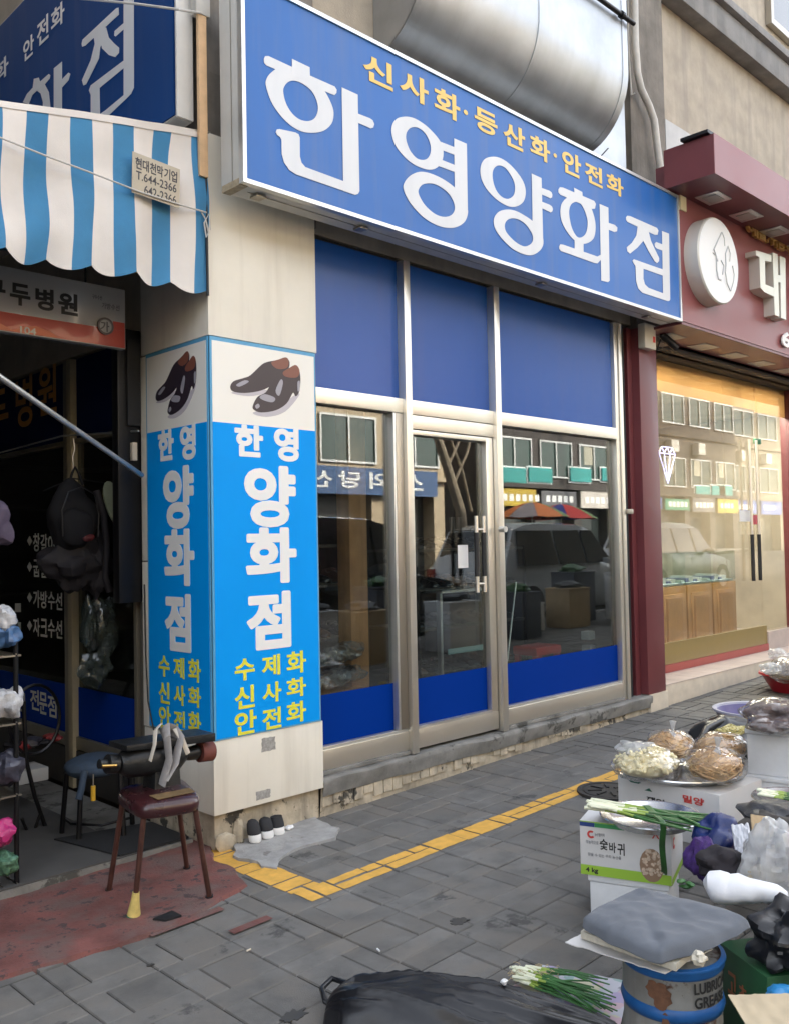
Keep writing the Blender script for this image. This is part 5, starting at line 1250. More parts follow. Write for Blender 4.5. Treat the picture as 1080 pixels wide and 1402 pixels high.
words(CT, [('숯', .225, .50, .315, .70, .02), ('바', .33, .47, .405, .66, .02), ('귀', .42, .44, .50, .66, .02), ('4 kg', .06, .04, .20, .15, .03)], ff, n, m_ink)
words(CT, [('무농약으로', .07, .58, .21, .65, .0), ('농산물이력', .17, .74, .28, .80, .0), ('믿을 수 있는 우리 농산물', .09, .36, .46, .42, .0)], ff, n, M('ink_grey', (.25, .25, .27), .5))
def arc2d(cx, cy, r0, r1, a0, a1, k=14, ay=1.6):
    o = [(cx+r1*math.cos(a0+(a1-a0)*i/k), cy+ay*r1*math.sin(a0+(a1-a0)*i/k)) for i in range(k+1)]
    return o+[(cx+r0*math.cos(a1-(a1-a0)*i/k), cy+ay*r0*math.sin(a1-(a1-a0)*i/k)) for i in range(k+1)]
mb = MB(); put(mb, fill([arc2d(.13, .76, .022, .045, .9, 5.6)]), ff, -n, .0012); mb.build('red_logo', m_red, CT)
mb = MB(); put(mb, fill([[(.80, .82), (.84, .93), (.88, .82), (.865, .82), (.84, .89), (.815, .82)]]), ff, -n, .0012); mb.build('red_logo', m_red, CT)
R_ = random.Random(4); pts = [(.79+.13*math.cos(t*PI/9), .33+.30*math.sin(t*PI/9)) for t in range(18)]
mb = MB(); put(mb, fill([pts]), ff, -n, .0012); mb.build('bowl_print', M('bowl_print', (.30, .19, .12), .5), CT)
mb = MB()
for k in range(60):
    u, v = .79+R_.uniform(-.10, .10), .34+R_.uniform(-.2, .26); s_ = R_.uniform(.012, .026)
    if ((u-.79)/.125)**2+((v-.33)/.28)**2 < .95: put(mb, fill([[(u+s_*math.cos(a*PI/3), v+s_*1.5*math.sin(a*PI/3)) for a in range(6)]]), ff, -n, .0015+.00005*k)
tag(mb.build('food_print', M('food_print', (.62, .48, .36), .5, var=.3, vs=90), CT), kind='stuff')
sfn = lambda u, v: b+n*(u*.30)+Vector((0, 0, .155+v*.215))+d*.001
panel(CT, 'green_band', sfn, .01, .01, .99, .12, m_grn, 1, -d)
mb = MB(); put(mb, fill([arc2d(.22, .68, .05, .085, .9, 5.6, ay=1.2)]), sfn, d, .001); mb.build('red_logo', m_red, CT)
SB = thing('styrofoam_box', (ca.x+.05, ca.y, gz(ca.x)), 'white styrofoam box on the paving under the green and white carton', 'box', 'styrofoam boxes')
ca2 = ca+d*.03+n*.02; cb2 = cb-d*.02+n*.02
quadbox(SB, 'box_body', m_foam, ca2, cb2, .28, gz(ca.x), .125, .008); quadbox(SB, 'box_lid', m_foam, ca2-n*.006-d*.006, cb2-n*.006+d*.006, .29, .127, .153, .006)
tc_ = PZ(890, 1116, .40)
TR_ = thing('steel_tray', (tc_.x, tc_.y, zt1), 'round shallow steel tray of scallions lying on the green and white carton', 'tray')
MB().lathe([(0, zt1-.40+.004), (.15, zt1-.40+.004), (.178, .004), (.196, .006), (.199, .002), (.196, -.002), (.18, -.004), (.15, zt1-.402), (0, zt1-.402)], tc_, 56).build('tray_dish', m_zinc, TR_, smooth=True, ang=50)
m_sc = [M('scallion_white', (.80, .82, .62), .4), M('scallion_pale', (.30, .42, .08), .45), M('scallion_green', (.035, .13, .03), .45, var=.3, vs=20), M('root', (.45, .36, .22), .8)]
def stalk(par, p0, p1, sag, r, seed, lift=.0, droop=None, white=.2):
    R_ = random.Random(seed); pts = []; rr = []
    for i in range(12):
        t = i/11; p = Vector(p0).lerp(Vector(p1), t); side = (Vector(p1)-Vector(p0)).cross(Vector((0, 0, 1))).normalized()
        p += side*sag*math.sin(t*PI)*R_.uniform(.7, 1.3)+Vector((0, 0, lift*math.sin(t*PI)))
        if droop and t > .55: p.z -= droop*((t-.55)/.45)**1.6
        pts.append(p); rr.append(r*(1.15 if i < 2 else 1-.5*t))
    mb = MB(); mb.tube(pts, rr, 6, mi=lambda t: 0 if t < white else 1 if t < white+.14 else 2, flat=.8)
    return mb.build('stalk', m_sc, par, smooth=True)
SC = thing('scallion_bunch', (tc_.x, tc_.y, .42), 'bunch of fresh scallions lying across the round steel tray', 'scallions')
R_ = random.Random(11)
for k in range(26):
    p0 = PZ(802+R_.uniform(-3, 10)+(k % 5)*2, 1096+R_.uniform(-2, 10), .455+R_.uniform(-.01, .012)); p1 = PZ(960+R_.uniform(-30, 28), 1124+R_.uniform(-9, 14), .425+R_.uniform(-.012, .02))
    stalk(SC, p0, p1, R_.uniform(-.02, .025), .0075, k, .004, white=R_.uniform(.12, .3))
for k, (x, y, z) in enumerate(((912, 1195, .19), (914, 1202, .17), (908, 1186, .20), (978, 1152, .32))):
    p0 = PZ(880+k*3, 1108, .43); p1 = PZ(906+k if k < 3 else 955, 1130, .44); q = tuple(Vector(p1)+(ff(.93, .5)-Vector(p1))*0)
    e_ = (ff(.90+.02*k, .28-.02*k)-n*.018) if k < 3 else PZ(x, y, z)
    pts = [p0, p0.lerp(p1, .6)+Vector((0, 0, .01)), p1+Vector((0, 0, .004)), (p1+e_)/2-n*.02+Vector((0, 0, .02)), e_]
    pts = crom(pts, 5)[:21]; MB().tube(pts, [.0085]*12+[.0085*(1-.6*i/9) for i in range(9)], 6, flat=.5).build('stalk', m_sc[2], SC, smooth=True)

# carton with the wide basin of bagged goods
z2 = .27
da, db_ = PZ(845, 1060, z2), PZ(984, 1089, z2)
CW = thing('white_carton', (da.x, da.y, gz(da.x)), 'white carton with red and black printing under the wide aluminium basin', 'carton')
a2, b2_, d2, n2 = quadbox(CW, 'carton_body', m_cartw, da, db_, .42, gz(da.x), z2, .003)
L2 = (db_-da).length; f2 = facefn(a2, d2, n2, gz(da.x), L2, z2-gz(da.x))
words(CW, [('밀양', .66, .74, .86, .88, .03)], f2, n2, m_red); words(CW, [('깻잎', .30, .58, .48, .70, .03)], f2, n2, m_ink)
mb = MB(); put(mb, fill([[(.12, .93), (.15, .97), (.165, .94), (.19, .98), (.21, .94), (.25, .93), (.22, .90), (.14, .90)]]), f2, -n2, .001); put(mb, fill([[(.28, .8), (.33, .86), (.36, .8)]]), f2, -n2, .001)
tag(mb.build('leaf_logo', M('logo_green', (.02, .12, .08), .5), CW), kind='stuff')
bc = PZ(930, 1052, .30)
BA = thing('aluminium_basin', (bc.x, bc.y, z2), 'wide shallow aluminium basin on the white carton, full of clear bags', 'basin')
MB().lathe([(0, -.02), (.26, -.02), (.288, -.006), (.294, .006), (.308, .009), (.310, .003), (.300, -.003), (.262, -.026), (0, -.026)], bc, 64).build('basin_bowl', m_zinc, BA, smooth=True, ang=50)
m_garl = M('garlic', (.90, .80, .50), .45, var=.15, vs=30); m_tan2 = M('dried_strips', (.66, .42, .19), .6, var=.35, vs=40)
def cbag(px_, py_, z, sx_, sy_, sz_, seed, content, lab_, knot=True, cat='bag', grp='clear bags in the aluminium basin'):
    c = PZ(px_, py_, z); t = thing('produce_bag', (c.x, c.y, c.z-sz_), lab_, cat, grp); R_ = random.Random(seed)
    mb = MB()
    if content == 'garlic':
        for k in range(330):
            th, ph = math.acos(R_.uniform(-.2, 1)), R_.uniform(0, 2*PI); rr = R_.uniform(.80, .93)
            p = c+Vector((sx_*rr*math.sin(th)*math.cos(ph), sy_*rr*math.sin(th)*math.sin(ph), sz_*rr*math.cos(th)))
            ax = Vector((R_.uniform(-1, 1), R_.uniform(-1, 1), R_.uniform(-1, 1))).normalized(); q = [.004, .010, .011, .005]
            mb.tube([p-ax*.012, p-ax*.004, p+ax*.006, p+ax*.015], q, 6)
        mm = m_garl
    else:
        for k in range(300):
            th, ph = math.acos(R_.uniform(-.3, 1)), R_.uniform(0, 2*PI); rr = R_.uniform(.74, .93); pts = []
            dth, dph = R_.uniform(-.16, .16), R_.uniform(-.22, .22)
            for i in range(6):
                a_, b_ = th+dth*i, ph+dph*i; r2 = rr+.03*math.sin(i*1.3+k)
                pts.append(c+Vector((sx_*r2*math.sin(a_)*math.cos(b_), sy_*r2*math.sin(a_)*math.sin(b_), max(-sz_*.6, sz_*r2*math.cos(a_)))))
            mb.tube(pts, .0034, 4)
        mm = m_tan2
    MB().blob(c, sx_*.83, sy_*.83, sz_*.83, amp=.05, seed=seed, nu=20, nv=12).build('core_fill', mm, t, smooth=True)
    tag(mb.build('contents', mm, t, smooth=True), kind='stuff')
    mb = MB(); mb.blob(c, sx_*1.02, sy_*1.02, sz_*1.04, amp=.14, fr=3.2, seed=seed, ridge=.16, nu=44, nv=30); mb.build('bag_film', m_plast, t, smooth=True)
    if knot:
        k = c+Vector((-.01, -.02, sz_*.92)); mb = MB()
        mb.tube([k-Vector((0, 0, .02)), k, k+Vector((.004, 0, .015)), k+Vector((.002, -.004, .045)), k+Vector((.008, -.002, .06))], [.03, .012, .007, .014, .02], 10)
        mb.tube([k+Vector((0, 0, .006)), k+Vector((-.02, -.02, .0)), k+Vector((-.035, -.03, -.012))], [.006, .008, .004], 6); mb.build('bag_knot', m_plastw, t, smooth=True)
cbag(884, 1045, .362, .185, .16, .080, 1, 'garlic', 'clear bag of peeled garlic cloves at the left of the aluminium basin', knot=False)
cbag(978, 1048, .372, .145, .14, .088, 2, 'strips', 'clear bag of tan dried strips at the front right of the basin')
cbag(917, 1022, .372, .13, .13, .085, 3, 'strips', 'clear bag of tan strips with a tall knot, back left of the basin')
cbag(985, 1024, .362, .17, .13, .08, 4, 'strips', 'flat clear bag of pale dried strips at the back right of the basin', knot=False)
MB().blob(PZ(868, 1026, .42), .10, .08, .04, amp=.35, fr=3, seed=8, ridge=.4, nu=26, nv=16).build('loose_film', m_plastw, [o for o in bpy.data.objects if o.name == 'produce_bag'][0], smooth=True)

# black bag with beans, purple basin, red basin, styrofoam stack
c = PZ(992, 1018, .16)
BK = thing('black_plastic_bag', (c.x, c.y, gz(c.x)), 'open black plastic bag of pale beans behind the aluminium basin', 'bag')
mb = MB(); mb.blob((c.x, c.y, .13), .27, .22, .20, amp=.22, fr=2.6, seed=13, ridge=.25, floor=gz(c.x)+.003, nu=40, nv=26); mb.build('bag_film', m_bagk, BK, smooth=True)
tube('bag_handle', m_bagk, BK, [PZ(958, 1015, .24), PZ(966, 998, .29), PZ(985, 988, .31), PZ(1005, 986, .30)], .022)
mb = MB(); R_ = random.Random(9); c2 = PZ(1000, 1001, .325)
for k in range(160): mb.tube([c2+Vector((R_.uniform(-.11, .11), R_.uniform(-.06, .06), R_.uniform(-.015, .012))) + Vector((0, 0, dz)) for dz in (0, .008)], .007, 6)
tag(mb.build('beans', M('bean', (.42, .36, .13), .5), BK, smooth=True), kind='stuff')
c = PZ(1037, 971, .24)
PB = thing('purple_basin', (c.x, c.y, gz(c.x)), 'large empty purple plastic basin behind the black bag', 'basin')
MB().lathe([(0, gz(c.x)-c.z+.012), (.2, gz(c.x)-c.z+.012), (.285, -.01), (.29, .004), (.315, .006), (.318, -.008), (.30, -.012), (.21, gz(c.x)-c.z), (0, gz(c.x)-c.z)], c, 56, mi=lambda i: 1 if 2 <= i <= 4 else 0).build('basin_bowl', [M('purple_plastic', (.10, .09, .24), .35), M('basin_rim', (.34, .35, .45), .35)], PB, smooth=True, ang=50)
c = PZ(1086, 921, .26)
RB = thing('red_basin', (c.x, c.y, gz(c.x)), 'red plastic basin of bagged goods at the right edge of the picture', 'basin')
m_redp = M('red_basin_plastic', (.42, .02, .035), .3, coat=.2)
MB().lathe([(0, gz(c.x)-c.z+.01), (.18, gz(c.x)-c.z+.01), (.26, -.01), (.268, .004), (.295, .006), (.30, -.012), (.275, -.02), (.19, gz(c.x)-c.z), (0, gz(c.x)-c.z)], c, 48).build('basin_bowl', m_redp, RB, smooth=True, ang=50)
cbag(1078, 918, .33, .20, .17, .10, 21, 'strips', 'clear bags of grey dried goods heaped in the red basin', grp=None)
for o in [o for o in bpy.data.objects if o.type == 'EMPTY' and o.get('label', '').startswith('clear bags of grey')]:
    for ch in o.children:
        if ch.name.startswith(('contents', 'core')): ch.data.materials[0] = M('dried_grey', (.30, .27, .23), .7, var=.4, vs=40)
for k, (px_, py_) in enumerate(((1065, 897), (1080, 905), (1055, 915))):
    tag(MB().blob(PZ(px_, py_, .38), .09, .08, .05, amp=.4, fr=3, seed=90+k, ridge=.5, nu=26, nv=18).build('crumpled_bag', m_plastw, None, smooth=True), ('uppermost', 'rightmost', 'lowest')[k]+' milky crumpled plastic bag on top of the red basin', 'bag', 'crumpled bags on the red basin')
s0 = PZ(1021, 996, .50); s1_ = Vector((s0.x+.10, s0.y-.52, 0))
for k, (z0, z1, ex, nm) in enumerate(((gz(4.8), .235, .02, 'lower'), (.262, .47, 0, 'upper'))):
    t = thing('styrofoam_box', (s0.x, s0.y, z0), '%s of two white styrofoam boxes stacked at the right edge' % nm, 'box', 'styrofoam boxes')
    e0 = Vector((s0.x-ex*1.4, s0.y+ex, 0)); e1 = Vector((s1_.x-ex, s1_.y-ex, 0))
    quadbox(t, 'box_body', m_foam, e0, e1, .42, z0, z1, .008); quadbox(t, 'box_lid', m_foam, e0-Vector((.008, -.008, 0)), e1-Vector((.008, .008, 0)), .436, z1+.001, z1+.026, .006)
c = PZ(1074, 980, .56)
FB = thing('fish_bag', (c.x, c.y, .50), 'clear bag of dark reddish brown produce lying on the styrofoam boxes', 'bag')
MB().blob((c.x-.01, c.y, .555), .22, .17, .075, amp=.28, fr=2.6, seed=17, ridge=.2, nu=40, nv=26, floor=.50).build('contents', M('brown_produce', (.11, .065, .055), .45, var=.5, vs=26, bump=.8, bs=90), FB, smooth=True)
MB().blob((c.x-.01, c.y, .557), .236, .185, .085, amp=.3, fr=2.6, seed=17, ridge=.3, nu=44, nv=28, floor=.499).build('bag_film', m_plast, FB, smooth=True)

# second scallion tray and dark bags at right
c = PZ(1085, 1092, .36)
T2 = thing('steel_tray', (c.x, c.y, .33), 'second round tray with pale scallions at the right edge', 'tray')
MB().lathe([(0, -.012), (.13, -.012), (.155, 0), (.17, .002), (.172, -.003), (.13, -.018), (0, -.018)], c, 44).build('tray_dish', m_zinc, T2, smooth=True, ang=50)
S2 = thing('scallion_bunch', (c.x, c.y, .37), 'smaller bunch of pale scallions on the tray at the right edge', 'scallions')
R_ = random.Random(5)
for k in range(12): stalk(S2, PZ(1036+R_.uniform(0, 6), 1080+R_.uniform(0, 8), .39), PZ(1105, 1094+R_.uniform(-6, 8), .39), R_.uniform(-.015, .02), .007, 100+k, .003, white=.35)
def lump(name, px_, py_, dep, s, amp, seed, mat, lab_, cat, ridge=.3, fr=2.6, nu=36, nv=24, rot=0, floor=None, parent=None):
    c = EYE+ray(px_, py_)*dep
    return tag(MB().blob(c, *s, amp=amp, fr=fr, seed=seed, ridge=ridge, nu=nu, nv=nv, rot=rot, floor=floor).build(name, mat, parent, smooth=True), lab_, cat)
m_bagk2 = M('dark_grey_bag', (.04, .043, .05), .4, var=.1, vs=12, bump=.6, bs=50)
lump('folded_bag', 1062, 1116, 3.75, (.17, .14, .05), .2, 24, m_bagk2, 'dark folded plastic bags under the tray of pale scallions', 'bag', rot=.6)
lump('goods_heap', 1065, 1160, 3.65, (.2, .18, .14), .25, 25, M('dark_goods', (.05, .045, .04), .7, var=.5, vs=14), 'dark heap of packed goods under the folded bags at the right', 'goods')
lump('blue_bag', 985, 1150, 3.35, (.095, .08, .08), .25, 26, M('blue_plastic', (.006, .02, .12), .4, coat=.1, var=.2, vs=16, bump=.5, bs=60), 'crumpled dark blue plastic bag right of the green and white carton', 'bag')
lump('purple_net_bag', 960, 1174, 3.15, (.055, .055, .075), .2, 27, M('purple_net', (.055, .018, .15), .6, var=.4, vs=60, bump=1, bs=160), 'purple net bag squeezed beside the green and white carton', 'bag')
lump('dark_cloth', 985, 1182, 3.05, (.085, .07, .045), .25, 28, M('near_black_cloth', (.015, .012, .016), .85), 'black cloth bundle between the purple bag and the white roll', 'cloth')
lump('dark_cloth', 1022, 1172, 3.3, (.10, .08, .08), .25, 29, M('plum_cloth', (.035, .02, .05), .8, var=.3, vs=20), 'dark plum cloth bundle behind the clear plastic bag', 'cloth')
# crumpled white paper
def sheet(name, pts3, mat, lab_, cat, amp=.012, seed=1, th=.002, nu=20, nv=16, fr=6):
    P_ = [Vector(p) for p in pts3]; nrm = (P_[1]-P_[0]).cross(P_[3]-P_[0]).normalized()
    if nrm.z < 0: nrm = -nrm
    def f_(u, v, o=0):
        p = (P_[0]*(1-u)+P_[1]*u)*(1-v)+(P_[3]*(1-u)+P_[2]*u)*v
        k = noise.noise(Vector((u*fr, v*fr, seed)))+.5*noise.noise(Vector((u*fr*2.3, v*fr*2.3, seed+9))); return p+nrm*(amp*k+o)
    mb = MB(); mb.grid(lambda u, v: f_(u, v, th), nu, nv); b_ = len(mb.v); mb.grid(lambda u, v: f_(u, 1-v, 0), nu, nv)
    W_ = nu+1
    def A(i, j): return j*W_+i
    def Bt(i, j): return b_+(nv-j)*W_+i
    for i in range(nu):
        mb.f += [(A(i+1, 0), A(i, 0), Bt(i, 0), Bt(i+1, 0)), (A(i, nv), A(i+1, nv), Bt(i+1, nv), Bt(i, nv))]; mb.mi += [0, 0]
    for j in range(nv):
        mb.f += [(A(0, j), A(0, j+1), Bt(0, j+1), Bt(0, j)), (A(nu, j+1), A(nu, j), Bt(nu, j), Bt(nu, j+1))]; mb.mi += [0, 0]
    return tag(mb.build(name, mat, None, smooth=True, ang=60), lab_, cat)
Dp = lambda x, y, dep: EYE+ray(x, y)*dep
m_pap = M('crumpled_paper', (.62, .63, .66), .6)
sheet('crumpled_paper', [Dp(1000, 1130, 3.25), Dp(1024, 1128, 3.25), Dp(1034, 1170, 3.05), Dp(1008, 1178, 3.1)], m_pap, 'crumpled white paper between the blue bag and the cardboard piece', 'paper', amp=.014, seed=3)
sheet('cardboard_piece', [Dp(1026, 1116, 3.45), Dp(1054, 1120, 3.45), Dp(1048, 1158, 3.35), Dp(1030, 1156, 3.35)], m_card, 'small upright piece of brown cardboard behind the clear bag', 'cardboard', amp=.003, seed=3, th=.006)
lump('clear_bag', 1058, 1182, 3.0, (.11, .09, .12), .35, 34, m_plastw, 'crumpled clear plastic bag standing among the dark goods', 'bag', ridge=.6, fr=3, nu=44, nv=32)
lump('garlic_pack', 1040, 1200, 2.98, (.06, .05, .035), .2, 35, M('pale_goods', (.42, .37, .28), .6, var=.4, vs=40), 'pale goods inside the foot of the clear plastic bag', 'goods')
# white wrapped roll
mb = MB(); p0, p1 = Dp(964, 1208, 2.85), Dp(1078, 1228, 2.74)
mb.tube([p0.lerp(p1, t)+Vector((0, 0, .012*noise.noise(Vector((t*5, 0, 0))))) for t in [i/14 for i in range(15)]], [.012, .045, .055, .058, .058, .055, .055, .05, .05, .045, .04, .036, .03, .022, .01], 24)
for v_ in mb.v:
    k = noise.noise(v_*22)*.006+noise.noise(v_*9)*.012-.008*abs(noise.noise(v_*16)); v_.z = p0.z+(v_.z-p0.z)*.8+k; v_.x += k*.6
tag(mb.build('wrapped_roll', M('white_wrap', (.78, .80, .84), .55, bump=.3, bs=40), None, smooth=True), 'bright white wrapped roll lying behind the grey folded cloth', 'roll')
mb = MB()
lump('black_plastic_bag', 1090, 1285, 2.62, (.115, .11, .085), .35, 38, m_bagk, 'shiny crumpled black plastic bag at the lower right edge', 'bag', ridge=.5, fr=3, nu=48, nv=32)
lump('black_plastic_bag', 1085, 1330, 2.75, (.11, .12, .14), .25, 39, m_bagk2, 'dark plastic bag below the shiny black one at the right edge', 'bag')
# green box
g0, g1 = Dp(985, 1345, 2.78), Dp(1050, 1358, 2.55)
GB = thing('green_box', (g0.x, g0.y, gz(g0.x)), 'dark green printed box behind the grease bucket', 'box')
zg1 = Dp(985, 1290, 2.78).z
a4, b4, d4, n4 = quadbox(GB, 'box_body', M('green_card', (.02, .09, .035), .5, var=.2, vs=10), g0, g1, .2, gz(g0.x), zg1, .003)
f4 = facefn(a4, d4, n4, gz(g0.x), (g1-g0).length, zg1-gz(g0.x))
words(GB, [('고', .18, .55, .36, .78, .02), ('추', .40, .52, .56, .74, .02)], f4, n4, M('print_dull_orange', (.35, .12, .05), .5)); words(GB, [('부', .68, .48, .84, .70, .0)], f4, n4, M('print_grey', (.3, .3, .3), .5))
sheet('cardboard_sheet', [Dp(996, 1364, 2.35), Dp(1100, 1362, 2.35), Dp(1110, 1440, 2.0), Dp(1042, 1440, 2.0)], M('pale_cardboard', (.55, .45, .30), .8, var=.06, vs=6), 'pale cardboard sheet lying at the bottom right corner', 'cardboard', amp=.006, seed=8, th=.004)
lump('blue_plastic', 1072, 1362, 2.42, (.05, .04, .018), .2, 43, M('sky_plastic', (.02, .22, .50), .4), 'bright blue plastic corner sticking out above the pale cardboard', 'plastic')
for k, (px_, py_) in enumerate(((932, 1206), (944, 1210), (938, 1214))):
    p = Dp(px_, py_, 2.95); tag(MB().blob(p, .022, .012, .006, amp=.2, seed=k, nu=10, nv=6, rot=k).build('leaf_scrap', m_sc[2], None, smooth=True), 'green leaf scrap beside the carton, %s of three' % ('left', 'right', 'lowest')[k], 'leaf', 'leaf scraps beside the carton')

# grease bucket
zb0_ = gz(2.3); bc = PZ(918, 1297, zb0_+.362); bc.z = 0; RR = .139
GBK = thing('grease_bucket', (bc.x, bc.y, zb0_), 'dirty grey metal grease bucket with blue rim and blue band, used as a stand', 'bucket')
m_buck = M('bucket_paint', (.25, .25, .235), .5, var=.2, vs=10, spots=(.09, .045, .028), spot=.57, spsc=9, streak=.4, scol=(.12, .08, .05), sscale=(14, 14, 1.5))
m_bblue = M('bucket_blue', (.01, .095, .30), .45, var=.2, vs=14, spots=(.05, .04, .04), spot=.63, spsc=12)
prof = [(.0, .002), (.125, .002), (.129, .0), (RR-.004, .012), (RR-.003, .125), (RR-.003, .1255), (RR+.004, .138), (RR-.003, .15), (RR-.003, .214), (RR, .215), (RR+.005, .232), (RR, .25), (RR-.002, .251), (RR-.001, .328), (RR, .329), (RR+.006, .338), (RR+.005, .348), (RR+.010, .354), (RR+.008, .360), (RR-.004, .362), (RR-.008, .352), (0, .353)]
zones = [1 if (8 < i < 12 or 13 < i < 19) else 0 for i in range(len(prof))]
MB().lathe([(r, h) for r, h in prof], (bc.x, bc.y, zb0_), 72, mi=lambda i: zones[i]).build('bucket_shell', [m_buck, m_bblue], GBK, smooth=True, ang=60)
def cyl(ang0, z):      # (u metres along the wall, v metres up)
    return lambda u, v: Vector((bc.x+(RR+.0005)*math.cos(ang0+u/RR), bc.y+(RR+.0005)*math.sin(ang0+u/RR), zb0_+z+v))
ae = math.atan2(-bc.y, -bc.x)      # towards the eye
for t_, z, w_, in (('LUBRICATING', .294, .20), ('GREASE', .256, .118)):
    vs, fs = glyph(t_, .025); fn = cyl(ae+.42, z); mb = MB(); P_ = [fn(q_[0]*w_, q_[1]*.030) for q_ in vs]
    mb.v = [Vector((p.x, p.y, p.z)) for p in P_]; mb.f = [tuple(f) for f in fs]; mb.mi = [0]*len(fs)
    for v_, q_ in zip(mb.v, vs): dd = Vector((v_.x-bc.x, v_.y-bc.y, 0)).normalized(); v_ += dd*(.0012+(q_[2] if len(q_) > 2 else 0)*.00008)
    tag(mb.build('lettering', m_ink, GBK), kind='stuff')
for (u, z, w, h) in ((-.052, .30, .035, .05), (-.030, .285, .05, .075), (-.02, .20, .022, .09)):
    fn = cyl(ae, 0); pts = [(u+w/2*math.cos(k*PI/9)*(1+.25*math.sin(k*2.3)), z+h/2*math.sin(k*PI/9)) for k in range(18)]
    mb = MB(); P_ = [fn(*p) for p in pts]; c_ = fn(u, z)
    V_ = P_+[c_]
    mb.add([v_+Vector((v_.x-bc.x, v_.y-bc.y, 0)).normalized()*.003 for v_ in V_], [(k, (k+1) % 18, 18) for k in range(18)]); mb.build('rust_stain', M('rust', (.14, .065, .035), .8, var=.3, vs=60), GBK)
zr_ = zb0_+.368
sheet('cardboard_flap', [PZ(773, 1291, zr_), PZ(838, 1258, zr_), PZ(975, 1300, zr_), PZ(910, 1334, zr_)], m_cartw, 'thin greyish cardboard sheet on the bucket under the foam board', 'cardboard', amp=.004, seed=2, th=.003)
fz = zr_+.008
fb = MB(); fp4 = [PZ(794, 1285, fz), PZ(850, 1240, fz), PZ(972, 1290, fz), PZ(925, 1331, fz)]
fb.loft([[p for p in fp4], [p+Vector((0, 0, .022)) for p in fp4]]); tag(fb.build('foam_board', M('aged_foam', (.62, .58, .48), .8, var=.2, vs=30, spots=(.3, .22, .14), spot=.66, spsc=20), None, bevel=.004), 'yellowed foam board with torn edges under the grey folded cloth', 'foam')
lump('torn_foam', 957, 1312, 2.38, (.022, .02, .015), .4, 44, MATS['aged_foam'], 'torn crumb of foam on the right rim of the bucket', 'foam', nu=14, nv=10)
cz = fz+.028
K = [PZ(784, 1268, cz+.01), PZ(872, 1222, cz+.02), PZ(1042, 1270, cz+.02), PZ(905, 1326, cz)]
def cush(u, v):
    # superellipse to square
    x, y = u*2-1, v*2-1
    return x, y
mb = MB(); NU, NV = 60, 44
def ctop(u, v, top=True):
    x, y = u*2-1, v*2-1
    rr = max(abs(x), abs(y)); k = 1-.07*(abs(x)*abs(y))**2*1.6
    p = (K[0]*(1-u)+K[1]*u)*(1-v)+(K[3]*(1-u)+K[2]*u)*v; cc = (K[0]+K[1]+K[2]+K[3])/4; p = cc+(p-cc)*k
    e = (max(0, 1-rr**9))**.5
    h = .030*e if top else -.012*e
    if top:
        q = Vector((x*1.6, y*1.6, 2.2))
        h += e*(.012*noise.noise(q*.9)+.007*(1-abs(noise.noise(q*1.3))*2)+.002*noise.noise(q*4)-.012*max(0, 1-abs(x*.8+y*.5+.25)*7)*max(0, 1-abs(y-.4)*1.3))
    p.z += h+.008-.007*rr**4*(1+.9*noise.noise(Vector((x*2, y*2, 5))))
    p.x += .008*noise.noise(Vector((x*2.2, y*2.2, 9)))*rr; p.y += .008*noise.noise(Vector((x*2.2, y*2.2, 19)))*rr
    return p
mb.grid(lambda u, v: ctop(u, v), NU, NV); mb.grid(lambda u, v: ctop(u, 1-v, False), NU, NV)
tag(mb.build('folded_cloth', M('grey_cloth', (.115, .13, .155), .85, var=.08, vs=5, bump=.35, bs=350, sheen=.2), None, smooth=True, ang=180), 'grey folded jacket used as a seat pad on top of the grease bucket', 'cloth')

# ------------------------------------------------------------------ black bag and newspaper on the paving
c = PG(640, 1440)
LBK = thing('long_black_bag', (c.x, c.y, gz(c.x)), 'long black plastic bag lying on the paving at the bottom edge of the picture', 'bag')
e0, e1 = PG(446, 1398), PG(850, 1418)
dd = (e1-e0); dd.z = 0; LL = dd.length; ang_ = math.atan2(dd.y, dd.x); cc = (e0+e1)/2
mb = MB()
N1, N2 = 70, 30
side_ = Vector((-dd.y, dd.x, 0)).normalized(); side_ = side_ if side_.y > 0 else -side_
def bagp(t, a):
    # t along, a around the top half
    prof_ = math.sin(min(1, max(0, t))**.55*PI)**.62 if 0 < t < 1 else 0
    h = .125*prof_*(1+.25*noise.noise(Vector((t*4, a*1.1, 3))))*(1.0 if t < .75 else 1-.9*(t-.75))
    w = .155*(.35+.65*prof_) if t > .08 else .05+.9*t
    s_ = math.cos(a); z_ = max(0, math.sin(a))
    fold = .020*(1-abs(noise.noise(Vector((t*2.6+.7*s_, s_*3.2+t*1.8, 7))))*3.2)+.012*(.5-abs(noise.noise(Vector((t*7+s_*2, s_*6, 2)))))
    p = e0+dd*t+side_*(s_*w+.02*noise.noise(Vector((t*5, s_, 4)))); p.z = gz(p.x)+.006+(h*z_**.75)+fold*z_*prof_
    return p
mb.grid(lambda u, v: bagp(u, PI*v), 130, 60); mb.build('bag_film', m_bagk, LBK, smooth=True, ang=180)
k_ = PG(446, 1392)
tube('bag_handle', m_bagk, LBK, [k_+Vector((.03, -.05, .02)), k_+Vector((.0, .0, .05)), PG(441, 1372)+Vector((0, 0, .045)), PG(455, 1360)+Vector((0, 0, .05)), PG(474, 1366)+Vector((0, 0, .05)), PG(478, 1385)+Vector((0, 0, .03))], .010)
MB().blob(PG(458, 1402)+Vector((.0, -.03, .03)), .035, .04, .045, amp=.3, seed=12, nu=18, nv=12, ridge=.3).build('bag_end', m_bagk, LBK, smooth=True)
MB().blob(PG(458, 1380)+Vector((0, -.01, .03)), .016, .014, .012, amp=.3, seed=14, nu=10, nv=8).build('bag_contents', M('root_veg', (.22, .19, .15), .8), LBK, smooth=True)
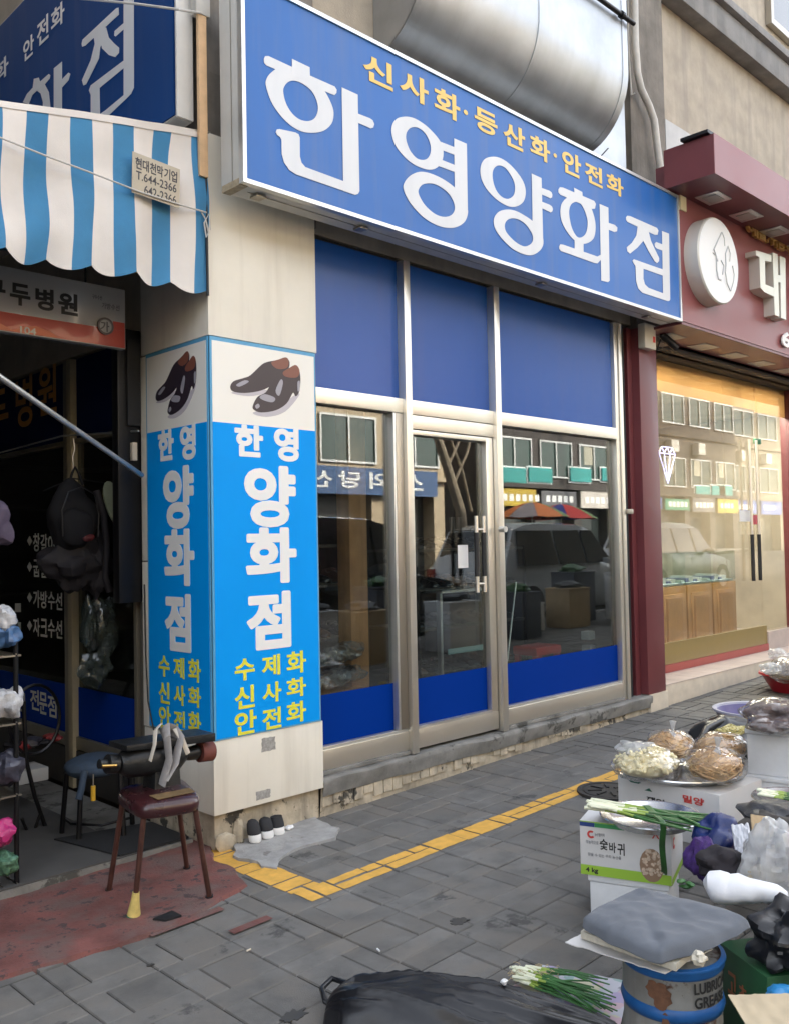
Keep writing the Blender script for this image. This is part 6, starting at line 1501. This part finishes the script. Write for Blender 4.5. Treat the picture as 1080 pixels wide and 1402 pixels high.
# newspaper
def newsmat():
    m = M('newspaper', (.5, .5, .56), .7, var=.2, vs=9); nd, L_ = m.node_tree.nodes, m.node_tree.links
    p = nd['Principled BSDF']; tc = nd.new('ShaderNodeTexCoord'); v = nd.new('ShaderNodeTexVoronoi'); v.distance = 'CHEBYCHEV'; v.inputs['Scale'].default_value = 22
    r = nd.new('ShaderNodeValToRGB'); r.color_ramp.interpolation = 'CONSTANT'
    cols_ = [(.55, .55, .6), (.35, .25, .5), (.6, .58, .3), (.5, .5, .56), (.15, .35, .3), (.6, .35, .4), (.45, .5, .65), (.1, .1, .14)]
    while len(r.color_ramp.elements) < 8: r.color_ramp.elements.new(.5)
    for i, e in enumerate(r.color_ramp.elements): e.position = i/8; e.color = (*cols_[i], 1)
    L_.new(tc.outputs['Object'], v.inputs['Vector']); L_.new(v.outputs['Color'], r.inputs[0])
    mx = nd.new('ShaderNodeMix'); mx.data_type = 'RGBA'; mx.inputs[0].default_value = .6; mx.inputs[6].default_value = (.5, .5, .54, 1); L_.new(r.outputs[0], mx.inputs[7]); L_.new(mx.outputs[2], p.inputs['Base Color']); return m
up = Vector((0, 0, .012))
sheet('newspaper', [PG(700, 1356)+up, PG(742, 1326)+up, PG(862, 1350)+up, PG(835, 1470)+up], newsmat(), 'colourful newspaper sheet spread on the paving under the green onions', 'newspaper', amp=.008, seed=4, th=.001, fr=3)
GO = thing('green_onion_bunch', tuple(PG(790, 1375)), 'bunch of green onions with tan roots lying on the newspaper', 'onions')
R_ = random.Random(21)
for k in range(34):
    o_ = R_.uniform(0, 1); p0 = PG(700+o_*26+R_.uniform(-5, 5), 1346+o_*-2+R_.uniform(-5, 12)+o_*5)+Vector((0, 0, .03+R_.uniform(0, .03))); p1 = PG(836+R_.uniform(-30, 12), 1380+R_.uniform(-22, 26))+Vector((0, 0, .025+R_.uniform(0, .03)))
    stalk(GO, p0, p1, R_.uniform(-.02, .02), .0055, 300+k, .01, white=.10)
mb = MB()
for k in range(90):
    p = PG(712+R_.uniform(-14, 55), 1352+R_.uniform(-8, 8))+Vector((0, 0, .035+R_.uniform(0, .03))); q = p+Vector((R_.uniform(-.03, .01), R_.uniform(-.01, .03), R_.uniform(-.01, .015)))
    mb.tube([p, (p+q)/2+Vector((0, 0, .004)), q], .0012, 4)
tag(mb.build('roots', m_sc[3], GO), kind='stuff')
lump('garlic_pack', 690, 1344, 2.9, (.012, .01, .008), .3, 47, m_white, 'tiny white scrap at the tip of the green onions', 'scrap', nu=10, nv=8)

# litter and stains on the paving
m_stain = M('damp_stain', (.05, .048, .045), .6)
def blotch(px_, py_, r, lab_, mat, seed):
    c = PG(px_, py_); R_ = random.Random(seed); n = 40; rk = [.8+.5*noise.noise(Vector((k*.35, seed, 0)))+R_.uniform(-.12, .12) for k in range(40)]
    pts = [Vector((c.x+r*math.cos(2*PI*k/n)*rk[k], c.y+r*.7*math.sin(2*PI*k/n)*rk[k], 0)) for k in range(n)]
    mb = MB()
    for h in (.0012, .0038): mb.v += [Vector((p.x, p.y, gz(p.x)+h)) for p in pts]
    mb.f = [tuple(range(n, 2*n))]+[(k, (k+1) % n, n+(k+1) % n, n+k) for k in range(n)]; mb.mi = [0]*(n+1)
    return tag(mb.build('stain', mat, None), lab_, 'stain', 'marks on the paving')
blotch(402, 1392, .055, 'large dark damp stain on the paving left of the long black bag', m_stain, 1)
blotch(206, 1322, .016, 'small black spot on the paving below the yellow taped stool leg', m_stain, 2)
blotch(628, 1262, .05, 'dark dirty hollow in the paving near the middle of the pavement', m_stain, 3)
for k, (px_, py_, lab_) in enumerate(((338, 1305, 'near the red floor edge'), (520, 1305, 'in front of the long black bag'), (470, 1345, 'beside the handle of the long black bag'))):
    c = PG(px_, py_); a_ = k*1.3
    tag(MB().tube([c+Vector((0, 0, .008)), c+Vector((.02*math.cos(a_), .02*math.sin(a_), .009))], .0035, 6).build('litter_scrap', m_white if k % 2 else m_cream, None), 'tiny pale litter scrap on the paving '+lab_, 'litter', 'litter on the paving')

# the street vendor's other goods, right of the picture, mirrored low in the shop glass
R_ = random.Random(77)
kinds = [('produce_carton', 'carton', m_card, 'brown carton'), ('produce_crate', 'crate', M('crate_dark', (.06, .07, .10), .6), 'dark plastic crate'), ('styrofoam_crate', 'box', m_foam, 'white styrofoam box'), ('sack', 'sack', M('sack_dark', (.07, .06, .05), .8, var=.3), 'dark full sack')]
spots = ['first', 'second', 'third', 'fourth', 'fifth', 'sixth', 'seventh', 'eighth', 'ninth', 'tenth', 'eleventh', 'twelfth']
for k in range(12):
    x = 5.2+k*.72; y = -.25+R_.uniform(-.3, .5); nm, ct, mt, lb_ = kinds[(k*5+k//3) % 4]; h = R_.uniform(.35, .85); w = R_.uniform(.2, .3)
    lab_ = '%s in the vendor row by the kerb, %s along' % (lb_, spots[k])
    if ct == 'sack': tag(MB().blob((x, y, gz(x)+h*.42), w, .24, h*.5, amp=.2, seed=200+k, ridge=.2, floor=gz(x)).build(nm, mt, None, smooth=True), lab_, ct, 'goods of the street vendor')
    else:
        t = thing(nm, (x, y, gz(x)), lab_, ct, 'goods of the street vendor')
        box('body', mt, t, x-w, y-.22, gz(x), x+w, y+.22, gz(x)+h, .008); box('lid', mt, t, x-w-.008, y-.228, gz(x)+h+.001, x+w+.008, y+.228, gz(x)+h+.03, .006)
        MB().blob((x, y, gz(x)+h+.07), w*.8, .17, .07, amp=.3, seed=300+k, ridge=.3, nu=20, nv=12).build('goods', [m_bagk2, m_sc[2], m_bagk][k % 3], t, smooth=True)
# ------------------------------------------------------------------ across the street (seen mirrored in the glass)
def RP(x, y, Y):
    """point at depth Y in front of the shop whose mirror image in the window shows at this photo pixel"""
    p = PY(x, y, 2*Yg-Y); p.y = Y; return p
def car(x0, Y, Lc, Hc, paint, label, boxy=.3, flip=1):
    t = thing('parked_car', (x0+Lc/2, Y, gz(x0)-.13), label, 'car', 'vehicles parked along the kerb')
    z0 = gz(x0)-.13; Wd = .92
    X = lambda u: x0+Lc*(u if flip > 0 else 1-u)
    # stations: u, bottom, belt, roof, half width at belt, half width at roof
    bt = .56*Hc
    S_ = [(0, .35, .60*bt, .62*bt, .78, .70), (.02, .28, .90*bt, .92*bt, .88, .8), (.05, .25, bt, bt+.02, .92, .82), (.12, .22, bt, Hc*.93, .93, .72), (.2, .2, bt, Hc*.985, .94, .70), (.35, .2, bt, Hc, .94, .70), (.55, .2, bt*.99, Hc*.985, .94, .69),
          (.63, .2, bt*.98, Hc*.94, .94, .66), (.745, .2, bt*.96, bt*.98, .93, .74), (.86, .22, bt*.88, bt*.90, .91, .72), (.95, .26, bt*.78, bt*.80, .86, .66), (.99, .3, bt*.6, bt*.62, .78, .60), (1, .36, bt*.5, bt*.52, .70, .55)]
    mb = MB(); R_ = []
    for (u, b_, be, ro, wb, wr) in S_:
        pts = [(wb*.9, b_), (wb, b_+.12), (wb, be*.7), (wb*.97, be), (wr+.02, ro*.97+be*.03), (wr*.8, ro), (0, ro+.012)]
        R_.append([Vector((X(u), Y+y, z0+z)) for y, z in pts]+[Vector((X(u), Y-y, z0+z)) for y, z in reversed(pts[:-1])])
    mb.loft(R_); mb.build('body', paint, t, smooth=True, ang=45)
    gl = M('car_glass', (.012, .015, .018), .06, coat=.6); zt_ = Hc*.955
    for s_ in (1, -1):
        for (u0, u1, u2, u3) in ((.10, .345, .345, .135), (.36, .53, .53, .36), (.545, .715, .62, .545)):
            def w(u, z):
                k = (z-bt)/(Hc-bt); return .955-(.955-.735)*k
            q = [(u0, bt+.03), (u1, bt+.03), (u2, zt_-.07), (u3, zt_-.07)]
            P_ = [Vector((X(u), Y+s_*w(u, z), z0+z)) for u, z in q]
            MB().loft([[p-Vector((0, s_*.02, 0)) for p in P_], P_]).build('side_window', gl, t)
        MB().obox((X(.66), Y+s_*1.03, z0+bt+.06), (.06, 0, 0), (0, .09, 0), (0, 0, .055)).build('door_mirror', paint, t, bevel=.02)
        box('door_handle', m_alu, t, X(.32)-.08, Y+s_*.96-.015, z0+bt-.12, X(.32)+.08, Y+s_*.96+.015, z0+bt-.09)
        box('door_handle', m_alu, t, X(.5)-.08, Y+s_*.96-.015, z0+bt-.12, X(.5)+.08, Y+s_*.96+.015, z0+bt-.09)
        for u in (.18, .82):
            wh = MB(); wh.lathe([(.0, .0), (.20, .0), (.215, .02), (.33, .02), (.34, -.03), (.34, -.17), (.3, -.19)], (X(u), Y+s_*.93, z0+.34), 28, axis=(0, s_, 0)); w_o = wh.build('tyre', m_black, t, smooth=True, ang=40)
            MB().lathe([(0, .01), (.05, .012), (.06, .004), (.19, .004), (.20, .012), (.205, .0)], (X(u), Y+s_*.935, z0+.34), 20, axis=(0, s_, 0)).build('rim', m_alu, w_o, smooth=True)
    for (ua, za, ub, zb, wa, wb) in ((.735, bt*.99, .635, Hc*.93, .80, .62), (.065, bt+.04, .115, Hc*.90, .78, .66)):
        P_ = [Vector((X(ua), Y-wa, z0+za)), Vector((X(ua), Y+wa, z0+za)), Vector((X(ub), Y+wb, z0+zb)), Vector((X(ub), Y-wb, z0+zb))]
        up = Vector((.03*(1 if ua > .5 else -1)*flip, 0, .03)); MB().loft([P_, [p+up for p in P_]]).build('windscreen', gl, t)
    for s_ in (1, -1):
        MB().blob((X(.972), Y+s_*.62, z0+bt*.68), .05, .16, .07, amp=0, nu=12, nv=8).build('headlight', M('lamp_clear', (.6, .6, .62), .1, coat=.5), t, smooth=True)
        box('tail_light', M('lamp_red', (.3, .01, .01), .2, coat=.5), t, X(.012)-.03, Y+s_*.72-.08, z0+bt*.7, X(.012)+.03, Y+s_*.72+.08, z0+bt*.98)
    return t
m_cblk = M('paint_black', (.015, .016, .018), .15, coat=1); m_csil = M('paint_silver', (.52, .55, .58), .35, coat=1); m_cwht = M('paint_white', (.62, .63, .63), .3, coat=1)
car(6.4, -2.45, 4.9, 1.98, m_cblk, 'black tall passenger van parked at the kerb opposite the left shop window')
car(11.9, -2.5, 4.7, 1.78, m_csil, 'silver car parked at the kerb opposite the right shop window')
car(17.4, -2.5, 4.7, 1.7, m_cwht, 'white car parked at the kerb beyond the silver car')
car(1.2, -2.6, 4.5, 1.5, m_cwht, 'white car parked at the kerb behind the viewer')
m_sun = M('beige_tile', (.50, .40, .27), .7, var=.08, vs=4); m_brk = M('dark_facade', (.065, .055, .05), .8, var=.25, vs=3)
m_win = M('window_green', (.02, .05, .04), .12, coat=.3)
def facade(name, x0, x1, Y, Hb, wall, label, sill, bays, sign=None, ground=M('dark_shop', (.05, .05, .05), .4), piers=(.35, .33)):
    t = thing(name, ((x0+x1)/2, Y, 0), label, 'building', 'buildings across the street')
    box('body', wall, t, x0, Y-9, 3.55, x1, Y, Hb); box('ground_floor', ground, t, x0+.1, Y-9, 0, x1-.1, Y-.5, 3.55)
    n = max(1, int((x1-x0)/bays))
    for i in range(n+1):
        xx = x0+(x1-x0-.5)*i/n; box('pier', wall, t, xx, Y-.49, 0, xx+.5, Y, 3.549)
    z = 3.95
    while z+1.7 < Hb:
        for i in range(n):
            xa, xb = x0+(x1-x0)*(i+.12)/n, x0+(x1-x0)*(i+.88)/n
            f = MB(); f.box(xa-.06, Y+.002, z-.06, xb+.06, Y+.07, z); f.box(xa-.06, Y+.002, z+1.3, xb+.06, Y+.07, z+1.36); f.box(xa-.06, Y+.002, z, xa, Y+.07, z+1.3); f.box(xb, Y+.002, z, xb+.06, Y+.07, z+1.3); f.box((xa+xb)/2-.03, Y+.002, z, (xa+xb)/2+.03, Y+.07, z+1.3)
            fo = f.build('window', m_alu, t); box('pane', m_win, fo, xa, Y+.003, z, xb, Y+.02, z+1.3)
        z += 3.0
    R_ = random.Random(int(x0*3)); SC_ = [(.5, .04, .05), (.05, .12, .4), (.55, .5, .45), (.5, .35, .03), (.03, .25, .15), (.45, .08, .3), (.12, .12, .13)]
    for i in range(n):
        xa, xb = x0+(x1-x0)*(i+.05)/n, x0+(x1-x0)*(i+.93)/n; c_ = R_.choice(SC_)
        if label.startswith('sunlit') and xb > A_-3: continue
        sb2 = box('signboard', M('board_%d' % SC_.index(c_), c_, .5), t, xa, Y+.01, 2.75+R_.uniform(-.1, .1), xb, Y+.16, 3.4+R_.uniform(-.1, .1))
        for k in range(R_.randint(3, 6)): box('signboard_letter', m_white, sb2, xa+.3+k*.38, Y+.165, 2.95, xa+.55+k*.38, Y+.17, 3.2)
        box('shop_window', M('far_glass', (.04, .05, .05), .1, coat=.4), t, xa+.3, Y-.48, .5, xb-.2, Y-.45, 2.5)
        if R_.random() < .6: box('air_unit', m_pvc, t, xa+.3, Y+.075, 5.5, xa+1.0, Y+.4, 6.05)
        if R_.random() < .5: box('curtain', M('far_curtain', (.4, .38, .3), .8), t, xa+.5, Y+.021, 4.5, xa+1.1, Y+.03, 5.24)
    box('ledge', wall, t, x0-.05, Y+.001, 3.45, x1+.05, Y+.22, 3.6); box('ledge', wall, t, x0-.05, Y+.001, 6.3, x1+.05, Y+.12, 6.42)
    box('parapet', wall, t, x0-.1, Y, Hb-.4, x1+.1, Y+.15, Hb)
    return t
A_ = RP(440, 640, -12).x; B_ = RP(597, 640, -12).x
f1 = facade('beige_building', -14, B_+.35, -12, 8.8, m_sun, 'sunlit beige tiled building across the street', 3.9, 2.6)
f0 = facade('grey_building', -34, -14.4, -12, 11, M('grey_tile', (.30, .29, .27), .8, var=.1), 'grey building across the street far to the left', 3.9, 3)
f2 = facade('dark_building', B_+3.5, 46, -12.6, 12.5, m_brk, 'dark commercial building across the street hung with teal banners', 3.9, 2.4)
f3 = facade('pale_building', 46.3, 80, -13, 10, M('grey_brown_tile', (.20, .17, .13), .8, var=.2), 'pale building across the street far to the right', 3.9, 3)
sb_ = thing('street_sign', (A_+2, -11.8, 2.9), 'long blue shop sign on the beige building across the street', 'sign')
za, zb3 = RP(520, 642, -11.8).z, RP(520, 678, -11.8).z
xa_, xb_ = RP(380, 660, -11.8).x, RP(597, 660, -11.8).x
box('sign_board', M('far_sign_blue', (.06, .12, .26), .4), sb_, xa_, -11.98, zb3, xb_, -11.75, za)
tbm = MB()
for c, px_ in (('스', 566), ('외', 520), ('당', 478), ('신', 440)):
    xc = RP(px_, 655, -11.75).x; w = .42
    tbm.cut(); put(tbm, glyph(c, .02), lambda u, v: Vector((xc+w-2*w*u, -11.748, (za+zb3)/2-.22+.5*v)), (0, 1, 0), .01)
tbm.build_cut('letter', m_white, sb_)
m_teal = M('banner_teal', (.03, .30, .28), .5)
for k, px_ in enumerate((600, 645, 665, 708, 745, 800, 842)):
    q = RP(px_, 650, -12.3); t = thing('teal_banner', (q.x, -12.4, q.z), 'teal framed banner on the dark building, number %s from the left' % ('one', 'two', 'three', 'four', 'five', 'six', 'seven')[k], 'banner', 'teal banners across the street')
    if q.x < B_+3.6: t.location.x += 20; q.x += 20
    box('banner_cloth', m_teal, t, q.x-.72, -12.52, q.z-.27, q.x+.72, -12.46, q.z+.27); box('banner_trim', m_white, t, q.x-.78, -12.56, q.z-.33, q.x+.78, -12.53, q.z+.33)
# leaning trunk between the two buildings
tt = thing('bare_tree', tuple(RP(637, 740, -7.5)), 'bare leaning street tree across the road', 'tree')
tp = [RP(640, 770, -8), RP(630, 700, -8), RP(612, 640, -8), RP(596, 590, -8), RP(588, 540, -8)]; tp[0].z = -.1
MB().tube(tp, [.16, .14, .13, .11, .08], 10).build('trunk', M('bark', (.33, .27, .2), .9, var=.3, vs=8), tt, smooth=True)
for a_, b_ in (((620, 665), (650, 575)), ((612, 640), (640, 560)), ((600, 600), (570, 540)), ((645, 700), (612, 590))): tube('limb', MATS['bark'], tt, [RP(*a_, -8), RP((a_[0]+b_[0])/2+4, (a_[1]+b_[1])/2, -8), RP(*b_, -8)], .04)
tag(tube('utility_pole', M('pole_concrete', (.4, .38, .34), .8), None, [(30.5, -10.6, -.1), (30.5, -10.6, 8)], .15), 'round concrete utility pole across the street', 'pole')
# parasols
pcols = [M('parasol_orange', (.75, .22, .06), .6), M('parasol_green', (.18, .30, .10), .6), M('parasol_red', (.62, .04, .03), .6), M('parasol_blue', (.04, .06, .30), .6), M('parasol_grey', (.35, .30, .30), .6)]
for k, (px_, py_, cs, lab_) in enumerate(((728, 706, (0, 1, 0, 4), 'orange and green striped market parasol across the street'), (768, 708, (2, 1, 2, 3), 'red and blue striped market parasol across the street'))):
    q = RP(px_, py_, -7.5); t = thing('market_parasol', (q.x, -7.5, -.1), lab_, 'parasol', 'market parasols')
    for s_ in range(8):
        mb = MB(); a0, a1 = s_*PI/4, (s_+1)*PI/4
        mb.grid(lambda u, v: (q.x+1.05*v*math.cos(a0+(a1-a0)*u), -7.5+1.05*v*math.sin(a0+(a1-a0)*u), q.z+.38-.42*v**1.7-.03*math.sin(u*PI)*v), 4, 6); mb.build('canopy_panel', pcols[cs[s_ % 4]], t, smooth=True)
    tube('pole', m_alu, t, [(q.x, -7.5, -.1), (q.x, -7.5, q.z+.42)], .02)

# people and goods seen only as dark shapes in the glass are left out; a second row of market tables stands under the parasols
for k, (px_, lab_) in enumerate(((728, 'orange'), (768, 'red'))):
    q = RP(px_, 760, -7.5); t = thing('market_table', (q.x, -7.5, -.1), 'low market table of crates under the %s parasol across the street' % lab_, 'table', 'market tables')
    box('table_top', m_card, t, q.x-.9, -7.9, .6, q.x+.9, -7.1, .64)
    for (a_, b_) in ((-.85, -7.85), (.8, -7.85), (-.85, -7.15), (.8, -7.15)): box('leg', m_card, t, q.x+a_, b_, -.1, q.x+a_+.05, b_+.05, .6)
